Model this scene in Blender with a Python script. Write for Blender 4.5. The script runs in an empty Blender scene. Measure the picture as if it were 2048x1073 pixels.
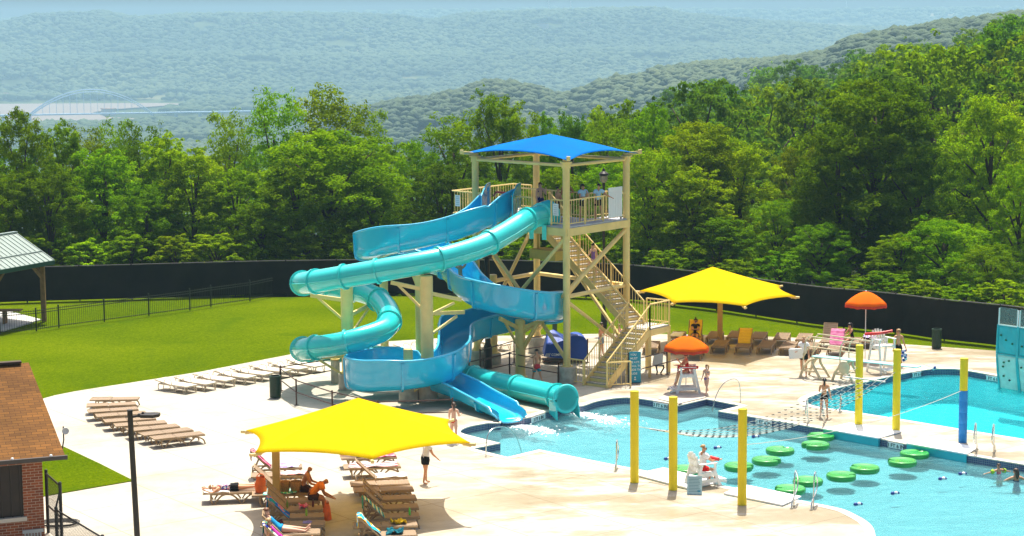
import bpy, bmesh, math, random
import numpy as np
from mathutils import Vector, Matrix, Euler
from mathutils.geometry import tessellate_polygon

SC = bpy.context.scene
COL = SC.collection
RND = random.Random(11)
rad = math.radians

# ------------------------------------------------------------------ camera
F, YH, HC, ROLL = 3850.0, 60.0, 15.5, 0.008     # focal length in pixels of the 2048 frame, eye line, camera height, roll
PITCH = math.atan((536.5 - YH) / F)
FW = Vector((0, math.cos(PITCH), -math.sin(PITCH)))
RT = Vector((1, 0, 0))
UP = Vector((0, math.sin(PITCH), math.cos(PITCH)))
CAM = Vector((0, 0, HC))
cr, sr = math.cos(ROLL), math.sin(ROLL)
cam_r = RT * cr - UP * sr
cam_u = RT * sr + UP * cr
cd = bpy.data.cameras.new('camera')
cd.lens = 36.0 * F / 2048.0
cd.sensor_width = 36.0
cd.clip_start, cd.clip_end = 1.0, 40000.0
cam = bpy.data.objects.new('camera', cd)
COL.objects.link(cam)
m = Matrix((cam_r, cam_u, -FW)).transposed().to_4x4()
m.translation = CAM
cam.matrix_world = m
SC.camera = cam


def ray(px, py):
    u, v = px - 1024.0, py - 536.5
    return FW * F + RT * (u * cr - v * sr) - UP * (v * cr + u * sr)


def at(px, py, z=0.0):
    """Point of the place seen at a pixel of the photograph, on the level z."""
    r = ray(px, py)
    return CAM + r * ((z - HC) / r.z)


def at_y(px, py, y):
    r = ray(px, py)
    return CAM + r * (y / r.y)


# ------------------------------------------------------------------ light
SUN_EL, SUN_AZ = 67.0, 7.0        # the sun stands high behind the tower, a little to the right
w = bpy.data.worlds.new('World')
SC.world = w
w.use_nodes = True
nt = w.node_tree
sky = nt.nodes.new('ShaderNodeTexSky')
sky.sky_type = 'NISHITA'
sky.sun_disc = False
sky.sun_elevation = rad(SUN_EL)
sky.sun_rotation = rad(SUN_AZ)
sky.air_density, sky.dust_density, sky.ozone_density = 1.0, 6.0, 1.0
nt.nodes['Background'].inputs[1].default_value = 0.10
nt.links.new(sky.outputs[0], nt.nodes['Background'].inputs[0])
sd = bpy.data.lights.new('sun', 'SUN')
sd.energy, sd.angle, sd.color = 5.0, rad(0.5), (1.0, 0.94, 0.82)
sun = bpy.data.objects.new('sun', sd)
COL.objects.link(sun)
to_sun = Vector((math.sin(rad(SUN_AZ)) * math.cos(rad(SUN_EL)), math.cos(rad(SUN_AZ)) * math.cos(rad(SUN_EL)), math.sin(rad(SUN_EL))))
sun.rotation_euler = to_sun.to_track_quat('Z', 'Y').to_euler()
sun.location = (0, 60, 60)
SC.view_settings.view_transform = 'Standard'
SC.view_settings.look = 'None'
SC.view_settings.gamma = 1.0
SC.view_settings.exposure = 0.76
SC.render.engine = 'CYCLES'
SC.cycles.use_denoising = True
SC.cycles.denoising_prefilter = 'NONE'
SC.cycles.denoising_quality = 'HIGH'
SC.cycles.max_bounces = 8
SC.cycles.sample_clamp_indirect = 3.0
SC.cycles.sample_clamp_direct = 12.0
SC.cycles.transparent_max_bounces = 12
SC.cycles.volume_bounces = 1
SC.cycles.caustics_reflective = False
SC.cycles.caustics_refractive = False


# ------------------------------------------------------------------ objects, labels
def tag(o, label=None, cat=None, group=None, kind=None):
    if label: o['label'] = label
    if cat: o['category'] = cat
    if group: o['group'] = group
    if kind: o['kind'] = kind
    return o


def thing(name, label, cat, loc=(0, 0, 0), rz=0.0, group=None):
    o = bpy.data.objects.new(name, None)
    o.empty_display_size = 0.3
    COL.objects.link(o)
    o.location = loc
    o.rotation_euler = (0, 0, rz)
    return tag(o, label, cat, group)


def copy_tree(o, parent=None):
    c = o.copy()
    COL.objects.link(c)
    if parent is not None:
        c.parent = parent
        c.matrix_parent_inverse = o.matrix_parent_inverse.copy()
    for ch in list(o.children):
        copy_tree(ch, c)
    return c


# ------------------------------------------------------------------ mesh builder
def perp(d):
    d = Vector(d).normalized()
    a = Vector((0, 0, 1)) if abs(d.z) < 0.95 else Vector((1, 0, 0))
    x = d.cross(a).normalized()
    return x, x.cross(d).normalized()


class MB:
    def __init__(self):
        self.v, self.f, self.mi = [], [], []
        self.cur = 0

    def add(self, vs, fs):
        n = len(self.v)
        self.v.extend([tuple(p) for p in vs])
        for q in fs:
            self.f.append([n + i for i in q])
            self.mi.append(self.cur)
        return self

    def box(self, c, s, rot=None):
        c = Vector(c)
        hx, hy, hz = s[0] / 2, s[1] / 2, s[2] / 2
        pts = [Vector((x * hx, y * hy, z * hz)) for x in (-1, 1) for y in (-1, 1) for z in (-1, 1)]
        if rot is not None:
            M = rot if isinstance(rot, Matrix) else Euler(rot).to_matrix()
            pts = [M @ p for p in pts]
        return self.add([c + p for p in pts], [(0, 1, 3, 2), (4, 6, 7, 5), (0, 4, 5, 1), (2, 3, 7, 6), (0, 2, 6, 4), (1, 5, 7, 3)])

    def bar(self, a, b, wd, ht, up=(0, 0, 1)):
        a, b = Vector(a), Vector(b)
        d = (b - a).normalized()
        up = Vector(up)
        s = d.cross(up)
        s = s.normalized() if s.length > 1e-5 else perp(d)[0]
        u = s.cross(d).normalized()
        vs = []
        for p in (a, b):
            for i, j in ((-1, -1), (1, -1), (1, 1), (-1, 1)):
                vs.append(p + s * i * wd / 2 + u * j * ht / 2)
        return self.add(vs, [(0, 1, 2, 3), (7, 6, 5, 4), (0, 4, 5, 1), (1, 5, 6, 2), (2, 6, 7, 3), (3, 7, 4, 0)])

    def tube(self, path, r, n=8, cap=True, closed=False):
        P = [Vector(p) for p in path]
        k = len(P)
        rr = r if isinstance(r, (list, tuple)) else [r] * k
        vs = []
        t0 = (P[1] - P[0]).normalized()
        x, y = perp(t0)
        for i in range(k):
            if closed:
                t = (P[(i + 1) % k] - P[i - 1]).normalized()
            else:
                t = (P[min(i + 1, k - 1)] - P[max(i - 1, 0)]).normalized()
            x = (x - t * x.dot(t))
            x = x.normalized() if x.length > 1e-6 else perp(t)[0]
            y = t.cross(x)
            for j in range(n):
                a = 2 * math.pi * j / n
                vs.append(P[i] + x * math.cos(a) * rr[i] + y * math.sin(a) * rr[i])
        fs = []
        for i in range(k if closed else k - 1):
            i2 = (i + 1) % k
            for j in range(n):
                j2 = (j + 1) % n
                fs.append((i * n + j, i * n + j2, i2 * n + j2, i2 * n + j))
        if cap and not closed:
            fs.append(tuple(range(n - 1, -1, -1)))
            fs.append(tuple((k - 1) * n + j for j in range(n)))
        return self.add(vs, fs)

    def cyl(self, a, b, r, n=12, r2=None):
        return self.tube([a, b], [r, r if r2 is None else r2], n)

    def lathe(self, prof, c=(0, 0, 0), n=20, cap=True):
        c = Vector(c)
        vs, fs = [], []
        for (r, z) in prof:
            for j in range(n):
                a = 2 * math.pi * j / n
                vs.append(c + Vector((r * math.cos(a), r * math.sin(a), z)))
        for i in range(len(prof) - 1):
            for j in range(n):
                j2 = (j + 1) % n
                fs.append((i * n + j, i * n + j2, (i + 1) * n + j2, (i + 1) * n + j))
        if cap:
            fs.append(tuple(range(n - 1, -1, -1)))
            fs.append(tuple((len(prof) - 1) * n + j for j in range(n)))
        return self.add(vs, fs)

    def prism(self, pts, z0, z1):
        """Extruded polygon; pts are (x, y), counter-clockwise or not."""
        n = len(pts)
        vs = [(p[0], p[1], z0) for p in pts] + [(p[0], p[1], z1) for p in pts]
        tri = tessellate_polygon([[Vector((p[0], p[1], 0)) for p in pts]])
        fs = [tuple(i + n for i in t) for t in tri] + [tuple(reversed(t)) for t in tri]
        fs += [(i, (i + 1) % n, (i + 1) % n + n, i + n) for i in range(n)]
        return self.add(vs, fs)

    def plate(self, pts3, th):
        """Closed polygon in space given thickness along its normal."""
        P = [Vector(p) for p in pts3]
        nrm = Vector((0, 0, 0))
        for i in range(len(P)):
            nrm += (P[i] - P[0]).cross(P[(i + 1) % len(P)] - P[0])
        nrm.normalize()
        n = len(P)
        vs = [p + nrm * th / 2 for p in P] + [p - nrm * th / 2 for p in P]
        tri = tessellate_polygon([P])
        fs = [tuple(t) for t in tri] + [tuple(i + n for i in reversed(t)) for t in tri]
        fs += [(i, i + n, (i + 1) % n + n, (i + 1) % n) for i in range(n)]
        return self.add(vs, fs)

    def grid(self, fn, nu, nv, closed_u=False):
        vs = [fn(i / nu, j / nv) for i in range(nu + (0 if closed_u else 1)) for j in range(nv + 1)]
        fs = []
        m_ = nv + 1
        for i in range(nu):
            i2 = (i + 1) % nu if closed_u else i + 1
            for j in range(nv):
                fs.append((i * m_ + j, i2 * m_ + j, i2 * m_ + j + 1, i * m_ + j + 1))
        return self.add(vs, fs)

    def ball(self, c, r, n=10):
        c = Vector(c)
        r = Vector(r) if isinstance(r, (tuple, list, Vector)) else Vector((r, r, r))
        prof = [(math.sin(math.pi * i / n), -math.cos(math.pi * i / n)) for i in range(n + 1)]
        vs, fs = [], []
        mseg = n + 2
        for (q, z) in prof:
            for j in range(mseg):
                a = 2 * math.pi * j / mseg
                vs.append(c + Vector((q * math.cos(a) * r.x, q * math.sin(a) * r.y, z * r.z)))
        for i in range(n):
            for j in range(mseg):
                j2 = (j + 1) % mseg
                fs.append((i * mseg + j, i * mseg + j2, (i + 1) * mseg + j2, (i + 1) * mseg + j))
        return self.add(vs, fs)

    def build(self, name, mats, parent=None, smooth=False, fix=True, bevel=0.0):
        me = bpy.data.meshes.new(name)
        me.from_pydata(self.v, [], self.f)
        mats = mats if isinstance(mats, (list, tuple)) else [mats]
        for mm in mats:
            me.materials.append(mm)
        if len(mats) > 1:
            me.polygons.foreach_set('material_index', self.mi)
        if fix:
            bm = bmesh.new()
            bm.from_mesh(me)
            bmesh.ops.remove_doubles(bm, verts=bm.verts, dist=1e-5)
            bmesh.ops.recalc_face_normals(bm, faces=bm.faces)
            bm.to_mesh(me)
            bm.free()
        if smooth:
            me.shade_smooth()
            me.set_sharp_from_angle(angle=rad(smooth if smooth > 1 else 40))
        o = bpy.data.objects.new(name, me)
        COL.objects.link(o)
        if parent is not None:
            o.parent = parent
        if bevel:
            b = o.modifiers.new('bevel', 'BEVEL')
            b.width, b.segments, b.limit_method = bevel, 2, 'ANGLE'
        return o


def catmull(P, n=8):
    P = [Vector(p) for p in P]
    out = []
    for i in range(len(P) - 1):
        p0, p1, p2, p3 = P[max(i - 1, 0)], P[i], P[i + 1], P[min(i + 2, len(P) - 1)]
        for k in range(n):
            t = k / n
            out.append(0.5 * ((2 * p1) + (p2 - p0) * t + (2 * p0 - 5 * p1 + 4 * p2 - p3) * t * t + (3 * p1 - p0 - 3 * p2 + p3) * t ** 3))
    out.append(P[-1])
    return out


# ------------------------------------------------------------------ materials
MATS = {}


def mat(name, col, rough=0.6, spec=0.4, metal=0.0, var=0.0, vscale=3.0, bump=0.0, bscale=20.0, trans=0.0, coat=0.0, tcol=None):
    if name in MATS:
        return MATS[name]
    m_ = bpy.data.materials.new(name)
    m_.use_nodes = True
    t = m_.node_tree
    N, L = t.nodes, t.links
    b = N['Principled BSDF']
    b.inputs['Base Color'].default_value = (*col, 1)
    b.inputs['Roughness'].default_value = rough
    b.inputs['Specular IOR Level'].default_value = spec
    b.inputs['Metallic'].default_value = metal
    b.inputs['Coat Weight'].default_value = coat
    geo = N.new('ShaderNodeTexCoord')
    if var:
        no = N.new('ShaderNodeTexNoise')
        no.inputs['Scale'].default_value = vscale
        no.inputs['Detail'].default_value = 6
        L.new(geo.outputs['Object'], no.inputs['Vector'])
        mx = N.new('ShaderNodeMix')
        mx.data_type = 'RGBA'
        rmp = N.new('ShaderNodeMapRange')
        rmp.inputs[1].default_value, rmp.inputs[2].default_value = 0.3, 0.7
        L.new(no.outputs[0], rmp.inputs[0])
        L.new(rmp.outputs[0], mx.inputs[0])
        mx.inputs[6].default_value = (*[max(0, c * (1 - var)) for c in col], 1)
        mx.inputs[7].default_value = (*[min(1, c * (1 + var)) for c in col], 1)
        L.new(mx.outputs[2], b.inputs['Base Color'])
        rr = N.new('ShaderNodeMapRange')
        rr.inputs[3].default_value, rr.inputs[4].default_value = max(0.05, rough - 0.12), min(1, rough + 0.12)
        L.new(no.outputs[0], rr.inputs[0])
        L.new(rr.outputs[0], b.inputs['Roughness'])
    if bump:
        n2 = N.new('ShaderNodeTexNoise')
        n2.inputs['Scale'].default_value = bscale
        n2.inputs['Detail'].default_value = 4
        L.new(geo.outputs['Object'], n2.inputs['Vector'])
        bp = N.new('ShaderNodeBump')
        bp.inputs['Strength'].default_value = bump
        bp.inputs['Distance'].default_value = 0.05
        L.new(n2.outputs[0], bp.inputs['Height'])
        L.new(bp.outputs[0], b.inputs['Normal'])
    if trans:
        tr = N.new('ShaderNodeBsdfTranslucent')
        tr.inputs[0].default_value = (*(tcol or col), 1)
        ms = N.new('ShaderNodeMixShader')
        ms.inputs[0].default_value = trans
        L.new(b.outputs[0], ms.inputs[1])
        L.new(tr.outputs[0], ms.inputs[2])
        L.new(ms.outputs[0], N['Material Output'].inputs[0])
    MATS[name] = m_
    return m_


def nodes_of(m_):
    return m_.node_tree.nodes, m_.node_tree.links, m_.node_tree.nodes['Principled BSDF']


def ramp(N, L, src, stops):
    r = N.new('ShaderNodeValToRGB')
    e = r.color_ramp.elements
    while len(e) < len(stops):
        e.new(0.5)
    for k, (p, c) in enumerate(stops):
        e[k].position = p
        e[k].color = (*c, 1) if len(c) == 3 else c
    L.new(src, r.inputs[0])
    return r


TAN = mat('tan_painted_steel', (0.80, 0.60, 0.23), 0.45, var=0.1, vscale=1.5)
CONC = mat('footing_concrete', (0.42, 0.39, 0.33), 0.9, var=0.25, vscale=4, bump=0.3)
YEL = mat('yellow_shade_cloth', (0.82, 0.63, 0.0), 0.8, 0.05, var=0.04, vscale=2, bump=0.15, bscale=60, trans=0.52, tcol=(0.95, 0.76, 0.0))
ORANGE = mat('orange_umbrella_cloth', (0.90, 0.22, 0.01), 0.8, 0.05, var=0.08, trans=0.45, tcol=(0.95, 0.22, 0.0))
BLUECLOTH = mat('blue_shade_cloth', (0.0, 0.16, 0.55), 0.75, 0.03, var=0.08, vscale=1.2, bump=0.2, bscale=80, trans=0.2)
STEEL = mat('stainless_rail', (0.62, 0.62, 0.60), 0.25, metal=1.0)
BROWN_RAIL = mat('brown_painted_rail', (0.055, 0.02, 0.014), 0.45)
BLACKM = mat('black_coated_metal', (0.012, 0.012, 0.012), 0.45)
DKBRONZE = mat('dark_bronze_metal', (0.02, 0.015, 0.012), 0.4, var=0.2)
WHITE = mat('white_plastic', (0.8, 0.8, 0.8), 0.4, var=0.05)
WHITEW = mat('white_painted_board', (0.78, 0.78, 0.76), 0.5, var=0.08, vscale=6)
GREENBIN = mat('dark_green_metal', (0.008, 0.035, 0.016), 0.4, var=0.2)
RED = mat('red_plastic', (0.6, 0.02, 0.02), 0.4, var=0.1)
BLACK = mat('black_plastic', (0.01, 0.01, 0.01), 0.5)
LETTER = mat('white_lettering', (0.82, 0.84, 0.82), 0.6)
INK = mat('black_lettering', (0.015, 0.015, 0.015), 0.6)

# ================================================================== SETTING
def lin(px, pts):
    if px <= pts[0][0]: return pts[0][1]
    for (a, va), (b, vb) in zip(pts, pts[1:]):
        if px <= b:
            t = (px - a) / (b - a)
            t = t * t * (3 - 2 * t)
            return va + (vb - va) * t
    return pts[-1][1]


def ridge(D, sky, off):
    """Ground heights of a ridge at distance D whose tree tops make the given skyline."""
    return [(px, HC - ((py + ROLL * (px - 1024)) - YH) * D / F - off) for px, py in sky]


KN = [
    (108, [(0, -0.25)]),
    (116, [(0, -0.6)]),
    (150, [(300, -7), (1500, -5), (2048, -4)]),
    (200, [(300, -16), (1000, -18), (1500, -16), (2048, -8)]),
    (260, [(300, -28), (1000, -30), (1300, -28), (1500, -23), (1800, -13), (2048, -3)]),
    (330, [(300, -42), (1000, -42), (1250, -33), (1500, -20), (1800, -6), (2048, 3)]),
    (420, [(300, -58), (900, -58), (1100, -46), (1250, -26), (1450, -12), (1700, -8), (1850, -4), (2048, 2)]),
    (520, [(300, -75), (1000, -75), (1450, -45), (1700, -30), (2048, -12)]),
    (700, [(300, -100), (1000, -95), (1500, -75), (2048, -30)]),
    (1000, [(300, -118), (1100, -110), (1500, -80), (1750, -30), (2048, -5)]),
    (1250, [(900, -122), (1100, -112), (1400, -52)] + ridge(1250, [(1560, 92), (1640, 78), (1720, 42), (1800, 28), (1900, 12), (2048, -4), (2300, -30)], 17)),
    (1650, [(560, -120)] + ridge(1650, [(700, 196), (850, 172), (1000, 140), (1060, 148), (1110, 166), (1250, 132), (1340, 112), (1450, 100), (1560, 94), (1750, 80), (2100, 40)], 16)),
    (2000, [(560, -118), (1000, -118), (1500, -80), (2048, -50)]),
    (2500, [(400, -119), (1000, -122), (1400, -90), (2048, -70)]),
    (2880, [(150, -122), (320, -119), (700, -120), (1100, -112), (1500, -90), (2048, -80)]),
    (3150, [(200, -127), (330, -121.5), (1100, -112), (1500, -90), (2048, -80)]),
    (3800, [(-400, -127), (300, -127), (400, -122), (500, -118), (1100, -105), (1500, -85), (2048, -70)]),
    (3950, [(0, -120), (1100, -100), (1500, -80), (2048, -60)]),
    (4500, [(0, -52), (300, -42), (800, -50), (1200, -40), (1500, -40), (2048, -30)]),
    (5200, ridge(5200, [(-600, 60), (0, 44), (90, 26), (200, 20), (290, 32), (380, 26), (560, 24), (690, 25), (800, 28), (860, 37), (950, 24), (1100, 19), (1200, 15), (1300, 14), (1400, 27), (1480, 36), (1560, 42), (1700, 52), (2100, 60)], 14)),
    (5900, [(0, -20), (2048, -20)]),
    (6300, [(0, -30), (2048, -30)]),
    (7000, ridge(7000, [(-600, 34), (0, 40), (300, 36), (800, 24), (900, 22), (1100, 19), (1400, 20), (1560, 22), (1700, 20), (1900, 18), (2300, 18)], 12)),
    (7600, [(0, -120)]),
]


def ground_z(x, y):
    D = max(y, 108.0)
    px = 1024 + F * x / max(y, 1.0)
    for (d0, p0), (d1, p1) in zip(KN, KN[1:]):
        if D <= d1:
            t = (D - d0) / (d1 - d0)
            t = t * t * (3 - 2 * t)
            z0, z1 = lin(px, p0), lin(px, p1)
            return z0 + (z1 - z0) * t
    return lin(px, KN[-1][1])


def ground_material():
    m_ = mat('lawn_grass', (0.15, 0.22, 0.008), 1.0, 0.0)
    N, L, b = nodes_of(m_)
    tc = N.new('ShaderNodeTexCoord')
    n1 = N.new('ShaderNodeTexNoise'); n1.inputs['Scale'].default_value = 0.12; n1.inputs['Detail'].default_value = 8
    n2 = N.new('ShaderNodeTexNoise'); n2.inputs['Scale'].default_value = 5.0; n2.inputs['Detail'].default_value = 6; n2.inputs['Roughness'].default_value = 0.8
    for n in (n1, n2): L.new(tc.outputs['Object'], n.inputs['Vector'])
    mx = N.new('ShaderNodeMath'); mx.operation = 'MULTIPLY_ADD'
    L.new(n2.outputs[0], mx.inputs[0]); mx.inputs[1].default_value = 0.55
    ad = N.new('ShaderNodeMath'); ad.operation = 'MULTIPLY'; ad.inputs[1].default_value = 0.45
    L.new(n1.outputs[0], ad.inputs[0]); L.new(ad.outputs[0], mx.inputs[2])
    r = ramp(N, L, mx.outputs[0], [(0.32, (0.03, 0.065, 0.0)), (0.48, (0.066, 0.105, 0.0)), (0.62, (0.098, 0.136, 0.0)), (0.75, (0.165, 0.185, 0.015))])
    n5 = N.new('ShaderNodeTexNoise'); n5.inputs['Scale'].default_value = 16.0; n5.inputs['Detail'].default_value = 3
    L.new(tc.outputs['Object'], n5.inputs['Vector'])
    mx2 = N.new('ShaderNodeMath'); mx2.operation = 'MULTIPLY_ADD'; mx2.inputs[1].default_value = 0.5; L.new(n5.outputs[0], mx2.inputs[0])
    sb = N.new('ShaderNodeMath'); sb.operation = 'SUBTRACT'; sb.inputs[1].default_value = 0.25; L.new(mx.outputs[0], sb.inputs[0]); L.new(sb.outputs[0], mx2.inputs[2])
    L.new(mx2.outputs[0], r.inputs[0])
    # clover patches and scattered clover heads
    n3 = N.new('ShaderNodeTexNoise'); n3.inputs['Scale'].default_value = 0.35; n3.inputs['Detail'].default_value = 3
    L.new(tc.outputs['Object'], n3.inputs['Vector'])
    r3 = ramp(N, L, n3.outputs[0], [(0.60, (0, 0, 0)), (0.68, (1, 1, 1))])
    mc = N.new('ShaderNodeMix'); mc.data_type = 'RGBA'
    mf = N.new('ShaderNodeMath'); mf.operation = 'MULTIPLY'; mf.inputs[1].default_value = 0.55
    L.new(r3.outputs[0], mf.inputs[0]); L.new(mf.outputs[0], mc.inputs[0])
    L.new(r.outputs[0], mc.inputs[6]); mc.inputs[7].default_value = (0.04, 0.085, 0.002, 1)
    L.new(mc.outputs[2], b.inputs['Base Color'])
    bp = N.new('ShaderNodeBump'); bp.inputs['Strength'].default_value = 0.8; bp.inputs['Distance'].default_value = 0.08
    n4 = N.new('ShaderNodeTexNoise'); n4.inputs['Scale'].default_value = 9.0; n4.inputs['Detail'].default_value = 5
    L.new(tc.outputs['Object'], n4.inputs['Vector'])
    L.new(n4.outputs[0], bp.inputs['Height']); L.new(bp.outputs[0], b.inputs['Normal'])
    return m_


GRASS = ground_material()
WOODFLOOR = mat('wood_floor_leaf_litter', (0.045, 0.055, 0.02), 0.95, 0.1, var=0.4, vscale=0.05, bump=0.4, bscale=0.5)


# hills and valley as one sheet from the edge of the hilltop to the last ridge
ds, d = [], 109.0
while d < 7550:
    ds.append(d)
    d *= 1.035 if d < 3000 else 1.02
pxs = [-700 + 40 * i for i in range(88)]
vs, fs = [], []
for d in ds:
    for p in pxs:
        x = (p - 1024) / F * d
        vs.append((x, d, ground_z(x, d)))
n = len(pxs)
for i in range(len(ds) - 1):
    for j in range(n - 1):
        fs.append((i * n + j, i * n + j + 1, (i + 1) * n + j + 1, (i + 1) * n + j))
mb = MB(); mb.add(vs, fs)
hm = mat('far_hill_ground', (0.06, 0.075, 0.03), 0.95, 0.1)
N, L, b = nodes_of(hm)
tc = N.new('ShaderNodeTexCoord')
n1 = N.new('ShaderNodeTexNoise'); n1.inputs['Scale'].default_value = 0.004; n1.inputs['Detail'].default_value = 8
L.new(tc.outputs['Object'], n1.inputs['Vector'])
r = ramp(N, L, n1.outputs[0], [(0.4, (0.03, 0.045, 0.015)), (0.6, (0.07, 0.09, 0.03)), (0.68, (0.22, 0.19, 0.10))])
L.new(r.outputs[0], b.inputs['Base Color'])
tag(mb.build('hills', hm, smooth=60), kind='structure')

# river far below
rm = mat('river_water', (0.17, 0.125, 0.095), 0.5, 0.3)
mb = MB()
def rv(px, d): return ((px - 1024) / F * d, d)
mb.prism([rv(-700, 2900), rv(150, 2950), rv(290, 3050), rv(310, 3120), rv(215, 3230), rv(190, 3420), rv(240, 3560), rv(370, 3760), rv(350, 3880), rv(-700, 3900)], -124.6, -123.6)
tag(mb.build('river', rm), kind='structure')

# ------------------------------------------------------------------ deck with two pools
def smooth_poly(pts, n=4, closed=True):
    """Rounds a polygon given as (px, py, kind): kind 1 keeps the corner sharp."""
    P = [Vector(at(p[0], p[1]).xy) for p in pts]
    K = [p[2] if len(p) > 2 else 0 for p in pts]
    out = []
    k = len(P)
    for i in range(k):
        p1, p2 = P[i], P[(i + 1) % k]
        p0 = P[i - 1] if not K[i] else p1
        p3 = P[(i + 2) % k] if not K[(i + 1) % k] else p2
        for q in range(n):
            t = q / n
            out.append(0.5 * ((2 * p1) + (p2 - p0) * t + (2 * p0 - 5 * p1 + 4 * p2 - p3) * t * t + (3 * p1 - p0 - 3 * p2 + p3) * t ** 3))
    return out


POOL1 = smooth_poly([(922, 862), (938, 854), (975, 847, 1), (1001, 847, 1), (1004, 839, 1), (1049, 837, 1), (1061, 835, 1), (1094, 824, 1), (1117, 822, 1), (1122, 816, 1), (1158, 813, 1),
                     (1170, 811), (1195, 803), (1232, 797), (1263, 796), (1307, 802), (1336, 807), (1357, 812, 1), (1413, 799, 1), (1480, 812, 1), (1436, 823, 1), (1644, 858, 1), (1763, 879, 1),
                     (1812, 889, 1), (1934, 911, 1), (2048, 930, 1), (2260, 968, 1), (2260, 1150, 1), (1800, 1150, 1), (1760, 1110), (1752, 1078), (1747, 1058), (1733, 1043), (1710, 1030), (1688, 1020), (1659, 1013, 1),
                     (1603, 1002, 1), (1436, 970, 1), (1290, 942, 1), (1232, 931, 1), (1078, 900, 1), (1015, 915, 1), (947, 898, 1), (1001, 887, 1), (930, 869)], 4)
POOL2 = smooth_poly([(1613, 806), (1619, 795), (1671, 778), (1725, 766), (1788, 752), (1829, 744), (1864, 739), (1909, 739), (1940, 743), (1997, 753, 1), (2048, 763, 1), (2300, 812, 1), (2300, 925, 1), (2048, 879, 1),
                     (1934, 861, 1), (1801, 839, 1), (1693, 822, 1), (1640, 815)], 4)
DECK = [Vector(at(px, py).xy) for px, py in [(88, 797), (110, 791), (150, 783), (200, 775), (260, 766), (400, 744), (520, 721), (660, 694), (760, 684), (860, 678), (1000, 672), (1200, 668), (1300, 668), (1450, 671), (1600, 676), (1782, 687), (1994, 702), (2150, 714), (2600, 750)]]
DECK += [Vector((40, 30)), Vector((-28, 30)), Vector(at(-160, 860).xy), Vector(at(40, 812).xy)]


def shift(poly, d):
    """Every point of a closed polygon moved d along its outward normal."""
    n = len(poly)
    ar = sum(poly[i].x * poly[(i + 1) % n].y - poly[(i + 1) % n].x * poly[i].y for i in range(n))
    sg = 1 if ar > 0 else -1
    out = []
    for i in range(n):
        a, b_, c = poly[i - 1], poly[i], poly[(i + 1) % n]
        t = ((b_ - a).normalized() + (c - b_).normalized())
        t = t.normalized() if t.length > 1e-4 else (b_ - a).normalized()
        nn = Vector((t.y, -t.x)) * sg
        out.append(b_ + nn * d)
    return out


def flat_with_holes(loops, z):
    P = [[Vector((p.x, p.y, 0)) for p in l] for l in loops]
    flat = [q for l in P for q in l]
    tri = [t_ if (flat[t_[1]] - flat[t_[0]]).cross(flat[t_[2]] - flat[t_[0]]).z > 0 else tuple(reversed(t_)) for t_ in tessellate_polygon(P)]
    return [(p.x, p.y, z) for p in flat], tri


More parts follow.
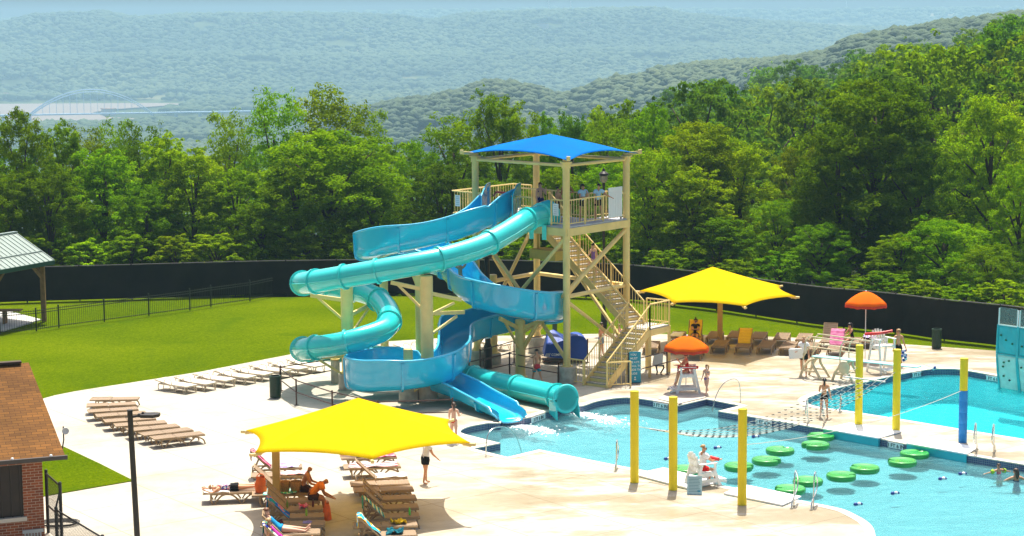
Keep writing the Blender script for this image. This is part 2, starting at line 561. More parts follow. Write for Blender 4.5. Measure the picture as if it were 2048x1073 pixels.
def deck_material():
    m_ = mat('deck_concrete', (0.60, 0.52, 0.40), 0.75, 0.25)
    N, L, b = nodes_of(m_)
    tc = N.new('ShaderNodeTexCoord')
    def noise(s, d, rr=0.5):
        n = N.new('ShaderNodeTexNoise'); n.inputs['Scale'].default_value = s; n.inputs['Detail'].default_value = d; n.inputs['Roughness'].default_value = rr
        L.new(tc.outputs['Object'], n.inputs['Vector'])
        return n
    a, c, e = noise(0.22, 8, 0.6), noise(2.5, 8, 0.7), noise(40, 3)
    base = ramp(N, L, a.outputs[0], [(0.30, (0.36, 0.32, 0.25)), (0.5, (0.445, 0.41, 0.34)), (0.7, (0.485, 0.455, 0.385))])
    fine = ramp(N, L, c.outputs[0], [(0.3, (0.86, 0.86, 0.86)), (0.6, (1, 1, 1))])
    mu = N.new('ShaderNodeMix'); mu.data_type = 'RGBA'; mu.blend_type = 'MULTIPLY'; mu.inputs[0].default_value = 1
    L.new(base.outputs[0], mu.inputs[6]); L.new(fine.outputs[0], mu.inputs[7])
    # wet patches where bathers drip, near the pools only
    wv = noise(0.33, 5, 0.75)
    mp = N.new('ShaderNodeMapping'); mp.inputs['Scale'].default_value = (0.45, 1.1, 1); mp.inputs['Rotation'].default_value = (0, 0, rad(-24))
    L.new(tc.outputs['Object'], mp.inputs['Vector']); L.new(mp.outputs[0], wv.inputs['Vector'])
    sx = N.new('ShaderNodeSeparateXYZ'); L.new(tc.outputs['Object'], sx.inputs[0])
    near = N.new('ShaderNodeMapRange'); near.inputs[1].default_value, near.inputs[2].default_value = -6.0, 0.5
    L.new(sx.outputs[0], near.inputs[0])
    wm = ramp(N, L, wv.outputs[0], [(0.46, (0, 0, 0)), (0.51, (.7, .7, .7)), (0.60, (1, 1, 1))])
    wf = N.new('ShaderNodeMath'); wf.operation = 'MULTIPLY'
    L.new(wm.outputs[0], wf.inputs[0]); L.new(near.outputs[0], wf.inputs[1])
    mw = N.new('ShaderNodeMix'); mw.data_type = 'RGBA'; mw.blend_type = 'MULTIPLY'
    L.new(wf.outputs[0], mw.inputs[0]); L.new(mu.outputs[2], mw.inputs[6]); mw.inputs[7].default_value = (0.72, 0.635, 0.49, 1)
    # saw-cut joints every 3 m
    mj = N.new('ShaderNodeMapping'); mj.inputs['Rotation'].default_value = (0, 0, rad(-37)); L.new(tc.outputs['Object'], mj.inputs['Vector'])
    br = N.new('ShaderNodeTexBrick'); br.offset = 0.0
    br.inputs['Scale'].default_value = 1.0; br.inputs['Mortar Size'].default_value = 0.022; br.inputs['Brick Width'].default_value = 3.2; br.inputs['Row Height'].default_value = 3.2
    br.inputs['Color1'].default_value = br.inputs['Color2'].default_value = (1, 1, 1, 1); br.inputs['Mortar'].default_value = (0.62, 0.55, 0.45, 1)
    L.new(mj.outputs[0], br.inputs['Vector'])
    mz = N.new('ShaderNodeMix'); mz.data_type = 'RGBA'; mz.blend_type = 'MULTIPLY'; mz.inputs[0].default_value = 0.75
    L.new(mw.outputs[2], mz.inputs[6]); L.new(br.outputs[0], mz.inputs[7])
    L.new(mz.outputs[2], b.inputs['Base Color'])
    rr = N.new('ShaderNodeMapRange'); rr.inputs[3].default_value, rr.inputs[4].default_value = 0.8, 0.32
    L.new(wf.outputs[0], rr.inputs[0]); L.new(rr.outputs[0], b.inputs['Roughness'])
    bp = N.new('ShaderNodeBump'); bp.inputs['Strength'].default_value = 0.15; bp.inputs['Distance'].default_value = 0.02
    L.new(e.outputs[0], bp.inputs['Height']); L.new(bp.outputs[0], b.inputs['Normal'])
    return m_


DECKM = deck_material()
mb = MB()
v_, t_ = flat_with_holes([DECK, POOL1, POOL2], 0.0)
mb.add(v_, t_)
n = len(DECK)
off = 0
mb.add([(p.x, p.y, 0.0) for p in DECK] + [(p.x, p.y, -0.3) for p in DECK], [(i, (i + 1) % n, (i + 1) % n + n, i + n) for i in range(n)])
o = mb.build('pool_deck', DECKM)
tag(o, kind='structure')

# coping: a paler band with a rounded lip round each pool
COPM = mat('pale_coping', (0.58, 0.53, 0.45), 0.6, 0.3, var=0.08, vscale=2)
TILE = mat('blue_tile_band', (0.03, 0.045, 0.12), 0.2, 0.5)
N, L, b = nodes_of(TILE)
tc = N.new('ShaderNodeTexCoord')
br = N.new('ShaderNodeTexBrick'); br.offset = 0
br.inputs['Scale'].default_value = 1; br.inputs['Brick Width'].default_value = 0.075; br.inputs['Row Height'].default_value = 0.075; br.inputs['Mortar Size'].default_value = 0.006
br.inputs['Color1'].default_value = (0.02, 0.035, 0.13, 1); br.inputs['Color2'].default_value = (0.05, 0.05, 0.16, 1); br.inputs['Mortar'].default_value = (0.25, 0.25, 0.28, 1)
L.new(tc.outputs['UV'], br.inputs['Vector']); L.new(br.outputs[0], b.inputs['Base Color'])
PLASTER1 = mat('white_pool_plaster', (0.72, 0.78, 0.78), 0.7, 0.2, var=0.06, vscale=0.6)
PLASTER2 = mat('deep_pool_plaster', (0.65, 0.86, 0.87), 0.7, 0.2, var=0.06, vscale=0.6)
WATER_Z = -0.26


def pool(poly, depth, plaster, wname, wmat):
    n = len(poly)
    out = shift(poly, 0.32)
    mb = MB()
    mb.add([(p.x, p.y, 0.012) for p in poly] + [(p.x, p.y, 0.012) for p in out] + [(p.x, p.y, -0.03) for p in poly] + [(p.x, p.y, -0.02) for p in out],
           [(i, (i + 1) % n, (i + 1) % n + n, i + n) for i in range(n)] + [(i, (i + 1) % n, (i + 1) % n + 2 * n, i + 2 * n) for i in range(n)]
           + [(i + n, (i + 1) % n + n, (i + 1) % n + 3 * n, i + 3 * n) for i in range(n)])
    tag(mb.build('pool_coping', COPM), kind='structure')
    # tile band with UVs in metres along the wall
    me = bpy.data.meshes.new('pool_tile_band')
    q = shift(poly, 0.004)
    s, vs, fs, uv = 0.0, [], [], []
    for i in range(n):
        a, b_ = q[i], q[(i + 1) % n]
        k = len(vs)
        vs += [(a.x, a.y, -0.03), (b_.x, b_.y, -0.03), (b_.x, b_.y, -0.36), (a.x, a.y, -0.36)]
        l = (b_ - a).length
        fs.append((k, k + 1, k + 2, k + 3))
        uv += [(s, 0), (s + l, 0), (s + l, -0.33), (s, -0.33)]
        s += l
    me.from_pydata(vs, [], fs)
    me.materials.append(TILE)
    ul = me.uv_layers.new(name='UVMap')
    for k, c in enumerate(uv):
        ul.data[k].uv = c
    o = bpy.data.objects.new('pool_tile_band', me); COL.objects.link(o)
    tag(o, kind='structure')
    # basin
    mb = MB()
    v_, t_ = flat_with_holes([poly], -depth)
    mb.add(v_, t_)
    mb.add([(p.x, p.y, -0.362) for p in poly] + [(p.x, p.y, -depth) for p in poly], [(i, (i + 1) % n, (i + 1) % n + n, i + n) for i in range(n)])
    tag(mb.build('pool_basin', plaster), kind='structure')
    mb = MB()
    v_, t_ = flat_with_holes([poly], WATER_Z)
    mb.add(v_, t_)
    tag(mb.build(wname, wmat, fix=False), kind='structure')


def water_material(name, tint, rip, scale, milky):
    """Clear rippled water: tinted see-through body with a mirror-like skin, and a little suspended white."""
    m_ = bpy.data.materials.new(name)
    m_.use_nodes = True
    N, L = m_.node_tree.nodes, m_.node_tree.links
    N.remove(N['Principled BSDF'])
    tc = N.new('ShaderNodeTexCoord')
    mp = N.new('ShaderNodeMapping'); mp.inputs['Scale'].default_value = (0.75, 1.5, 1); mp.inputs['Rotation'].default_value = (0, 0, rad(12))
    L.new(tc.outputs['Object'], mp.inputs['Vector'])
    a = N.new('ShaderNodeTexNoise'); a.inputs['Scale'].default_value = scale; a.inputs['Detail'].default_value = 6; a.inputs['Roughness'].default_value = 0.7; a.inputs['Distortion'].default_value = 0.8
    c = N.new('ShaderNodeTexNoise'); c.inputs['Scale'].default_value = scale * 0.22; c.inputs['Detail'].default_value = 3
    for q in (a, c): L.new(mp.outputs[0], q.inputs['Vector'])
    ad = N.new('ShaderNodeMath'); ad.operation = 'MULTIPLY_ADD'; ad.inputs[1].default_value = 2.0
    L.new(c.outputs[0], ad.inputs[0]); L.new(a.outputs[0], ad.inputs[2])
    bp = N.new('ShaderNodeBump'); bp.inputs['Strength'].default_value = 1.0; bp.inputs['Distance'].default_value = rip
    L.new(ad.outputs[0], bp.inputs['Height'])
    tr = N.new('ShaderNodeBsdfTransparent'); tr.inputs[0].default_value = (*tint, 1)
    di = N.new('ShaderNodeBsdfDiffuse'); di.inputs[0].default_value = (*milky[1], 1)
    L.new(bp.outputs[0], di.inputs['Normal'])
    m1 = N.new('ShaderNodeMixShader'); m1.inputs[0].default_value = milky[0]
    L.new(tr.outputs[0], m1.inputs[1]); L.new(di.outputs[0], m1.inputs[2])
    gl = N.new('ShaderNodeBsdfGlossy'); gl.inputs['Roughness'].default_value = 0.06
    L.new(bp.outputs[0], gl.inputs['Normal'])
    fr = N.new('ShaderNodeFresnel'); fr.inputs[0].default_value = 1.33
    b2 = N.new('ShaderNodeBump'); b2.inputs['Strength'].default_value = 1.0; b2.inputs['Distance'].default_value = rip * 0.18
    L.new(ad.outputs[0], b2.inputs['Height']); L.new(b2.outputs[0], fr.inputs['Normal'])
    m2 = N.new('ShaderNodeMixShader')
    fm = N.new('ShaderNodeMath'); fm.operation = 'MULTIPLY'; fm.inputs[1].default_value = 0.55
    fm.use_clamp = True
    L.new(fr.outputs[0], fm.inputs[0]); L.new(fm.outputs[0], m2.inputs[0]); L.new(m1.outputs[0], m2.inputs[1]); L.new(gl.outputs[0], m2.inputs[2])
    L.new(m2.outputs[0], N['Material Output'].inputs[0])
    return m_


W1 = water_material('shallow_pool_water', (0.50, 0.93, 1.0), 1.0, 4.0, (0.36, (0.38, 0.86, 0.94)))
W2 = water_material('deep_pool_water', (0.24, 0.96, 1.0), 0.6, 3.0, (0.36, (0.06, 0.76, 0.90)))
pool(POOL1, 0.68, PLASTER1, 'pool_water', W1)
pool(POOL2, 1.5, PLASTER2, 'deep_pool_water', W2)

mb = MB()
v_, t_ = flat_with_holes([[Vector((-120, 0)), Vector((120, 0)), Vector((120, 112.5)), Vector((-120, 112.5))], shift(POOL1, 0.15), shift(POOL2, 0.15)], -0.04)
mb.add(v_, t_)
mb.add([(-120, 112.5, -0.04), (120, 112.5, -0.04), (120, 112.5, -1.5), (-120, 112.5, -1.5)], [(0, 1, 2, 3)])
tag(mb.build('lawn', GRASS), kind='structure')

# lawn patch beside the brick building and the slab under the pavilion
mb = MB()
mb.prism([at(px, py).xy for px, py in [(20, 870), (95, 882), (132, 897), (200, 929), (267, 963), (190, 976), (104, 991), (20, 1006)]], -0.05, 0.03)
tag(mb.build('lawn_patch', GRASS), kind='structure')
mb = MB()
mb.prism([at(px, py).xy for px, py in [(-300, 640), (-60, 622), (20, 624), (82, 640), (0, 664), (-300, 740)]], -0.06, 0.03)
tag(mb.build('pavilion_slab_path', mat('pavilion_slab', (0.5, 0.5, 0.48), 0.8, var=0.1)), kind='structure')

# ================================================================== SLIDE TOWER
TF, TL, TBK, TR = Vector((2.39, 83.7)), Vector((-1.65, 88.2)), Vector((1.2, 92.0)), Vector((5.24, 87.5))
DZ = 6.93
eFL, eFR = (TL - TF), (TR - TF)
uFL, uFR = eFL.normalized(), eFR.normalized()


def v3(p, z): return Vector((p.x, p.y, z))


def fl(s, t=0.0, z=0.0):
    """Tower plan: s metres from the front column along the slide side, t metres back along the stair side."""
    return v3(TF + uFL * s + uFR * t, z)


LFL, LFR = eFL.length, eFR.length
tower = thing('water_slide_tower', 'tan steel slide tower with blue cloth roof, railed deck and long stairs', 'slide tower', (TF.x, TF.y, 0))


def rel(o):
    o.parent = tower
    o.matrix_parent_inverse = Matrix.Translation(-tower.location)
    return o


def pbar(mb, a, b_, r=0.085, n=8): mb.cyl(a, b_, r, n)


for c_ in (TF, TL, TBK, TR):
    mb = MB()
    mb.cyl(v3(c_, 0.75), v3(c_, 9.9), 0.16, 14)
    mb.cyl(v3(c_, 0.75), v3(c_, 0.79), 0.27, 14)
    mb.cyl(v3(c_, 9.72), v3(c_, 9.78), 0.27, 12)
    for k in range(4):
        a = v3(c_, 0) + Vector((math.cos(k * 1.57 + .78), math.sin(k * 1.57 + .78), 0)) * 0.22
        mb.cyl(a + Vector((0, 0, .79)), a + Vector((0, 0, .9)), 0.018, 6)
    rel(mb.build('column', TAN, smooth=True))
    mb = MB()
    mb.lathe([(0.44, -0.1), (0.44, 0.72), (0.41, 0.75)], v3(c_, 0), 20)
    rel(mb.build('footing', CONC, smooth=True))

# horizontal beams at two levels and the diagonals of each face
faces = [(TF, TL), (TL, TBK), (TBK, TR), (TF, TR)]
for (a, b_) in faces:
    mb = MB(); mb.cyl(v3(a, 3.85), v3(b_, 3.85), 0.095, 10); rel(mb.build('cross_beam', TAN, smooth=True))
    mb = MB(); mb.cyl(v3(a, 9.62), v3(b_, 9.62), 0.075, 10); rel(mb.build('roof_beam', TAN, smooth=True))
for (a, b_) in faces[:3]:
    mid = (a + b_) / 2
    for q in (a, b_):
        mb = MB(); pbar(mb, v3(mid, 3.8), v3(q, 6.5)); rel(mb.build('diagonal_brace', TAN, smooth=True))
        mb = MB(); pbar(mb, v3(mid, 3.85), v3(q, 1.0)); rel(mb.build('diagonal_brace', TAN, smooth=True))
mb = MB(); pbar(mb, v3(TF, 4.05), v3(TR, 6.45), 0.1); rel(mb.build('diagonal_brace', TAN, smooth=True))
mb = MB(); pbar(mb, v3(TF, 3.65), v3(TR, 0.95)); rel(mb.build('diagonal_brace', TAN, smooth=True))
for c_ in (TF, TL, TBK, TR):          # sleeves where beams meet the posts, roof corner outriggers
    mb = MB()
    mb.cyl(v3(c_, 9.5), v3(c_, 9.72), 0.2, 12)
    o_ = (c_ - (TF + TBK) / 2).normalized()
    mb.bar(v3(c_, 9.86), v3(c_ + o_ * 0.62, 9.93), 0.12, 0.14)
    mb.box(v3(c_ + o_ * 0.62, 9.95), (0.16, 0.16, 0.2))
    rel(mb.build('roof_bracket', TAN))

# deck with edge channel
SW = LFL * 1.276
mb = MB()
TN = 3.35                                    # the stairs come up through a notch at the back of the deck
pts = [fl(-0.1, -0.1), fl(SW, -0.1), fl(SW, LFR + 0.1), fl(6.35, LFR + .1), fl(6.35, TN), fl(1.3, TN), fl(1.3, LFR + .1), fl(-0.1, LFR + 0.1)]
mb.prism([(p.x, p.y) for p in pts], DZ - 0.07, DZ)
rel(mb.build('deck', mat('deck_grey_nonslip', (0.45, 0.46, 0.50), 0.8, var=0.15, vscale=3)))
mb = MB()
for i in range(8):
    a, b_ = pts[i], pts[(i + 1) % 8]
    mb.bar(a + Vector((0, 0, DZ - 0.24)), b_ + Vector((0, 0, DZ - 0.24)), 0.12, 0.33)
for s in (1.5, 3.0, 4.5, 6.0):
    mb.bar(fl(s, 0, DZ - 0.22), fl(s, TN, DZ - 0.22), 0.1, 0.24)
rel(mb.build('deck_frame', TAN))


def railing(pts_, h=1.15, sp=0.20, post=1.3, name='railing', parent=None, feet=0.0):
    """Picket railing along points (the points are at floor level, they may slope)."""
    mb = MB()
    for a, b_ in zip(pts_, pts_[1:]):
        a, b_ = Vector(a), Vector(b_)
        up = Vector((0, 0, 1))
        mb.cyl(a + up * h, b_ + up * h, 0.035, 6)
        mb.cyl(a + up * 0.12, b_ + up * 0.12, 0.025, 6)
        l = (b_ - a).length
        k = max(1, round(l / sp))
        for i in range(1, k):
            p = a.lerp(b_, i / k)
            mb.cyl(p + up * 0.12, p + up * h, 0.014, 5)
        k = max(1, round(l / post))
        for i in range(k + 1):
            p = a.lerp(b_, i / k)
            mb.bar(p + up * (feet - 0.25), p + up * h, 0.075, 0.075, (1, 0, 0))
    return rel(mb.build(name, TAN))


# slide openings: the tube leaves at s = 1.56, the open slide at s = 4.35
railing([fl(0, 0, DZ), fl(0.95, 0, DZ)])
railing([fl(2.2, 0, DZ), fl(3.65, 0, DZ)])
railing([fl(5.15, 0, DZ), fl(SW, 0, DZ)])
railing([fl(SW, 0, DZ), fl(SW, LFR, DZ), fl(6.4, LFR, DZ)])
railing([fl(6.35, TN, DZ), fl(1.3, TN, DZ), fl(1.3, LFR, DZ), fl(0, LFR, DZ), fl(0, LFR - 0.45, DZ)])
railing([fl(0, LFR - 0.45, DZ), fl(0, 0, DZ)])
# white boards and notices hung on the railings
PANEL = mat('white_ribbed_panel', (0.74, 0.75, 0.76), 0.5)
mb = MB()
a = fl(-0.07, LFR - 1.55, DZ + 0.1)
b_ = fl(-0.07, LFR - 0.45, DZ + 0.1)
for i in range(8):
    p, q = a.lerp(b_, i / 8 + 0.008), a.lerp(b_, (i + 1) / 8 - 0.008)
    mb.bar(p + Vector((0, 0, 0.6)), q + Vector((0, 0, 0.6)), 0.03, 1.15)
mb.bar(a + Vector((0, 0, 1.28)), b_ + Vector((0, 0, 1.28)), 0.045, 0.2)
tag(rel(mb.build('white_panel', PANEL)), 'white ribbed panel on the deck railing')
for s, z in ((SW - 0.45, 0.72), (0.62, 0.72)):
    mb = MB()
    mb.bar(fl(s - 0.17, -0.06, DZ + z), fl(s + 0.17, -0.06, DZ + z), 0.015, 0.52)
    for k in range(5):
        mb.cur = 1
        mb.bar(fl(s - 0.12, -0.072, DZ + z + 0.18 - 0.09 * k), fl(s + 0.12 - 0.03 * (k % 2), -0.072, DZ + z + 0.18 - 0.09 * k), 0.004, 0.02)
    mb.cur = 0
    rel(mb.build('notice_board', [WHITE, mat('notice_print', (0.45, 0.45, 0.5), 0.7)]))

# cloth roof: four corners, a raised middle and edges drawn inwards
cc = (TF + TBK) / 2
def roof(u, v):
    a, b_ = 2 * u - 1, 2 * v - 1
    s_ = 1 - 0.10 * (1 - a * a) * abs(b_) ** 2
    t_ = 1 - 0.10 * (1 - b_ * b_) * abs(a) ** 2
    p = cc + (eFL / 2 * 1.17) * a * t_ + (eFR / 2 * 1.17) * b_ * s_
    e = (abs(a) ** 5 + abs(b_) ** 5) ** 0.2
    k = min(abs(a), abs(b_)) / max(e, 1e-6)
    z = 9.92 + 0.86 * (1 - min(1, e)) ** 0.86 + 0.20 * (1 - k ** 2) * min(1, e) ** 2 - 0.10 * min(1, abs(a * b_)) ** 4
    return v3(p, z)
mb = MB(); mb.grid(roof, 28, 28)
o = rel(mb.build('cloth_roof', BLUECLOTH, smooth=60))
md = o.modifiers.new('th', 'SOLIDIFY'); md.thickness = 0.012

# stairs: lower flight, landing, main flight, upper landing
TREAD = mat('stair_tread_grating', (0.36, 0.33, 0.28), 0.7, var=0.2, vscale=8)
uD = Vector((0.62, 0.785)).normalized()           # flight direction in plan (up the lower flight)
uW = Vector((-0.785, 0.62)).normalized()          # to the back-left
LZ = 2.2


def flight(foot, top, width, n, hint=None):
    """foot / top: (Vector2, z) of the right stringer; returns nothing, adds stringer, treads and two railings."""
    f0, z0 = foot
    f1, z1 = top
    side = (f1 - f0).normalized()
    W = Vector((-side.y, side.x)) * width
    if W.dot(uW if hint is None else hint) < 0: W = -W
    st = MB()
    for q in (Vector((0, 0)), W):
        st.bar(v3(f0 + q, z0 + 0.02), v3(f1 + q, z1 - 0.12), 0.06, 0.30)
    so = rel(st.build('stair_stringer', TAN))
    for i in range(n):
        t = (i + 0.7) / n
        p = f0.lerp(f1, t)
        z = z0 + (z1 - z0) * (i + 1) / n - 0.05
        mb = MB()
        mb.bar(v3(p + W * 0.04, z), v3(p + W * 0.96, z), 0.28, 0.05)
        o_ = mb.build('tread', TREAD)
        o_.parent = so
        rz = MB()
        pr = p - side * 0.13
        rz.bar(v3(pr + W * 0.04, z - 0.1), v3(pr + W * 0.96, z - 0.1), 0.012, 0.16)
        o2 = rz.build('riser', TAN); o2.parent = so
    return W


f0 = Vector(at(1214, 777).xy)
lt = f0 + uD * 3.3
Wl = flight((f0, 0.0), (lt, LZ), 1.2, 12)
m0 = lt + uW * 1.22 - uD * 0.05
RUN2 = 6.45
m1 = m0 + uFL * RUN2
Wm = flight((m0, LZ), (m1, DZ - .02), 1.1, 26, uFR)
# landing
lp = [lt, lt + uD * 1.55, lt + uD * 1.55 + uW * 1.22, lt + uW * 1.22]
mb = MB()
mb.prism([(p.x, p.y) for p in lp], LZ - 0.06, LZ)
rel(mb.build('landing', mat('landing_pale_grating', (0.5, 0.47, 0.42), 0.7, var=0.1)))
mb = MB()
for i in range(4):
    mb.bar(v3(lp[i], LZ - 0.2), v3(lp[(i + 1) % 4], LZ - 0.2), 0.08, 0.27)
for p in lp:
    mb.bar(v3(p, -0.05), v3(p, LZ - 0.06), 0.13, 0.13, (1, 0, 0))
rel(mb.build('landing_frame', TAN))
railing([v3(lp[0], LZ), v3(lp[1], LZ), v3(lp[2], LZ)], 1.1)
railing([v3(f0, 0.1), v3(lt, LZ)], 1.05, sp=0.22)
railing([v3(f0 + Wl, 0.1), v3(lt + Wl, LZ)], 1.05, sp=0.22)
m2 = m0.lerp(m1, .97)
railing([v3(m0, LZ), v3(m2, LZ + (DZ - LZ) * .97)], 1.05, sp=0.22)
railing([v3(m0 + Wm, LZ), v3(m2 + Wm, LZ + (DZ - LZ) * .97)], 1.05, sp=0.22)
# short gates at the foot
railing([v3(f0 + uW * 1.2 - uD * 0.1, 0.02), v3(f0 + uW * 1.95 - uD * 0.1, 0.02)], 1.1, feet=0.25)
railing([v3(f0 + uD * .02, 0.02), v3(f0 - uW * 0.62, 0.02) + v3(uD * 0.9, 0)], 1.1, feet=0.25)
mb = MB()
bx = fl(2.1, 0.9, 5.55)
mb.bar(fl(1.0, 0.9, 5.5), fl(2.7, 0.9, 5.5), .9, .42)
mb.bar(fl(1.0, .9, 5.85), fl(1.0, .9, 6.6), .12, .12, (1, 0, 0)); mb.bar(fl(2.6, .9, 5.7), fl(2.6, .9, 6.6), .12, .12, (1, 0, 0))
rel(mb.build('pump_box', mat('ochre_steel_box', (.55, .36, .06), .5, var=.1)))

# ================================================================== SLIDES
TEAL = mat('teal_fibreglass', (0.03, 0.62, 0.60), 0.2, 0.5, var=0.07, vscale=0.8, coat=0.7)
BLUE = mat('blue_fibreglass', (0.004, 0.46, 0.70), 0.2, 0.5, var=0.07, vscale=0.8, coat=0.7)
BLUERIM = mat('pale_blue_fibreglass_rim', (0.06, 0.50, 0.74), 0.25, 0.5, coat=0.5)

# closed teal tube
TP = [(1085, 432, 84.87), (1055, 440, 84.0), (1010, 468, 82.7), (960, 494, 81.6), (900, 513, 80.7), (850, 525, 80.2), (780, 538, 80.1), (700, 552, 80.6), (640, 562, 81.3), (612, 566, 82.2), (603, 567, 83.4), (615, 568, 84.8), (655, 571, 85.8), (705, 580, 86.0), (740, 590, 85.5),
      (768, 610, 84.3), (780, 637, 82.8), (766, 660, 81.6), (722, 677, 80.9), (680, 688, 80.8), (635, 695, 81.2), (611, 698, 82.0), (605, 699, 83.2), (622, 700, 84.2), (655, 702, 84.8), (710, 707, 84.8), (780, 718, 84.4), (850, 733, 83.7), (900, 745, 83.0), (950, 757, 81.9), (1030, 775, 80.1), (1095, 789, 78.5), (1132, 798, 77.2)]
path = catmull([at_y(*p) for p in TP], 6)
tube_slide = thing('tube_water_slide', 'closed teal tube slide winding in loops down from the tower to the pool', 'water slide', (path[0].x, path[0].y, 0))
def relto(o, root):
    o.parent = root
    o.matrix_parent_inverse = Matrix.Translation(-root.location)
    return o
R_T = 0.49
mb = MB()
k = len(path)
outer = mb.tube(path, R_T, 24, cap=False)
n0 = len(mb.v)
mb.tube(path, R_T - 0.03, 24, cap=False)
nn = 24
for i in (0, k - 1):
    mb.f += [[i * nn + j, i * nn + (j + 1) % nn, n0 + i * nn + (j + 1) % nn, n0 + i * nn + j] for j in range(nn)]
    mb.mi += [0] * nn
relto(mb.build('tube_body', TEAL, smooth=50), tube_slide)
# joint flanges, evenly spaced along the run
cum = [0.0]
for a, b_ in zip(path, path[1:]): cum.append(cum[-1] + (b_ - a).length)
def along(P, C, s):
    for i in range(len(C) - 1):
        if s <= C[i + 1]:
            t = (s - C[i]) / max(C[i + 1] - C[i], 1e-6)
            return P[i].lerp(P[i + 1], t), (P[i + 1] - P[i]).normalized()
    return P[-1], (P[-1] - P[-2]).normalized()
s = 1.1
while s < cum[-1] - 0.3:
    p, t = along(path, cum, s)
    mb = MB()
    mb.tube([p - t * 0.05, p - t * 0.045, p + t * 0.045, p + t * 0.05], [R_T + 0.005, R_T + 0.075, R_T + 0.075, R_T + 0.005], 24, cap=False)
    relto(mb.build('joint_flange', TEAL, smooth=30), tube_slide)
    dz = abs(t.z)
    turn = 1.55 if (path[0] - p).length > 8.5 and (p.x < -6.5 or -6.2 < p.x < -5.0) else 2.7
    s += turn
# side seam along both sides of the tube
seam = MB()
for sg in (-1, 1):
    P2 = []
    for i, p in enumerate(path):
        t = (path[min(i + 1, k - 1)] - path[max(i - 1, 0)]).normalized()
        sd_ = t.cross(Vector((0, 0, 1))).normalized()
        P2.append(p + sd_ * sg * (R_T + 0.01) - Vector((0, 0, 0.03)))
    seam.tube(P2, 0.028, 5)
relto(seam.build('side_seam', TEAL), tube_slide)
# entry hood and end collar with splash skirt
p, t = path[0], (path[1] - path[0]).normalized()
mb = MB()
mb.tube([p - t * 0.5, p - t * 0.46, p + t * 0.12, p + t * 0.16], [0.62, 0.66, 0.60, 0.5], 20, cap=False)
for sg in (-1, 1):
    q = p + t.cross(Vector((0, 0, 1))) * sg * 0.35 + t * 0.35
    mb.bar(q - Vector((0, 0, 0.35)), q - Vector((0, 0, 1.0)), 0.2, 0.12, (0, 1, 0))
relto(mb.build('entry_hood', TEAL, smooth=40), tube_slide)
p, t = path[-1], (path[-1] - path[-2]).normalized()
mb = MB()
mb.tube([p - t * 0.12, p - t * 0.1, p, p + t * 0.05, p + t * 0.05, p - t * 0.05], [R_T, R_T + 0.10, R_T + 0.12, R_T + 0.08, R_T - 0.02, R_T - 0.03], 26, cap=False)
relto(mb.build('end_collar', TEAL, smooth=35), tube_slide)
sdv = t.cross(Vector((0, 0, 1))).normalized()
mb = MB()
prof = []
for sg in (-1, 1):
    mb = MB()
    a = p - t * 0.45 + sdv * sg * 0.52 + Vector((0, 0, -0.1))
    mb.plate([a, a + t * 0.5, a + t * 0.62 + Vector((0, 0, -0.4)), a + t * 0.66 + Vector((0, 0, -0.72)), a + Vector((0, 0, -0.5))], 0.05)
    relto(mb.build('splash_skirt', TEAL), tube_slide)

# open blue slide
BP = [at_y(1008, 430, 87.3), at_y(1000, 436, 86.8), at_y(965, 454, 86.0), at_y(916, 476, 85.3), at_y(835, 496, 85.0), at_y(778, 509, 85.2), at_y(745, 518, 86.0), at_y(738, 521, 87.2), at_y(755, 525, 88.3), at_y(800, 531, 89.0), at_y(860, 541, 88.8), at_y(900, 553, 87.7), at_y(918, 567, 86.2),
      at_y(937, 593, 84.8), at_y(968, 615, 83.6), at_y(1015, 630, 83.1), at_y(1065, 639, 83.4), at_y(1097, 642, 84.3), at_y(1099, 645, 85.4), at_y(1068, 651, 86.2), at_y(1010, 662, 86.3), at_y(955, 674, 85.5), at_y(915, 690, 84.3), at_y(910, 712, 82.6), at_y(905, 740, 80.8), at_y(874, 764, 79.4), at_y(820, 776, 78.6), at_y(765, 781, 78.5), at_y(726, 781, 79.2),
      Vector((-6.25, 80.3, .66)), Vector((-5.6, 81.1, .60)), Vector((-4.6, 81.2, .54)), Vector((-3.3, 80.3, .46)), Vector((-2.15, 78.9, .36)), Vector((-1.3, 77.6, .22)), Vector((-0.28, 76.1, 0.03)), Vector((-0.05, 75.75, -0.08))]
bpath = catmull(BP, 6)
bk = len(bpath)
open_slide = thing('open_water_slide', 'open bright blue flume winding from the tower deck down into the pool', 'water slide', (bpath[0].x, bpath[0].y, 0))
bc = [0.0]
for a, b_ in zip(bpath, bpath[1:]): bc.append(bc[-1] + (b_ - a).length)
BL = bc[-1]


def frame_at(i):
    t = (bpath[min(i + 1, bk - 1)] - bpath[max(i - 1, 0)])
    th = Vector((t.x, t.y, 0)).normalized()
    sd_ = th.cross(Vector((0, 0, 1)))           # to the right of travel
    # curvature in plan, for banking the outer wall
    a = bpath[max(i - 5, 0)]; b__ = bpath[min(i + 5, bk - 1)]
    t0 = (bpath[i] - a); t1 = (b__ - bpath[i])
    kx = (t0.x * t1.y - t0.y * t1.x) / max(t0.xy.length * t1.xy.length, 1e-6) if i > 4 and i < bk - 5 else 0
    return th, sd_, kx                          # kx > 0: turning left


def walls(i):
    s = bc[i]
    _, _, kx = frame_at(i)
    hl = hr = 0.98
    hr += max(0, min(0.5, kx * 0.55)); hl += max(0, min(0.5, -kx * 0.55))
    if s < 2.0:
        hl = hr = 1.25 if s < 1.2 else 1.25 - (s - 1.2) / 0.8 * 0.27
    e = BL - s
    if e < 7.0:
        q = e / 7.0
        hl = hl * (0.48 + 0.3 * q); hr = hr * (0.40 + 0.35 * q)
    if e < 0.6: hl *= 0.5; hr *= 0.6
    return hl, hr


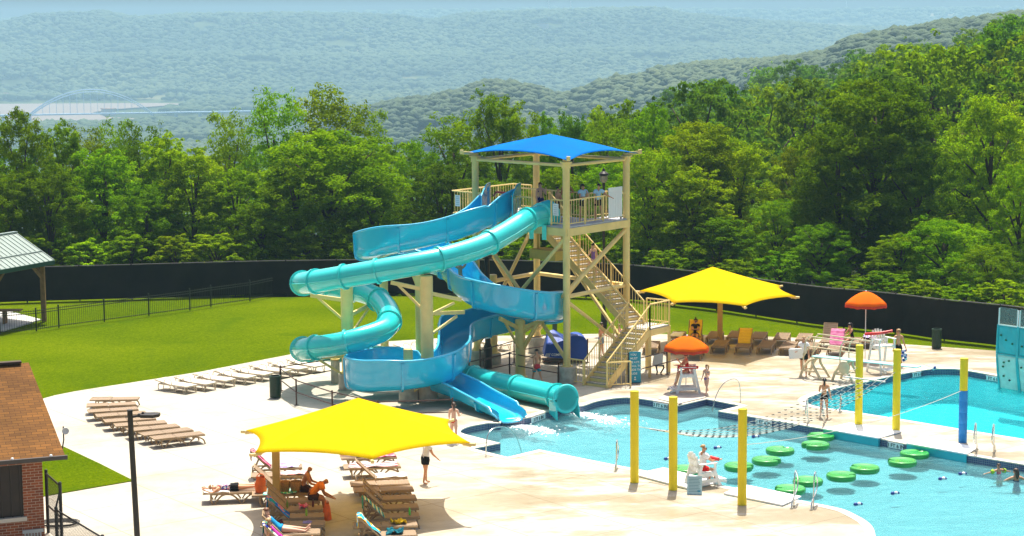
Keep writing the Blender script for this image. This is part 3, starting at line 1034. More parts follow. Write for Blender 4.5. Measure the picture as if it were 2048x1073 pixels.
def section(i, hw, grow):
    th, sd_, kx = frame_at(i)
    hl, hr = walls(i)
    pts = []
    up = Vector((0, 0, 1))
    bank = max(-0.2, min(0.2, kx * 0.25))
    for k_ in range(17):
        a = -1 + 2 * k_ / 16
        h = (hl if a < 0 else hr)
        q = abs(a)
        x = hw * (1 - (1 - min(1, q / 0.62)) ** 1.8) if q < 0.62 else hw + 0.03 * (q - .62) / .38
        z = (1 - math.sqrt(max(0, 1 - min(1, q / 0.62) ** 2))) * 0.42 if q < 0.62 else 0.42 + (h - 0.42) * (q - 0.62) / 0.38
        x = x * (1 if a > 0 else -1)
        pts.append(bpath[i] + sd_ * x * (1 + grow / hw) + up * (z + x * bank * 0.5 - grow))
    return pts


HW = 0.62
mb = MB()
inn = [section(i, HW, 0.0) for i in range(bk)]
out = [section(i, HW, 0.05) for i in range(bk)]
vs, fs = [], []
for i in range(bk):
    vs += inn[i] + out[i]
m_ = 34
for i in range(bk - 1):
    for j in range(16):
        fs.append((i * m_ + j, (i + 1) * m_ + j, (i + 1) * m_ + j + 1, i * m_ + j + 1))
        fs.append((i * m_ + 17 + j, i * m_ + 18 + j, (i + 1) * m_ + 18 + j, (i + 1) * m_ + 17 + j))
for i in (0, bk - 1):
    for j in range(16):
        fs.append((i * m_ + j, i * m_ + j + 1, i * m_ + 18 + j, i * m_ + 17 + j))
mb.add(vs, fs)
relto(mb.build('flume_body', BLUE, smooth=50), open_slide)
for sgi in (0, 16):
    mb = MB()
    mb.tube([(inn[i][sgi] + out[i][sgi]) / 2 for i in range(bk)], 0.058, 8)
    relto(mb.build('rim', BLUERIM, smooth=50), open_slide)
s = 1.4
while s < BL - 0.8:
    i = min(range(bk), key=lambda q: abs(bc[q] - s))
    th, _, _ = frame_at(i)
    o1 = section(i, HW, 0.05); o2 = section(i, HW, 0.115)
    mb = MB()
    vs = [p - th * 0.045 for p in o1] + [p - th * 0.045 for p in o2] + [p + th * 0.045 for p in o1] + [p + th * 0.045 for p in o2]
    fs = []
    for j in range(16):
        fs += [(17 + j, 18 + j, 52 + j, 51 + j), (j, 17 + j, 18 + j, j + 1)[::1], (34 + j, 35 + j, 52 + j, 51 + j)]
    mb.add(vs, fs)
    relto(mb.build('joint_flange', BLUE), open_slide)
    s += 2.15
# the tall entry cheeks at the deck
th = (bpath[3] - bpath[0]); th.z = 0; th.normalize()
sd_ = th.cross(Vector((0, 0, 1)))
for sg in (-1, 1):
    mb = MB()
    P = []
    for k_ in range(9):
        u = k_ / 8
        P.append(bpath[0] + th * (-0.35 + 1.9 * u) + sd_ * sg * 0.71 + Vector((0, 0, 1.45 - 0.45 * max(0, (u - .35) / .65) ** 1.3)))
    bot = [q + Vector((0, 0, -1.1)) for q in reversed(P)]
    mb.plate(P + bot, 0.05)
    relto(mb.build('entry_cheek', BLUE), open_slide)
mb = MB()
mb.tube([fl(3.75, 0.25, DZ + 1.05), fl(4.0, 0.1, DZ + 1.25), fl(4.7, 0.1, DZ + 1.25), fl(5.0, 0.25, DZ + 1.05)], 0.05, 8)
relto(mb.build('entry_bar', RED), open_slide)

# supports of the slides
def support(px, base, ztop, r, label, ped=0.72, arms=(), y=None, rp=None):
    b_ = at(px, base) if y is None else Vector(((px - 1024) / F * y, y, 0))
    t_ = thing('slide_support_column', label, 'support column', (b_.x, b_.y, 0), 0, 'tan columns carrying the slides')
    if ped:
        mb = MB(); mb.lathe([(rp or r + 0.16, -0.1), (rp or r + 0.16, ped - 0.03), ((rp or r + .16) - 0.03, ped)], (0, 0, 0), 18); mb.build('footing', CONC, t_, smooth=True)
    mb = MB(); mb.lathe([(r + 0.1, ped), (r + 0.1, ped + 0.05), (r, ped + 0.05), (r, ztop - 0.03), (r - 0.03, ztop)], (0, 0, 0), 18); mb.build('column', TAN, t_, smooth=True)
    for (ex, ey, ez, bz) in arms:
        mb = MB()
        mb.bar((0, 0, ztop - 0.25 if bz is None else bz), (ex, ey, ez), 0.1, 0.16)
        d_ = Vector((ex, ey, 0)).normalized()
        mb.bar((0, 0, (ztop - 1.3 if bz is None else bz - 1.0)), (ex * 0.8, ey * 0.8, ez - 0.1), 0.08, 0.1)
        mb.build('support_arm', TAN, t_)
    return t_
support(690, 787, 4.62, 0.27, 'thick tan column under the upper left bend of the teal tube', arms=((-1.6, 0.3, 4.1, 3.9), (1.0, 3.4, 3.35, 3.2), (-1.5, -1.0, 1.55, 1.5), (1.0, -1.2, 2.1, 2.0)), y=82.7)
support(664, 776, 1.2, 0.12, 'low concrete pier beside the thick column on the left', ped=1.05, rp=0.2, y=84.2)
support(851, 810, 5.32, 0.27, 'tall thick tan column in the middle under the teal tube', arms=((1.4, 1.3, 4.1, 4.6), (-1.5, 0.3, 5.0, 4.7), (1.5, 2.4, 3.4, 3.7)), y=79.95)
support(837, 800, 5.5, 0.2, 'slimmer tan column just behind the tall middle one', arms=((-0.6, 0.3, 5.4, 5.0),), y=84.3)
support(812, 815, 2.25, 0.2, 'short tan column inside the lowest bend of the blue flume', arms=((0.2, -1.0, 1.0, 1.3), (0.3, 1.1, 0.75, 1.1), (0.8, -0.9, 1.0, 1.2)), y=79.85, rp=0.42)
support(1041, 755, 2.62, 0.23, 'tan column under the right bend of the blue flume', ped=0.0, arms=((1.0, -1.1, 2.75, 2.2), (-0.9, -1.8, 2.95, 2.2), (1.1, -0.6, 2.7, 2.0)))
support(765, 760, 4.9, 0.19, 'tan column hidden behind the blue flume at its left turn', ped=0.5, y=87.2)
support(985, 725, 4.2, 0.2, 'tan post behind the tower under the back of the blue flume', ped=0.5, y=88.9)

# brown queue railings round the slides
def queue_rail(tops, label):
    P = [at(px, py, 1.08) for px, py in tops]
    t_ = thing('queue_railing', label, 'railing', (P[0].x, P[0].y, 0), 0, 'dark brown pipe railings of the slide queue')
    o0 = Vector((P[0].x, P[0].y, 0))
    for p in P:
        q = p - o0
        mb = MB(); mb.cyl((q.x, q.y, 0), (q.x, q.y, 1.12), 0.035, 8); mb.cyl((q.x, q.y, 0), (q.x, q.y, 0.02), 0.1, 10); mb.build('post', BROWN_RAIL, t_)
    mb = MB()
    for a, b_ in zip(P, P[1:]):
        for h in (1.05, 0.55):
            mb.cyl((a.x - o0.x, a.y - o0.y, h), (b_.x - o0.x, b_.y - o0.y, h), 0.025, 6)
    mb.build('rail', BROWN_RAIL, t_)
queue_rail([(560, 736), (592, 760), (664, 783), (755, 803), (905, 798)], 'brown queue railing running past the green bin to the foot of the blue flume')
queue_rail([(561, 733), (676, 716)], 'short brown queue railing beside the thick left column')
queue_rail([(938, 723), (1019, 706), (1117, 723)], 'brown queue railing beside the boy in swim trunks')
queue_rail([(960, 700), (1028, 681), (1100, 668), (1175, 680)], 'brown queue railing behind the blue covered cart')
queue_rail([(1278, 716), (1334, 702), (1372, 692)], 'brown queue railing right of the height sign')

# foam where the slides run into the water
FOAM = mat('white_water_foam', (0.85, 0.9, 0.9), 0.6, 0.3, bump=0.6, bscale=12)
mb = MB()
rr = random.Random(3)
for (px0, py0, px1, py1, w0, cnt) in ((1018, 846, 1100, 866, 0.3, 700), (1140, 822, 1260, 850, 0.3, 600)):
    a, b_ = at(px0, py0, WATER_Z), at(px1, py1, WATER_Z)
    for _ in range(cnt):
        t = rr.random() ** 1.5
        p = a.lerp(b_, t)
        p += Vector((rr.gauss(0, w0 * (0.3 + t * 1.1)), rr.gauss(0, w0 * (0.3 + t)), 0))
        r = rr.uniform(0.012, 0.05) * (1.1 - 0.6 * t)
        mb.ball(p, (r * 1.6, r * 1.6, r * rr.uniform(.3, .9)), 4)
tag(mb.build('foam', FOAM, smooth=60), kind='stuff')

# ================================================================== TREES
def leaf_mat(name, dark, light, trl):
    m_ = bpy.data.materials.new(name)
    m_.use_nodes = True
    N, L = m_.node_tree.nodes, m_.node_tree.links
    b = N['Principled BSDF']
    b.inputs['Roughness'].default_value = 0.5
    b.inputs['Specular IOR Level'].default_value = 0.0
    at_ = N.new('ShaderNodeAttribute'); at_.attribute_name = 'tint'
    oi = N.new('ShaderNodeObjectInfo')
    r = ramp(N, L, at_.outputs['Fac'], [(0.05, dark), (0.55, tuple((a + c) / 2 for a, c in zip(dark, light))), (0.95, light)])
    hv = N.new('ShaderNodeHueSaturation')
    mr = N.new('ShaderNodeMapRange'); mr.inputs[3].default_value, mr.inputs[4].default_value = 0.78, 1.22
    L.new(oi.outputs['Random'], mr.inputs[0]); L.new(mr.outputs[0], hv.inputs['Value'])
    mh = N.new('ShaderNodeMapRange'); mh.inputs[3].default_value, mh.inputs[4].default_value = 0.487, 0.51
    L.new(oi.outputs['Random'], mh.inputs[0]); L.new(mh.outputs[0], hv.inputs['Hue'])
    L.new(r.outputs[0], hv.inputs['Color'])
    L.new(hv.outputs[0], b.inputs['Base Color'])
    tr = N.new('ShaderNodeBsdfTranslucent')
    g = N.new('ShaderNodeMix'); g.data_type = 'RGBA'; g.blend_type = 'MULTIPLY'; g.inputs[0].default_value = 1
    L.new(hv.outputs[0], g.inputs[6]); g.inputs[7].default_value = (1.5, 1.7, 0.3, 1)
    L.new(g.outputs[2], tr.inputs[0])
    ms = N.new('ShaderNodeMixShader'); ms.inputs[0].default_value = trl
    L.new(b.outputs[0], ms.inputs[1]); L.new(tr.outputs[0], ms.inputs[2])
    L.new(ms.outputs[0], N['Material Output'].inputs[0])
    return m_


LEAF = {
    'mid': leaf_mat('leaves_mid_green', (0.06, 0.15, 0.001), (0.23, 0.34, 0.001), 0.42),
    'dark': leaf_mat('leaves_dark_green', (0.04, 0.115, 0.001), (0.165, 0.27, 0.002), 0.38),
    'light': leaf_mat('leaves_yellow_green', (0.10, 0.20, 0.001), (0.32, 0.41, 0.001), 0.46),
    'olive': leaf_mat('leaves_olive_green', (0.075, 0.14, 0.002), (0.23, 0.29, 0.004), 0.42),
    'cool': leaf_mat('leaves_cool_green', (0.04, 0.11, 0.010), (0.13, 0.22, 0.02), 0.38),
}
BARK = mat('grey_brown_bark', (0.075, 0.055, 0.04), 0.9, 0.1, var=0.35, vscale=3, bump=0.5, bscale=12)


def crown_mesh(name, seed, nclump, per, leaf, shape, base=0.28, open_=0.0, flat=0.6, droop=0.0):
    """Unit tree crown (height 1, radius about 0.36) as many leaf-sized faces gathered into clumps."""
    g = np.random.default_rng(seed)
    cl = []
    # big boughs give the uneven outline, clumps sit on them
    nb = 80 if nclump > 900 else {'round': 42, 'tall': 24, 'layer': 26}[shape]
    boughs = []
    for i in range(nb):
        a = 2 * math.pi * (i * 0.38197 + g.uniform(-.05, .05))
        u = (i + 0.5) / nb
        h = base + (0.93 - base) * (u if shape != 'round' else (1 - math.cos(u * math.pi * .86)) / 1.905)
        w_ = (h - base) / (0.93 - base)
        if shape == 'round': r = 0.31 * math.sqrt(max(0.03, 1 - (w_ * 1.35 - 0.42) ** 2 / 0.93))
        elif shape == 'tall': r = 0.19 * (1.1 - 0.6 * w_)
        else: r = 0.31 * (1.06 - 0.78 * w_ ** 1.3)
        r *= g.uniform(0.62, 1.12)
        br_ = g.uniform(0.055, 0.095) * (1.0 if shape != 'tall' else .85)
        boughs.append((np.array([math.cos(a) * r, math.sin(a) * r, h + g.uniform(-.03, .03)]), br_))
    for zc in (0.3, 0.5, 0.68, 0.8):
        boughs.append((np.array([g.uniform(-.06, .06), g.uniform(-.06, .06), base + (1 - base) * zc]), 0.12 if shape != 'tall' else 0.06))
    for i in range(nclump):
        c, br_ = boughs[i % len(boughs)]
        dvec = g.normal(size=3); dvec /= np.linalg.norm(dvec)
        dvec[2] = dvec[2] * 0.8 + 0.18
        p = c + dvec * br_ * g.uniform(0.7, 1.15)
        cl.append((p, g.uniform(0.022, 0.046), 0.55 * ((i % len(boughs)) * 0.618 % 1) + 0.45 * g.random()))
    # a few stray sprigs that stand out of the outline
    for i in range(int(nclump * 0.10)):
        c, br_ = boughs[g.integers(len(boughs))]
        dvec = g.normal(size=3); dvec /= np.linalg.norm(dvec); dvec[2] = abs(dvec[2])
        cl.append((c + dvec * br_ * g.uniform(1.2, 1.55), g.uniform(0.015, 0.026), g.random()))
    C, Nn, T = [], [], []
    for (p, r, tn) in cl:
        k = max(4, int(per * (r / 0.04) ** 2 * (1 - open_)))
        q = g.normal(size=(k, 3)); q /= np.linalg.norm(q, axis=1)[:, None]
        rr_ = g.uniform(0.35, 1.05, size=(k, 1))
        off = q * rr_ * r
        off[:, 2] *= flat
        off[:, 2] -= droop * (off[:, 0] ** 2 + off[:, 1] ** 2) ** 0.5
        C.append(p + off)
        nn_ = q * 0.9 + np.array([0, 0, 0.5]) + g.normal(size=(k, 3)) * 0.38
        Nn.append(nn_ / np.linalg.norm(nn_, axis=1)[:, None])
        T.append(np.clip(tn * 0.65 + g.uniform(0, 0.35, size=k), 0, 1))
    C, Nn, T = np.concatenate(C), np.concatenate(Nn), np.concatenate(T)
    k = len(C)
    rv_ = g.normal(size=(k, 3))
    u = np.cross(Nn, rv_); u /= np.linalg.norm(u, axis=1)[:, None] + 1e-9
    v = np.cross(Nn, u)
    sz = (leaf * g.uniform(0.6, 1.3, size=(k, 1)))
    P = np.empty((k, 4, 3))
    P[:, 0] = C + u * sz; P[:, 1] = C + v * sz * 0.62 + Nn * sz * 0.18; P[:, 2] = C - u * sz; P[:, 3] = C - v * sz * 0.62 + Nn * sz * 0.18
    me = bpy.data.meshes.new(name)
    me.vertices.add(4 * k); me.vertices.foreach_set('co', P.reshape(-1).astype(np.float32))
    me.loops.add(4 * k); me.loops.foreach_set('vertex_index', np.arange(4 * k, dtype=np.int32))
    me.polygons.add(k); me.polygons.foreach_set('loop_start', np.arange(0, 4 * k, 4, dtype=np.int32))
    me.update(calc_edges=True)
    a = me.attributes.new('tint', 'FLOAT', 'POINT')
    a.data.foreach_set('value', np.repeat(T, 4).astype(np.float32))
    me.materials.append(LEAF['mid'])
    return me, boughs


def trunk_mesh(name, boughs, seed, r=0.02):
    g = random.Random(seed)
    mb = MB()
    top = 0.82
    P, Rr = [], []
    for i in range(7):
        u = i / 6
        P.append((g.uniform(-.008, .008) * (1 + u), g.uniform(-.008, .008) * (1 + u), top * u - 0.06))
        Rr.append(r * (1.25 - u) + 0.002 if i else r * 1.6)
    mb.tube(P, Rr, 7)
    for (c, b_) in boughs[::4]:
        z0 = max(0.16, c[2] * 0.62)
        mid = (c[0] * 0.45, c[1] * 0.45, z0 + (c[2] - z0) * 0.6)
        mb.tube([(0, 0, z0), mid, tuple(c * np.array([1, 1, 1.0]))], [r * 0.5, r * 0.33, r * 0.12], 5)
    return mb


PROTO = {}
def proto(key, *a, **k):
    me, b_ = crown_mesh('crown_' + key, *a, **k)
    tm = trunk_mesh('trunk', b_, a[0])
    me_t = bpy.data.meshes.new('trunk_' + key); me_t.from_pydata(tm.v, [], tm.f); me_t.materials.append(BARK); me_t.shade_smooth()
    PROTO[key] = (me, me_t)


proto('round_a', 1, 620, 76, 0.0072, 'round', base=0.2)
proto('round_b', 2, 620, 76, 0.0072, 'round', base=0.24, flat=0.75)
proto('round_c', 12, 1000, 78, 0.0072, 'round', base=0.12)
proto('layer_a', 3, 480, 74, 0.0075, 'layer', base=0.22, flat=0.38, droop=0.35)
proto('layer_b', 4, 480, 74, 0.0075, 'layer', base=0.26, flat=0.34, droop=0.4)
proto('open_a', 5, 430, 44, 0.0068, 'tall', base=0.26, open_=0.2)
proto('open_b', 6, 400, 42, 0.0068, 'tall', base=0.30, open_=0.25)
proto('bush', 7, 260, 60, 0.016, 'round', base=0.03)
proto('far_a', 8, 300, 40, 0.0115, 'round', base=0.22)
proto('far_b', 9, 300, 40, 0.0115, 'tall', base=0.2)
proto('far_c', 10, 300, 40, 0.0115, 'round', base=0.25, flat=.8)


def tree(name, key, lm, x, y, h, wd, label, group=None, rz=None, cat='tree', trunk=True, z=None):
    z = ground_z(x, y) if z is None else z
    t_ = thing(name, label, cat, (x, y, z), RND.uniform(0, 6.28) if rz is None else rz, group)
    t_.scale = (wd, wd * RND.uniform(0.9, 1.1), h)
    me, mt = PROTO[key]
    c = bpy.data.objects.new('crown', me); COL.objects.link(c); c.parent = t_
    c.material_slots[0].link = 'OBJECT'; c.material_slots[0].material = LEAF[lm]
    if trunk:
        q = bpy.data.objects.new('trunk', mt); COL.objects.link(q); q.parent = t_
    return t_


def ptree(px, ytop, y, wpx, key, lm, label, name='broadleaf_tree', group=None, rz=None):
    """Tree at distance y whose tip shows at (px, ytop) and whose crown is wpx wide in the photograph."""
    if y < 123: y += 4.5 if px < 1300 else 2.5
    x = at_y(px, ytop, y).x
    zt = at_y(px, ytop, y).z
    zb = ground_z(x, y)
    h = zt - zb
    wm = wpx * y / F
    base_w = {'round': 0.80, 'layer': 0.78, 'open': 0.56, 'bush': 0.80}[key.split('_')[0]]
    return tree(name, key, lm, x, y, h, wm / base_w, label, group, rz)


G = 'trees along the black fence'
near = [
    # left block
    (-30, 235, 128, 130, 'round_b', 'mid', 'round tree cut by the left picture edge above the pavilion roof'),
    (40, 225, 124, 190, 'round_a', 'mid', 'full mid green tree above the green metal pavilion roof'),
    (120, 238, 130, 170, 'layer_b', 'mid', 'tree whose tip stands just below the near foot of the bridge arch'),
    (165, 240, 136, 150, 'open_a', 'olive', 'tall airy tree rising below the middle of the bridge arch'),
    (228, 226, 140, 130, 'open_b', 'mid', 'thin leafy tree with a loose top against the river'),
    (280, 236, 138, 160, 'open_a', 'dark', 'dark loose-topped tree at the right foot of the bridge arch'),
    (205, 290, 120, 260, 'layer_a', 'mid', 'tree with flat feathery tiers and a bare lower trunk left of centre'),
    (330, 262, 121, 240, 'layer_b', 'light', 'broad tree of light feathery sprays between the bridge and the big round tree'),
    (385, 290, 119, 220, 'layer_a', 'light', 'lower feathery tree in front of the light spreading one'),
    (95, 330, 117, 220, 'round_b', 'dark', 'shady tree just behind the pavilion post'),
    (10, 350, 116, 200, 'round_a', 'mid', 'shady tree directly behind the pavilion roof ridge'),
    (290, 370, 117.5, 200, 'round_b', 'dark', 'dark full tree low behind the fence under the feathery trees'),
    (455, 210, 134, 170, 'open_b', 'olive', 'tall airy tree with gaps, left of the tallest pair'),
    (545, 168, 136, 190, 'open_a', 'mid', 'tall open tree with a pale green top and visible limbs'),
    (655, 160, 140, 260, 'open_a', 'olive', 'tallest olive tree with a wide loose crown above the big round tree'),
    (735, 205, 141, 150, 'open_b', 'olive', 'sparse olive tree beside the tallest one'),
    (470, 330, 119, 210, 'layer_b', 'mid', 'mid green tree close on the left of the big round tree'),
    (660, 266, 118.5, 410, 'round_c', 'mid', 'big dome shaped tree left of the blue flume'),
    (590, 330, 116.5, 260, 'round_b', 'mid', 'rounded lower tree forming the left shoulder of the dome shaped tree'),
    (745, 345, 117, 220, 'round_b', 'mid', 'rounded lower tree forming the right shoulder of the dome shaped tree'),
    (520, 400, 115.8, 210, 'round_a', 'dark', 'dark tree at the fence below the dome shaped tree'),
    (835, 270, 126, 190, 'open_b', 'dark', 'dark slender tree between the dome shaped tree and the tower'),
    (910, 215, 128, 220, 'open_a', 'mid', 'tall bright topped tree behind the left tower post'),
    (1000, 190, 130, 230, 'round_b', 'mid', 'tall full tree whose top shows above the blue cloth roof'),
    (880, 330, 119, 230, 'round_a', 'dark', 'dark full tree behind the top of the blue flume'),
    (1000, 360, 118, 240, 'round_b', 'dark', 'dark full tree behind the railed deck'),
    (1090, 235, 134, 140, 'round_a', 'mid', 'small round topped tree right of the tree above the cloth roof'),
    (1145, 230, 133, 150, 'round_b', 'dark', 'dark rounded tree directly above the blue cloth roof'),
    (1215, 222, 131, 170, 'open_a', 'mid', 'loose tree above the right end of the blue cloth roof'),
    (1120, 330, 119, 220, 'layer_a', 'mid', 'feathery tree seen between the tower posts'),
    (1210, 330, 118, 200, 'round_a', 'mid', 'tree seen through the right half of the tower'),
    (1305, 218, 128, 190, 'round_a', 'mid', 'round topped tree just right of the tower roof corner'),
    (1400, 250, 120, 300, 'round_c', 'light', 'bright yellow green tree right of the tower with a rounded top'),
    (1300, 300, 117, 240, 'round_b', 'light', 'light green tree touching the right tower post'),
    (1390, 330, 115, 250, 'layer_b', 'light', 'light green tree in the front of the group above the yellow shade'),
    (1480, 285, 120, 240, 'round_a', 'light', 'yellow green tree sloping down to the right behind the yellow shade'),
    (1440, 430, 112.5, 230, 'layer_a', 'dark', 'dark drooping tree right above the peak of the yellow shade'),
    (1555, 400, 113, 170, 'round_b', 'mid', 'mid green tree between the yellow green group and the big maple'),
    (1600, 290, 122, 200, 'round_b', 'olive', 'olive tree on the left flank of the big maple'),
    (1752, 166, 114, 400, 'round_c', 'dark', 'very large dark maple above the orange umbrella'),
    (1680, 260, 113, 250, 'round_b', 'dark', 'left shoulder tree pressed against the very large maple'),
    (1835, 290, 111.5, 230, 'round_b', 'dark', 'right shoulder tree pressed against the very large maple'),
    (1640, 450, 108, 200, 'round_a', 'dark', 'shady tree low behind the fence left of the orange umbrella'),
    (1985, 190, 116, 260, 'round_b', 'light', 'tall yellow green tree with bare limbs at the right edge'),
    (1935, 260, 118, 200, 'open_a', 'light', 'thin yellow green tree left of the one at the right edge'),
    (2040, 330, 104, 200, 'round_a', 'mid', 'full tree cut by the right edge above the climbing wall'),
    (1890, 440, 104, 260, 'round_b', 'mid', 'broad low tree with light sprays left of the climbing wall'),
    (1800, 465, 105, 210, 'layer_b', 'mid', 'low spreading tree behind the dark fence right of the orange umbrella'),
    (1980, 490, 100, 190, 'round_a', 'mid', 'low bushy tree behind the fence next to the climbing wall'),
]
for q in near:
    ptree(*q, group=G)
# undergrowth shrubs at the fence
SH = [(60, 470, 114.5), (175, 480, 114.6), (260, 465, 114.6), (350, 470, 114.5), (430, 468, 114.3), (610, 470, 114.3), (720, 478, 114.2), (800, 470, 114.3), (930, 470, 114), (1040, 480, 113.5), (1150, 470, 113), (1250, 480, 112),
      (1330, 500, 110.5), (1470, 520, 108), (1560, 505, 106.5), (1700, 560, 102), (1770, 545, 101.5), (1850, 560, 99.5), (1930, 570, 98), (2010, 560, 96.5)]
for i, (px, py, y) in enumerate(SH):
    ptree(px, py, y, RND.uniform(130, 190), 'bush', RND.choice(['mid', 'dark', 'light']), 'leafy shrub growing close behind the black fence', 'shrub', 'shrubs close behind the fence')

# wooded slope to the right and behind: single trees down to about 500 m
SKY = [(1060, 300), (1120, 240), (1170, 217), (1200, 187), (1340, 152), (1440, 124), (1530, 127), (1570, 112), (1680, 117), (1720, 92), (1760, 82), (1850, 62), (1900, 62), (1970, 44), (2000, 22), (2048, 6), (2200, -30)]
g = random.Random(21)
sites = []
for _ in range(12000):
    y = 150 + (g.random() ** 1.15) * 350
    px = g.uniform(-120, 2170)
    x = (px - 1024) / F * y
    if px < 1060 and y > 190: continue
    zt = HC - (lin(px, SKY) + ROLL * (px - 1024) + g.uniform(0, 45) - YH) * y / F
    h = min(zt - ground_z(x, y), g.uniform(17, 25))
    if px <= 1060:
        h = min(g.uniform(13, 18), 15.5 - 225 * y / F - ground_z(x, y))
    if h < 10: continue
    sp = 4.8 + h * 0.16 + (y - 150) * 0.004
    if any((x - q[0]) ** 2 + (y - q[1]) ** 2 < sp * sp for q in sites): continue
    sites.append((x, y, px, h))
sites.sort(key=lambda q: q[1])
right = [q for q in sites if q[2] > 1060]
left = [q for q in sites if q[2] <= 1060][:22]
right = right[:215]
for x, y, px, h in left + right:
    key = RND.choice(['far_a', 'far_b', 'far_c', 'far_a'])
    lm = RND.choice((['mid', 'dark', 'dark', 'cool', 'olive', 'mid'] if y < 215 else ['cool', 'cool', 'dark', 'mid']))  # farther trees get cooler leaves, blue haze put into their colour
    tree('hillside_tree', key, lm, x, y, h, h * RND.uniform(0.58, 0.8) / 0.78, 'one of the crowded trees on the wooded hillside behind the fence row', 'trees crowding the wooded hillside', trunk=y < 230)
print('SITES', len(sites), sites[-1][1], right[-1][1])
print('TREES', len(near), len(left), len(right))

# farther woods: a single mass of crowns laid over the hills
def woods(name, bands, seed, colors):
    g = np.random.default_rng(seed)
    bm = bmesh.new(); bmesh.ops.create_icosphere(bm, subdivisions=1, radius=1)
    base = np.array([v.co[:] for v in bm.verts]); tri = np.array([[v.index for v in f.verts] for f in bm.faces]); bm.free()
    nv, nf = len(base), len(tri)
    V, T, C = [], [], []
    cnt = 0
    for (d0, d1, p0, p1, n_, r0, r1, keep) in bands:
        for _ in range(n_):
            y = math.sqrt(g.uniform(d0 * d0, d1 * d1)); px = g.uniform(p0, p1)
            x = (px - 1024) / F * y
            z = ground_z(x, y)
            if z < -122.5 or not keep(px, y): continue
            # clearings
            q = math.sin(x * 0.011 + y * 0.004 + seed) * math.sin(y * 0.009 - x * 0.003 + 1.3 * seed)
            if q > 0.86 and y > 1500: continue
            r = g.uniform(r0, r1)
            nz = 1 + g.normal(size=(nv, 1)) * 0.13
            p = base * nz * np.array([r, r, r * g.uniform(0.5, 0.72)])
            p = p + np.array([x, y, z + r * 0.55 + 2.0])
            V.append(p); T.append(tri + cnt * nv)
            C.append(np.full(nv, np.clip(g.normal(0.5 + 0.22 * math.sin(x * .006) * math.sin(y * .005), 0.12), 0, 1)))
            cnt += 1
    V = np.concatenate(V).astype(np.float32); T = np.concatenate(T).astype(np.int32); C = np.concatenate(C).astype(np.float32)
    me = bpy.data.meshes.new(name)
    me.vertices.add(len(V)); me.vertices.foreach_set('co', V.reshape(-1))
    me.loops.add(3 * len(T)); me.loops.foreach_set('vertex_index', T.reshape(-1))
    me.polygons.add(len(T)); me.polygons.foreach_set('loop_start', np.arange(0, 3 * len(T), 3, dtype=np.int32))
    me.update(calc_edges=True)
    a = me.attributes.new('tint', 'FLOAT', 'POINT'); a.data.foreach_set('value', C)
    me.materials.append(colors); me.shade_smooth()
    o = bpy.data.objects.new(name, me); COL.objects.link(o)
    tag(o, kind='stuff')
    print(name, cnt)
    return o


WOODM = bpy.data.materials.new('distant_crowns'); WOODM.use_nodes = True
N, L, b = nodes_of(WOODM)
at_ = N.new('ShaderNodeAttribute'); at_.attribute_name = 'tint'
r = ramp(N, L, at_.outputs['Fac'], [(0.1, (0.018, 0.042, 0.012)), (0.5, (0.036, 0.070, 0.018)), (0.9, (0.075, 0.105, 0.028))])
L.new(r.outputs[0], b.inputs['Base Color']); b.inputs['Roughness'].default_value = 0.9
tc = N.new('ShaderNodeTexCoord'); n1 = N.new('ShaderNodeTexNoise'); n1.inputs['Scale'].default_value = 0.7; n1.inputs['Detail'].default_value = 5
L.new(tc.outputs['Object'], n1.inputs['Vector'])
bp = N.new('ShaderNodeBump'); bp.inputs['Strength'].default_value = 1.0; bp.inputs['Distance'].default_value = 1.2
L.new(n1.outputs[0], bp.inputs['Height']); L.new(bp.outputs[0], b.inputs['Normal'])
ALL = lambda px, y: True
woods('forest_mid', [(430, 900, 1050, 2250, 2600, 4, 7.5, ALL), (210, 430, 300, 1200, 1500, 3.5, 6, lambda px, y: ground_z((px - 1024) / F * y, y) + 14 < HC - 235 * y / F), (900, 1350, 1250, 2250, 6500, 3.6, 6.5, ALL), (1350, 1800, 480, 2250, 9000, 3.8, 6.8, ALL)], 5, WOODM)
woods('forest_far', [(1800, 2900, 560, 2250, 5000, 5, 9, ALL), (1700, 2870, -200, 600, 3200, 5, 9, ALL), (3200, 3980, -200, 2250, 4200, 7, 12, lambda px, y: px > 330 or y > 3900), (3950, 5300, -200, 2250, 26000, 6, 12, ALL), (6500, 7100, -200, 2250, 3500, 10, 18, ALL)], 6, WOODM)

# ------------------------------------------------------------------ bridge over the river, masts on the ridge, far buildings
BR = mat('pale_blue_bridge_steel', (0.30, 0.45, 0.62), 0.5)
pl, pr_ = at_y(58, 232, 3090), at_y(304, 226, 3140)
bt = thing('arch_bridge', 'pale blue arch bridge crossing the river far below', 'bridge', (pl.x, pl.y, 0))
dv = (pr_ - pl)
zd = -113.5
L2 = Vector((dv.x, dv.y, 0)); nrm = Vector((-L2.y, L2.x, 0)).normalized()
for sg in (-1, 1):
    for lift in (0.0, 6.5):
        mb = MB()
        mb.tube([L2 * u + nrm * sg * 11 + Vector((0, 0, zd + 4 * 39 * u * (1 - u) - lift * 0.6 * (1 - abs(2 * u - 1) ** 6 * 0.3))) for u in [i / 24 for i in range(25)]], 0.65, 5)
        mb.build('arch', BR, bt)
    for i in range(1, 18):
        u = i / 18
        mb = MB(); p = L2 * u + nrm * sg * 11
        mb.cyl(p + Vector((0, 0, zd)), p + Vector((0, 0, zd + 4 * 39 * u * (1 - u))), 0.2, 4); mb.build('hanger', BR, bt)
mb = MB(); mb.bar(L2 * -0.35 + Vector((0, 0, zd)), L2 * 1.9 + Vector((0, 0, zd - 1)), 16, 2.2); mb.build('road_deck', BR, bt)
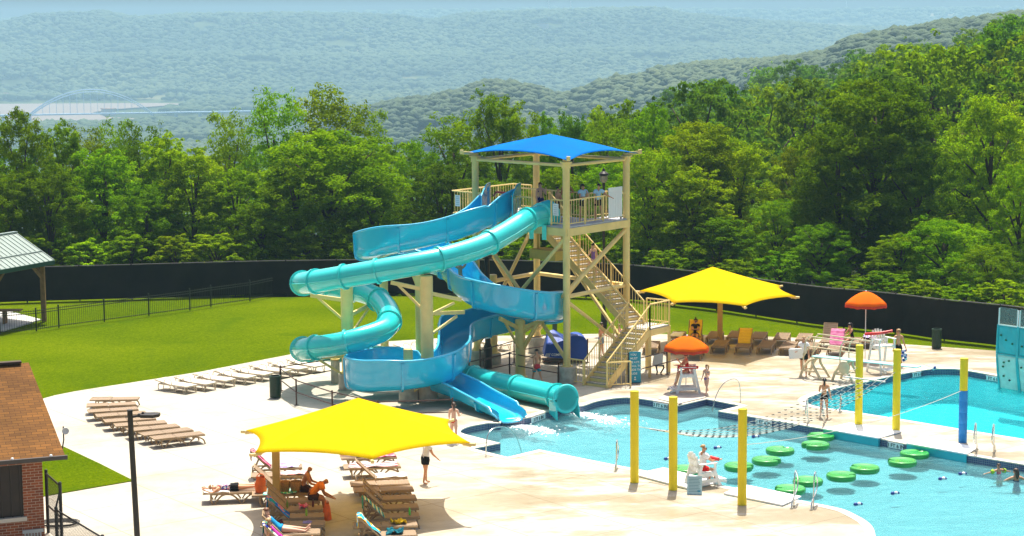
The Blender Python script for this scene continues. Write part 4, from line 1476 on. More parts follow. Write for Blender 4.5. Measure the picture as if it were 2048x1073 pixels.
for u in (-0.2, 0.0, 1.0, 1.2, 1.4):
    mb = MB(); mb.box(L2 * u + Vector((0, 0, zd - 12)), (4, 14, 22)); mb.build('pier', BR, bt)
MAST = mat('mast_grey_steel', (0.45, 0.45, 0.48), 0.5)
for px, py, y, lab in ((1097, -6, 5250, 'left one of the two thin masts on the far ridge'), (1141, -8, 5250, 'right one of the two thin masts on the far ridge'), (1693, 4, 6900, 'thin mast on the most distant ridge')):
    p = at_y(px, py, y); zb = ground_z(p.x, p.y)
    t_ = thing('radio_mast', lab, 'radio mast', (p.x, p.y, zb), 0, 'masts on the far ridges')
    h = p.z - zb
    mb = MB()
    for k in range(3):
        a = k * 2.09
        mb.cyl((math.cos(a) * 3, math.sin(a) * 3, 0), (math.cos(a) * .5, math.sin(a) * .5, h), 0.45, 5)
    for i in range(14):
        u = i / 14; rr_ = 3 - 2.5 * u; a = i * 2.09
        mb.cyl((math.cos(a) * rr_, math.sin(a) * rr_, h * u), (math.cos(a + 2.09) * rr_, math.sin(a + 2.09) * rr_, h * (u + 1 / 14)), 0.25, 4)
    mb.build('lattice', MAST, t_)
FB = mat('pale_far_building_wall', (0.6, 0.55, 0.5), 0.8); FR_ = mat('far_building_roof', (0.35, 0.2, 0.16), 0.8)
for px, py, y, wd in ((12, 202, 3990, 24), (217, 224, 3330, 22), (500, 55, 4950, 38), (540, 40, 5000, 16), (1085, 49, 4900, 28), (1170, 46, 4900, 30), (725, 56, 4900, 32), (1730, 27, 6850, 34)):
    p = at_y(px, py, y); z = ground_z(p.x, p.y)
    t_ = thing('far_building', 'tiny pale building among the woods of the far slope', 'building', (p.x, p.y, z), RND.uniform(-.4, .4), 'tiny buildings on the far slopes')
    mb = MB(); mb.box((0, 0, 4), (wd, wd * 0.5, 16)); mb.build('wall', FB, t_)
    mb = MB(); mb.prism([(-wd / 2 - 1, -wd * .25 - 1), (wd / 2 + 1, -wd * .25 - 1), (wd / 2 + 1, wd * .25 + 1), (-wd / 2 - 1, wd * .25 + 1)], 12.05, 13.3); mb.build('roof', FR_, t_)

# ================================================================== FENCES, BUILDINGS
SCREEN = mat('black_windscreen_mesh', (0.012, 0.011, 0.010), 0.75, 0.2, var=0.5, vscale=0.8, bump=0.2, bscale=3)
fb = [at(px, py) for px, py in [(-160, 612), (0, 606), (94, 603), (300, 597), (500, 591), (700, 588), (850, 588), (1000, 589), (1150, 594), (1270, 601), (1356, 611), (1440, 621), (1525, 634), (1640, 651), (1720, 659), (1807, 669), (1877, 679), (1994, 692), (2120, 709), (2400, 748), (2750, 800)]]
ft = thing('windscreen_fence', 'long black mesh windscreen fence between the lawn and the trees', 'fence', fb[0])
fbr = [p - fb[0] for p in fb]
fd = catmull(fbr, 6)
mb = MB()
vs = []
for i, p in enumerate(fd):
    s = 0.03 * math.sin(i * 1.7)
    t = (fd[min(i + 1, len(fd) - 1)] - fd[max(i - 1, 0)]).normalized()
    nn_ = Vector((-t.y, t.x, 0))
    for (z, o_) in ((0.04, -0.05 + s * .5), (0.7, -0.05 + s), (1.35, -.05 + s * 0.5), (2.0, -0.045)):
        vs.append(p + nn_ * o_ + Vector((0, 0, z)))
fs = [(i * 4 + j, (i + 1) * 4 + j, (i + 1) * 4 + j + 1, i * 4 + j + 1) for i in range(len(fd) - 1) for j in range(3)]
mb.add(vs, fs)
o = mb.build('mesh_screen', SCREEN, ft); md = o.modifiers.new('th', 'SOLIDIFY'); md.thickness = 0.012
mb = MB(); mb.tube([p + Vector((0, 0, 2.03)) for p in fd], 0.025, 6); mb.build('top_rail', mat('galvanised_grey_rail', (0.16, 0.15, 0.14), 0.5), ft)
L_ = 0
for a, b_ in zip(fd, fd[1:]):
    l = (b_ - a).length
    while L_ < l:
        p = a.lerp(b_, L_ / l)
        mb = MB(); mb.cyl(p + Vector((0, 0, -.1)), p + Vector((0, 0, 2.08)), 0.04, 8); mb.build('post', BLACKM, ft)
        L_ += 3.0
    L_ -= l

pf = [at(px, py) for px, py in [(-150, 690), (0, 669), (73, 663), (118, 656), (209, 644), (298, 632), (380, 621), (422, 614), (500, 603), (546, 593)]]
pt = thing('picket_fence', 'low dark metal picket fence crossing the lawn by the pavilion', 'fence', pf[0])
pr2 = [p - pf[0] for p in pf]
PK = mat('dark_green_picket_metal', (0.012, 0.022, 0.014), 0.5)
for a, b_ in zip(pr2, pr2[1:]):
    l = (b_ - a).length
    mb = MB()
    for h in (0.12, 0.95, 1.08):
        mb.bar(a + Vector((0, 0, h)), b_ + Vector((0, 0, h)), 0.03, 0.035)
    k = int(l / 0.125)
    for i in range(1, k):
        p = a.lerp(b_, i / k)
        mb.cyl(p + Vector((0, 0, .04)), p + Vector((0, 0, 1.16)), 0.009, 4)
    mb.build('picket_panel', PK, pt)
    n_ = max(1, round(l / 2.4))
    for i in range(n_):
        p = a.lerp(b_, i / n_)
        mb = MB(); mb.bar(p, p + Vector((0, 0, 1.25)), 0.07, 0.07, (1, 0, 0)); mb.build('post', PK, pt)

# pavilion with a green metal roof
pc = Vector((-24.8, 103.5, 0)); pu = Vector((-0.41, -0.91, 0)).normalized(); pv = Vector((-2.7, 2.6, 0)).normalized()
pav = thing('picnic_pavilion', 'open picnic pavilion with ribbed grey-green metal roof on wooden posts', 'pavilion', pc)
RF = mat('pale_green_ribbed_metal_roof', (0.20, 0.26, 0.235), 0.4, 0.5, var=0.06)
WOOD = mat('weathered_brown_timber', (0.26, 0.15, 0.065), 0.8, var=0.2, vscale=5)
FAS = mat('dark_green_fascia', (0.015, 0.07, 0.05), 0.5)
Wd, RZ, EZ, PL = 3.75, 4.55, 3.3, 9.0
def pq(a, b_, z): return pu * a + pv * b_ + Vector((0, 0, z))
mb = MB()
for (b0, z0, b1, z1) in ((0, EZ, Wd, RZ), (Wd * 2, EZ, Wd, RZ)):
    mb.plate([pq(0, b0, z0), pq(PL, b0, z0), pq(PL, b1, z1), pq(0, b1, z1)], 0.05)
    for i in range(int(PL / 0.4) + 1):
        mb.bar(pq(i * 0.4 + .02, b0, z0 + 0.045), pq(i * 0.4 + .02, b1, z1 + 0.045), 0.035, 0.05)
mb.bar(pq(-.05, Wd, RZ + .05), pq(PL, Wd, RZ + .05), 0.3, 0.07)
# lower seam where the two roof sheets meet
mb.bar(pq(0, Wd * 0.3, EZ + (RZ - EZ) * 0.3 + 0.06), pq(PL, Wd * 0.3, EZ + (RZ - EZ) * 0.3 + 0.06), 0.08, 0.05)
mb.build('roof', RF, pav)
mb = MB()
mb.bar(pq(-.02, -.03, EZ - .1), pq(PL, -.03, EZ - .1), 0.05, 0.22)
mb.bar(pq(-.03, 0, EZ - .1), pq(-.03, Wd, RZ - .1), 0.05, 0.22, (0, 0, 1))
mb.bar(pq(-.03, Wd * 2, EZ - .1), pq(-.03, Wd, RZ - .1), 0.05, 0.22, (0, 0, 1))
mb.build('fascia', FAS, pav)
for a, b_ in ((0.5, 0.6), (0.5, Wd * 2 - .6), (4.5, 0.6), (4.5, Wd * 2 - .6), (8.5, .6)):
    mb = MB(); mb.bar(pq(a, b_, 0), pq(a, b_, EZ - .05), 0.24, 0.24, (1, 0, 0))
    for d_ in (1, -1):
        if 0 < a + d_ * 0.8 < PL: mb.bar(pq(a, b_, EZ - 1.0), pq(a + d_ * 0.8, b_, EZ - .25), 0.1, 0.13)
    mb.bar(pq(a, b_, EZ - 1.0), pq(a, b_ + (0.8 if b_ < Wd else -.8), EZ - .1), 0.1, 0.13)
    mb.build('post', WOOD, pav)
mb = MB()
for b_ in (0.6, Wd * 2 - .6): mb.bar(pq(0.1, b_, EZ - .18), pq(PL, b_, EZ - .18), 0.14, 0.28)
for a in (0.5, 4.5, 8.5): mb.bar(pq(a, .6, EZ - .12), pq(a, Wd * 2 - .6, EZ - .12), 0.14, 0.26)
mb.build('beam', WOOD, pav)
mb = MB(); mb.box(pq(2.6, 2.0, 0.74), (1.8, 0.75, 0.05)); mb.box(pq(2.6, 2.0, .37), (0.12, 0.6, 0.7)); mb.build('table_top', WOOD)
o = bpy.context.scene.objects['table_top']; o.name = 'picnic_table'; o.location = pc
tag(o, 'brown picnic table standing in the shade under the pavilion', 'table')

# brick building at the lower left
eave = at(130, 911, 2.9); eave.z = 0
bu = (eave - at(0, 922, 2.9)); bu.z = 0; bu.normalize(); bv = Vector((-bu.y, bu.x, 0))
bb = thing('brick_building', 'red brick bath house with brown shingle roof and dark slatted window', 'building', eave)
BRICK = mat('red_brick', (0.3, 0.1, 0.05), 0.85, 0.2)
N, L, b = nodes_of(BRICK)
tc = N.new('ShaderNodeTexCoord')
br = N.new('ShaderNodeTexBrick'); br.inputs['Scale'].default_value = 1.0; br.inputs['Brick Width'].default_value = 0.24; br.inputs['Row Height'].default_value = 0.085; br.inputs['Mortar Size'].default_value = 0.007
br.inputs['Color1'].default_value = (0.30, 0.085, 0.035, 1); br.inputs['Color2'].default_value = (0.17, 0.05, 0.028, 1); br.inputs['Mortar'].default_value = (0.42, 0.34, 0.25, 1); br.inputs['Bias'].default_value = -0.1
mp = N.new('ShaderNodeCombineXYZ'); sx = N.new('ShaderNodeSeparateXYZ')
L.new(tc.outputs['UV'], br.inputs['Vector'])
L.new(br.outputs[0], b.inputs['Base Color'])
SHING = mat('brown_asphalt_shingle', (0.2, 0.1, 0.04), 0.9, 0.1)
N, L, b = nodes_of(SHING)
tc = N.new('ShaderNodeTexCoord')
br = N.new('ShaderNodeTexBrick'); br.inputs['Scale'].default_value = 1.0; br.inputs['Brick Width'].default_value = 0.33; br.inputs['Row Height'].default_value = 0.15; br.inputs['Mortar Size'].default_value = 0.008; br.inputs['Bias'].default_value = 0.0
br.inputs['Color1'].default_value = (0.19, 0.088, 0.024, 1); br.inputs['Color2'].default_value = (0.125, 0.06, 0.02, 1); br.inputs['Mortar'].default_value = (0.07, 0.035, 0.018, 1)
L.new(tc.outputs['UV'], br.inputs['Vector'])
n1 = N.new('ShaderNodeTexNoise'); n1.inputs['Scale'].default_value = 0.6; n1.inputs['Detail'].default_value = 8; L.new(tc.outputs['UV'], n1.inputs['Vector'])
rp_ = ramp(N, L, n1.outputs[0], [(0.3, (0.72, 0.72, 0.72)), (0.65, (1.15, 1.1, 1.0))])
mu = N.new('ShaderNodeMix'); mu.data_type = 'RGBA'; mu.blend_type = 'MULTIPLY'; mu.inputs[0].default_value = 1
L.new(br.outputs[0], mu.inputs[6]); L.new(rp_.outputs[0], mu.inputs[7]); L.new(mu.outputs[2], b.inputs['Base Color'])
bp = N.new('ShaderNodeBump'); bp.inputs['Strength'].default_value = 0.6; bp.inputs['Distance'].default_value = 0.02; L.new(br.outputs[1], bp.inputs['Height']); bp.invert = True; L.new(bp.outputs[0], b.inputs['Normal'])


def uv_quad(pts, name, m_, parent, uvs=None, th=0.0):
    me = bpy.data.meshes.new(name); P = [Vector(p) for p in pts]
    me.from_pydata(P, [], [tuple(range(len(P)))])
    me.materials.append(m_)
    ul = me.uv_layers.new(name='UVMap')
    e1 = (P[1] - P[0]).normalized(); nrm_ = (P[1] - P[0]).cross(P[-1] - P[0]).normalized(); e2 = nrm_.cross(e1)
    for i, p in enumerate(P): ul.data[i].uv = ((p - P[0]).dot(e1), (p - P[0]).dot(e2))
    o = bpy.data.objects.new(name, me); COL.objects.link(o); o.parent = parent
    if th:
        md = o.modifiers.new('th', 'SOLIDIFY'); md.thickness = th; md.offset = -1
    return o
def bq(a, b_, z): return bu * a + bv * b_ + Vector((0, 0, z))
EZ2, RZ2, HWB, LB_ = 2.9, 4.86, 5.6, 14.0
uv_quad([bq(-LB_, 0, EZ2), bq(0, 0, EZ2), bq(-.3, HWB, RZ2), bq(-LB_, HWB, RZ2)], 'roof', SHING, bb, th=0.08)
uv_quad([bq(0, 2 * HWB, EZ2), bq(-LB_, 2 * HWB, EZ2), bq(-LB_, HWB, RZ2), bq(-.3, HWB, RZ2)], 'roof', SHING, bb, th=0.08)
mb = MB(); mb.bar(bq(-2.6, HWB - .05, RZ2 + .05), bq(-.55, HWB - .05, RZ2 + .05), 0.28, 0.06); mb.build('ridge_vent', mat('dark_ridge_vent', (.05, .03, .02), .8), bb)
# walls: the front wall has a window opening
wa, wz0, wz1, wx0, wx1 = 0.55, 1.02, 2.62, -2.95, -1.22
y0 = 0.5
for pts in ([(-LB_ + .5, 0), (wx0, 0), (wx0, EZ2), (-LB_ + .5, EZ2)], [(wx1, 0), (-.62, 0), (-.62, EZ2), (wx1, EZ2)], [(wx0, 0), (wx1, 0), (wx1, wz0), (wx0, wz0)], [(wx0, wz1), (wx1, wz1), (wx1, EZ2), (wx0, EZ2)]):
    uv_quad([bq(a, y0, z) for a, z in pts], 'wall', BRICK, bb, th=-0.2 if False else 0.0)
uv_quad([bq(-.62, y0, 0), bq(-.62, 2 * HWB - .5, 0), bq(-.62, 2 * HWB - .5, EZ2), bq(-.62, HWB, RZ2 - .15), bq(-.62, y0, EZ2)], 'wall', BRICK, bb)
uv_quad([bq(-LB_ + .5, 2 * HWB - .5, 0), bq(-LB_ + .5, y0, 0), bq(-LB_ + .5, y0, EZ2), bq(-LB_ + .5, HWB, RZ2 - .15), bq(-LB_ + .5, 2 * HWB - .5, EZ2)], 'wall', BRICK, bb)
DKW = mat('dark_brown_slatted_board', (0.03, 0.018, 0.012), 0.6, var=0.3)
wn = MB(); wn.box(bq((wx0 + wx1) / 2, y0 + .1, (wz0 + wz1) / 2), (wx1 - wx0 + .1, 0.06, wz1 - wz0), Matrix(((bu.x, bv.x, 0), (bu.y, bv.y, 0), (0, 0, 1))))
M3 = Matrix(((bu.x, bv.x, 0), (bu.y, bv.y, 0), (0, 0, 1)))
for i in range(7): wn.box(bq(wx0 + .06 + i * (wx1 - wx0 - .12) / 6, y0 + .05, (wz0 + wz1) / 2), (0.05, 0.06, wz1 - wz0), M3)
win = wn.build('window', DKW, bb)
mb = MB(); mb.box(bq((wx0 + wx1) / 2, y0 - .03, wz0 - .06), (wx1 - wx0 + .16, 0.16, 0.12), M3); mb.build('sill', mat('pale_stone_sill', (.55, .5, .42), .8), win)
mb = MB(); mb.box(bq(-0.97, y0 - .03, 0.55), (0.62, 0.1, 0.1), M3)
for i in range(6): mb.box(bq(-1.2 + i * 0.09, y0 - .02, 0.36), (0.05, 0.05, 0.26), M3)
mb.build('wall_vent', mat('pale_grey_vent', (.4, .42, .42), .5), bb)
mb = MB(); mb.bar(bq(-LB_, -.06, EZ2 - .05), bq(0.06, -.06, EZ2 - .05), 0.12, 0.12); mb.bar(bq(-LB_ + .2, .25, EZ2 - .1), bq(-.02, .25, EZ2 - .1), 0.5, 0.03); mb.build('gutter', mat('dark_gutter', (.05, .04, .035), .5), bb)
mb = MB()
for a in (-1.55, -.42): mb.ball(bq(a, -.05, EZ2 + .03), 0.05, 6)
mb.build('eave_lamp', WHITE, bb)
# dish on a bent pole at the roof edge
p = at(128, 893, 2.95) - eave
dt = thing('satellite_dish', 'small grey dish on a bent pole at the shingle roof edge', 'satellite dish', eave + p)
mb = MB(); mb.tube([(-.05, 0, -.1), (-.03, 0, .05), (0, 0, .2), (0, 0, 0.62)], 0.022, 6); mb.build('pole', DKBRONZE, dt)
mb = MB(); mb.lathe([(0.001, 0), (0.07, .008), (.11, .03), (.1, .04), (0.001, .012)], (0, 0, 0), 14, cap=False)
o = mb.build('dish', mat('pale_grey_dish', (.5, .5, .5), .5), dt, smooth=True); o.location = (.07, -.03, .48); o.rotation_euler = (rad(75), 0, rad(20))

# chain-link fence and gate in the lower left corner
CL = bpy.data.materials.new('black_chain_link'); CL.use_nodes = True
def link_mesh(mb, a, b_, h0, h1, step=0.10):
    """Woven diamonds of thin wire between two posts."""
    a, b_ = Vector(a), Vector(b_)
    l = (b_ - a).length
    hh = h1 - h0
    d_ = (b_ - a).normalized()
    k = int((l + hh) / step)
    for i in range(k):
        s = i * step
        for dirn in (1, -1):
            s0, z0_ = (s - hh, h1) if dirn == 1 else (s - hh, h0)
            s1, z1_ = (s, h0) if dirn == 1 else (s, h1)
            pa, pb = [s0, z0_], [s1, z1_]
            if pa[0] < 0:
                f_ = (0 - pa[0]) / (pb[0] - pa[0]); pa = [0, pa[1] + (pb[1] - pa[1]) * f_]
            if pb[0] > l:
                f_ = (l - pa[0]) / (pb[0] - pa[0]); pb = [l, pa[1] + (pb[1] - pa[1]) * f_]
            if pb[0] - pa[0] < 0.01: continue
            mb.cyl(a + d_ * pa[0] + Vector((0, 0, pa[1])), a + d_ * pb[0] + Vector((0, 0, pb[1])), 0.004, 3)
A_, B_ = at(92, 947, 1.9), at(120, 972, 1.9)
C_ = at(112, 1020, 1.2); D_ = at(205, 1076, 1.2); E_ = D_ + (D_ - C_) * 0.5
cf = thing('chain_link_fence', 'black chain-link fence with tall gate post beside the brick building', 'fence', (A_.x, A_.y, 0))
o0 = Vector((A_.x, A_.y, 0))
def g0_(p): return Vector((p.x, p.y, 0)) - o0
for p, h in ((A_, 1.98), (B_, 1.98), (C_, 1.25), (D_, 1.25), (E_, 1.25)):
    mb = MB(); mb.cyl(g0_(p), g0_(p) + Vector((0, 0, h)), 0.05, 10); mb.ball(g0_(p) + Vector((0, 0, h)), 0.055, 6); mb.build('post', BLACKM, cf, smooth=True)
mb = MB()
mb.cyl(g0_(A_) + Vector((0, 0, 1.9)), g0_(B_) + Vector((0, 0, 1.9)), 0.03, 8); mb.cyl(g0_(A_) + Vector((0, 0, .9)), g0_(B_) + Vector((0, 0, .9)), 0.025, 8)
mb.cyl(g0_(C_) + Vector((0, 0, 1.2)), g0_(D_) + Vector((0, 0, 1.2)), 0.028, 8); mb.cyl(g0_(D_) + Vector((0, 0, 1.2)), g0_(E_) + Vector((0, 0, 1.2)), 0.028, 8)
mb.cyl(g0_(B_) + Vector((0, 0, 1.8)), g0_(C_) + Vector((0, 0, 1.25)), 0.028, 8)
mb.build('rail', BLACKM, cf)
mb = MB()
link_mesh(mb, g0_(A_), g0_(B_), 0.05, 1.88); link_mesh(mb, g0_(C_), g0_(D_), 0.05, 1.18); link_mesh(mb, g0_(D_), g0_(E_), 0.05, 1.18)
mb.build('wire_mesh', BLACKM, cf, fix=False)
hp = at(118, 1050)
mb = MB()
for i in range(5): mb.tube([Vector((math.cos(a) * (.5 + .04 * i), math.sin(a) * (.32 + .03 * i), 0.02 + .018 * i)) for a in [2 * math.pi * q / 20 for q in range(20)]], 0.014, 5, closed=True)
o = mb.build('garden_hose', BLACK); o.location = hp
tag(o, 'dark coiled hose lying on the concrete behind the chain-link gate', 'hose')

# lamp posts
t_ = thing('parking_lot_lamp', 'slim dark post with flat box lamp standing near the camera', 'street lamp', (at_y(277, 1073, 50).x + 0.02, 50, 0))
mb = MB(); mb.tube([(0, 0, 0), (-0.14, 0, 5.58)], [0.085, 0.072], 12); mb.cyl((-.14, 0, 5.58), (-.14, 0, 5.62), 0.078, 12); mb.build('post', DKBRONZE, t_, smooth=True)
mb = MB(); mb.cyl((-.13, 0, 5.42), (0.1, 0, 5.46), 0.035, 8); mb.box((0.14, 0, 5.47), (0.14, 0.12, 0.09)); mb.ball((0.2, 0, 5.53), 0.04, 6); mb.build('arm', DKBRONZE, t_)
mb = MB()
mb.prism([(0.15, -.17), (0.5, -.19), (0.64, -.05), (0.64, .15), (0.5, .2), (.15, .17)], 5.425, 5.515); mb.build('lamp_head', DKBRONZE, t_, bevel=.015)
q = at_y(1208, 655, 99.5)
t_ = thing('lamp_post', 'black lantern post standing behind the right side of the tower', 'street lamp', (q.x, q.y, 0))
mb = MB(); mb.lathe([(.16, 0), (.16, .7), (.1, .9), (.075, 1.1), (.065, 7.4), (.09, 7.5), (.06, 7.6)], (0, 0, 0), 10); mb.build('post', DKBRONZE, t_, smooth=True)
mb = MB(); mb.lathe([(.12, 7.6), (.2, 7.75), (.22, 7.95), (.12, 8.0)], (0, 0, 0), 10); mb.build('lantern_glass', mat('pale_lantern_glass', (.22, .22, .2), .3), t_)
mb = MB(); mb.lathe([(.27, 7.99), (.24, 8.08), (.1, 8.2), (.03, 8.36)], (0, 0, 0), 10); mb.build('lantern_cap', DKBRONZE, t_)
q = at(976, 738)
t_ = thing('lamp_post', 'thick dark post rising behind the tower between its left legs', 'street lamp', (q.x, q.y, 0))
mb = MB(); mb.lathe([(.2, 0), (.2, 1.0), (.13, 1.2), (.12, 5.1)], (0, 0, 0), 12); mb.build('post', DKBRONZE, t_, smooth=True)
mb = MB(); mb.lathe([(.2, 5.1), (.24, 5.2), (.24, 5.5), (.05, 5.65)], (0, 0, 0), 12); mb.build('lamp_head', DKBRONZE, t_)

# haze: the summer air of the valley
hz = bpy.data.materials.new('valley_air'); hz.use_nodes = True
N, L = hz.node_tree.nodes, hz.node_tree.links
N.remove(N['Principled BSDF'])
pvn = N.new('ShaderNodeVolumePrincipled')
pvn.inputs['Color'].default_value = (0.43, 0.72, 0.95, 1)
pvn.inputs['Density'].default_value = HAZE_D = 0.00018
pvn.inputs['Anisotropy'].default_value = 0.0
L.new(pvn.outputs[0], N['Material Output'].inputs['Volume'])
mb = MB(); mb.box((0, 3400, -13), (9000, 8000, 245))
o = mb.build('haze', hz); tag(o, kind='stuff')
o.display_type = 'WIRE'

# ================================================================== POOL FURNITURE
M3I = Matrix.Identity(3)
def yawm(a): return Matrix.Rotation(a, 3, 'Z')


# ------------------------------------------------------------------ loungers
LG_BROWN = mat('taupe_lounger_sling', (0.25, 0.175, 0.11), 0.7, var=0.08, vscale=10)
N, L, b = nodes_of(LG_BROWN)
LG_FRAME = mat('tan_resin_lounger_frame', (0.32, 0.215, 0.11), 0.5)
LP_SLING = mat('bleached_lounger_sling', (0.66, 0.60, 0.50), 0.7, var=0.05, vscale=8)
LP_FRAME = mat('pale_beige_resin_frame', (0.56, 0.47, 0.34), 0.5)


def make_lounger(kind, back):
    """Local frame: foot end at +x, head end at -x, lying along x; origin on the ground under the hinge."""
    root = bpy.data.objects.new('sun_lounger', None)
    COL.objects.link(root)
    S, Fm = (LG_BROWN, LG_FRAME) if kind == 'a' else (LP_SLING, LP_FRAME)
    z = 0.36 if kind == 'a' else 0.33
    mb = MB()
    mb.prism([(0.0, -.31), (1.05, -.31), (1.10, -.26), (1.10, .26), (1.05, .31), (0, .31)], z - .012, z + .012)
    if kind == 'a':
        for i in range(11):
            mb.box((0.05 + i * 0.1, 0, z + .014), (0.012, 0.6, .006))
    mb.build('seat', S, root)
    ca, sa = math.cos(rad(back)), math.sin(rad(back))
    mb = MB()
    def bp_(s, y, o=0.0): return (-0.02 - s * ca + o * sa * 1.0, y, z + s * sa + o * ca)
    mb.plate([bp_(0, -.31), bp_(.80, -.31), bp_(.86, -.24), bp_(.86, .24), bp_(.80, .31), bp_(0, .31)], 0.026)
    if kind == 'a':
        for i in range(8): mb.bar(bp_(.06 + i * .1, -.3, .015), bp_(.06 + i * .1, .3, .015), .012, .006)
    mb.build('backrest', S, root)
    mb = MB()
    for y in (-.33, .33):
        mb.bar((-.62, y, z - .03), (1.10, y, z - .03), 0.035, 0.05)
        mb.bar(bp_(0, y), bp_(.86, y), 0.03, 0.045)
    mb.bar((1.09, -.33, z - .03), (1.09, .33, z - .03), 0.03, 0.05)
    mb.bar((-.62, -.33, z - .03), (-.62, .33, z - .03), 0.03, 0.05)
    mb.bar(bp_(.85, -.33), bp_(.85, .33), .03, .045)
    if back > 15:
        for y in (-.2, .2): mb.bar(bp_(.5, y, -.01), (-.55, y, z - .06), .02, .03)
    mb.build('frame', Fm, root)
    for y in (-.335, .335):
        mb = MB()
        def leg(*a_):
            q_ = MB(); q_.tube(*a_); q_.build('leg', Fm, root)
        if kind == 'a':
            leg(catmull([(0.62, y, z - .05), (0.86, y, z - .10), (1.02, y * 1.03, .16), (1.08, y * 1.05, 0)], 4), 0.03, 6)
            leg(catmull([(0.36, y * 1.04, 0), (0.26, y, .14), (0.05, y, z - .06), (-.22, y, z - .06), (-.42, y, .13), (-.5, y * 1.04, 0)], 5), 0.03, 6)
            leg(catmull([(0.42, y * 1.04, 0), (.52, y, .15), (0.72, y, z - .05)], 4), 0.026, 6)
            leg(catmull([(-.56, y * 1.04, 0), (-.62, y, .15), (-.62, y, z - .03)], 4), 0.028, 6)
        else:
            leg(catmull([(0.25, y, z - .04), (0.42, y * 1.02, .16), (0.35, y * 1.04, 0)], 3) , 0.018, 6)
            leg(catmull([(0.95, y, z - .03), (1.02, y, .15), (0.98, y * 1.03, 0)], 3), 0.02, 6)
            leg(catmull([(0.4, y * 1.03, 0), (.5, y, .2), (0.68, y, z - .05), (.86, y, .2), (.94, y * 1.03, 0)], 4), 0.016, 6)
            leg(catmull([(-.62, y, z - .03), (-.66, y, .15), (-.6, y * 1.03, 0)], 3), 0.02, 6)
        if kind == 'b':
            mb = MB(); mb.tube(catmull([(-.34, y, .02), (-.30, y, .30), (-.22, y, .52), (-.05, y, .56), (.14, y, .52), (.2, y, .34)], 5), .018, 6); mb.build('armrest', Fm, root)
    return root


LPROTO = {}
def lounger(head, foot, back, label, group, kind='a', z=0.36, ground=0.0):
    h_, f_ = at(*head, z=z), at(*foot, z=z)
    d_ = (f_ - h_); d_.z = 0
    yaw = math.atan2(d_.y, d_.x)
    d_.normalize()
    key = (kind, back)
    if key not in LPROTO:
        o = LPROTO[key] = make_lounger(kind, back)
    else:
        o = copy_tree(LPROTO[key])
    pos = f_ - d_ * 1.10
    o.location = (pos.x, pos.y, ground)
    o.rotation_euler = (0, 0, yaw)
    tag(o, label, 'sun lounger', group)
    o['yaw_'] = yaw
    del o['yaw_']
    return o


ORD = ['first', 'second', 'third', 'fourth', 'fifth', 'sixth', 'seventh', 'eighth', 'ninth', 'tenth', 'eleventh', 'twelfth', 'thirteenth']
GA = 'brown loungers stacked side by side on the left'
prs = [((300, 608), (470, 605)), ((288, 630), (460, 622)), ((293, 650), (466, 638)), ((310, 666), (495, 652)), ((342, 684), (525, 670)), ((378, 698), (562, 684)), ((422, 714), (603, 696)), ((465, 730), (645, 708)), ((505, 742), (686, 722))]
for i, (a, b_) in enumerate(prs):
    cv = lambda q: (q[0] / 1.695, 440 + q[1] / 1.695)
    w_ = 'farthest' if i == 0 else 'nearest' if i == 8 else ORD[i] + ' from the lawn'
    lounger(cv(a), cv(b_), 0, 'flat brown lounger, %s in the close row behind the slim lamp' % w_, GA)
GB = 'pale loungers in a row along the lawn edge'
prs = [((309, 761), (384, 772)), ((351, 757), (423, 767)), ((390, 751), (462, 760)), ((431, 745), (504, 754)), ((468, 740), (538, 748)), ((502, 734), (575, 742)), ((535, 727), (608, 737)), ((572, 721), (641, 732)), ((735, 700), (800, 708)), ((795, 693), (860, 700)), ((955, 682), (1015, 689))]
for i, (a, b_) in enumerate(prs):
    lab = 'bleached lounger, %s from the left end of the pale row along the lawn' % ORD[i] if i < 8 else ['bleached lounger seen behind the tall tan columns of the slide', 'bleached lounger behind the bends of the blue flume', 'bleached lounger behind the rear legs of the slide tower'][i - 8]
    lounger(a, b_, 8, lab, GB, 'b', 0.33)

GC = 'loungers left of the post under the front yellow shade'
feet = [(604, 932), (618, 947), (612, 964), (625, 984), (640, 999), (645, 1016), (648, 1031), (650, 1046), (640, 1063), (646, 1084)]
backs = [45, 0, 45, 0, 45, 45, 45, 0, 45, 45]
labs = ['lounger with raised back under the black and pink towel', 'flat lounger just behind the basket bags', 'lounger with bare raised back beside the lying woman in black shorts', 'flat lounger holding the basket bags and turquoise cloth',
        'lounger with bare raised back touching the tan shade post', 'lounger with pink cloth on its seat in front of the tan post', 'lounger with raised back under the blue patterned towel', 'flat lounger carrying the small purple sandals', 'lounger of the reclining woman in the blue swimsuit', 'lounger of the woman in the pink top at the bottom edge']
LC = []
for f_, bk_, lb in zip(feet, backs, labs):
    d = 122 * (f_[1] - 56) / 945
    LC.append(lounger((f_[0] - d, f_[1] + 4), f_, bk_, lb, GC))
L0 = lounger((412, 984), (526, 979), 0, 'flat lounger in full sun under the lying woman in black shorts', GC)
GD = 'loungers right of the aisle under the front yellow shade'
feet = [(792, 911), (800, 930), (813, 951), (818, 964), (826, 976), (832, 994), (836, 1012), (838, 1030), (834, 1047), (832, 1066)]
backs = [0, 0, 45, 0, 0, 45, 45, 45, 0, 45]
labs = ['flat lounger under the front edge of the yellow cloth with a sunbather', 'flat lounger covered by a red and white striped towel', 'lounger with thin raised back and a white towel on its seat', 'bare flat lounger next to the white towel lounger', 'bare flat lounger, second from the white towel lounger',
        'bare lounger with raised back in the middle of the right row', 'second bare lounger with raised back in the right row', 'lounger with raised back under the green and yellow towel', 'flat lounger with a yellow toy and green bottle on it', 'lounger under the blue towel with a yellow fish pattern']
LD = []
for f_, bk_, lb in zip(feet, backs, labs):
    d = 122 * (f_[1] - 56) / 945
    LD.append(lounger((f_[0] - d, f_[1] + 5), f_, bk_, lb, GD))
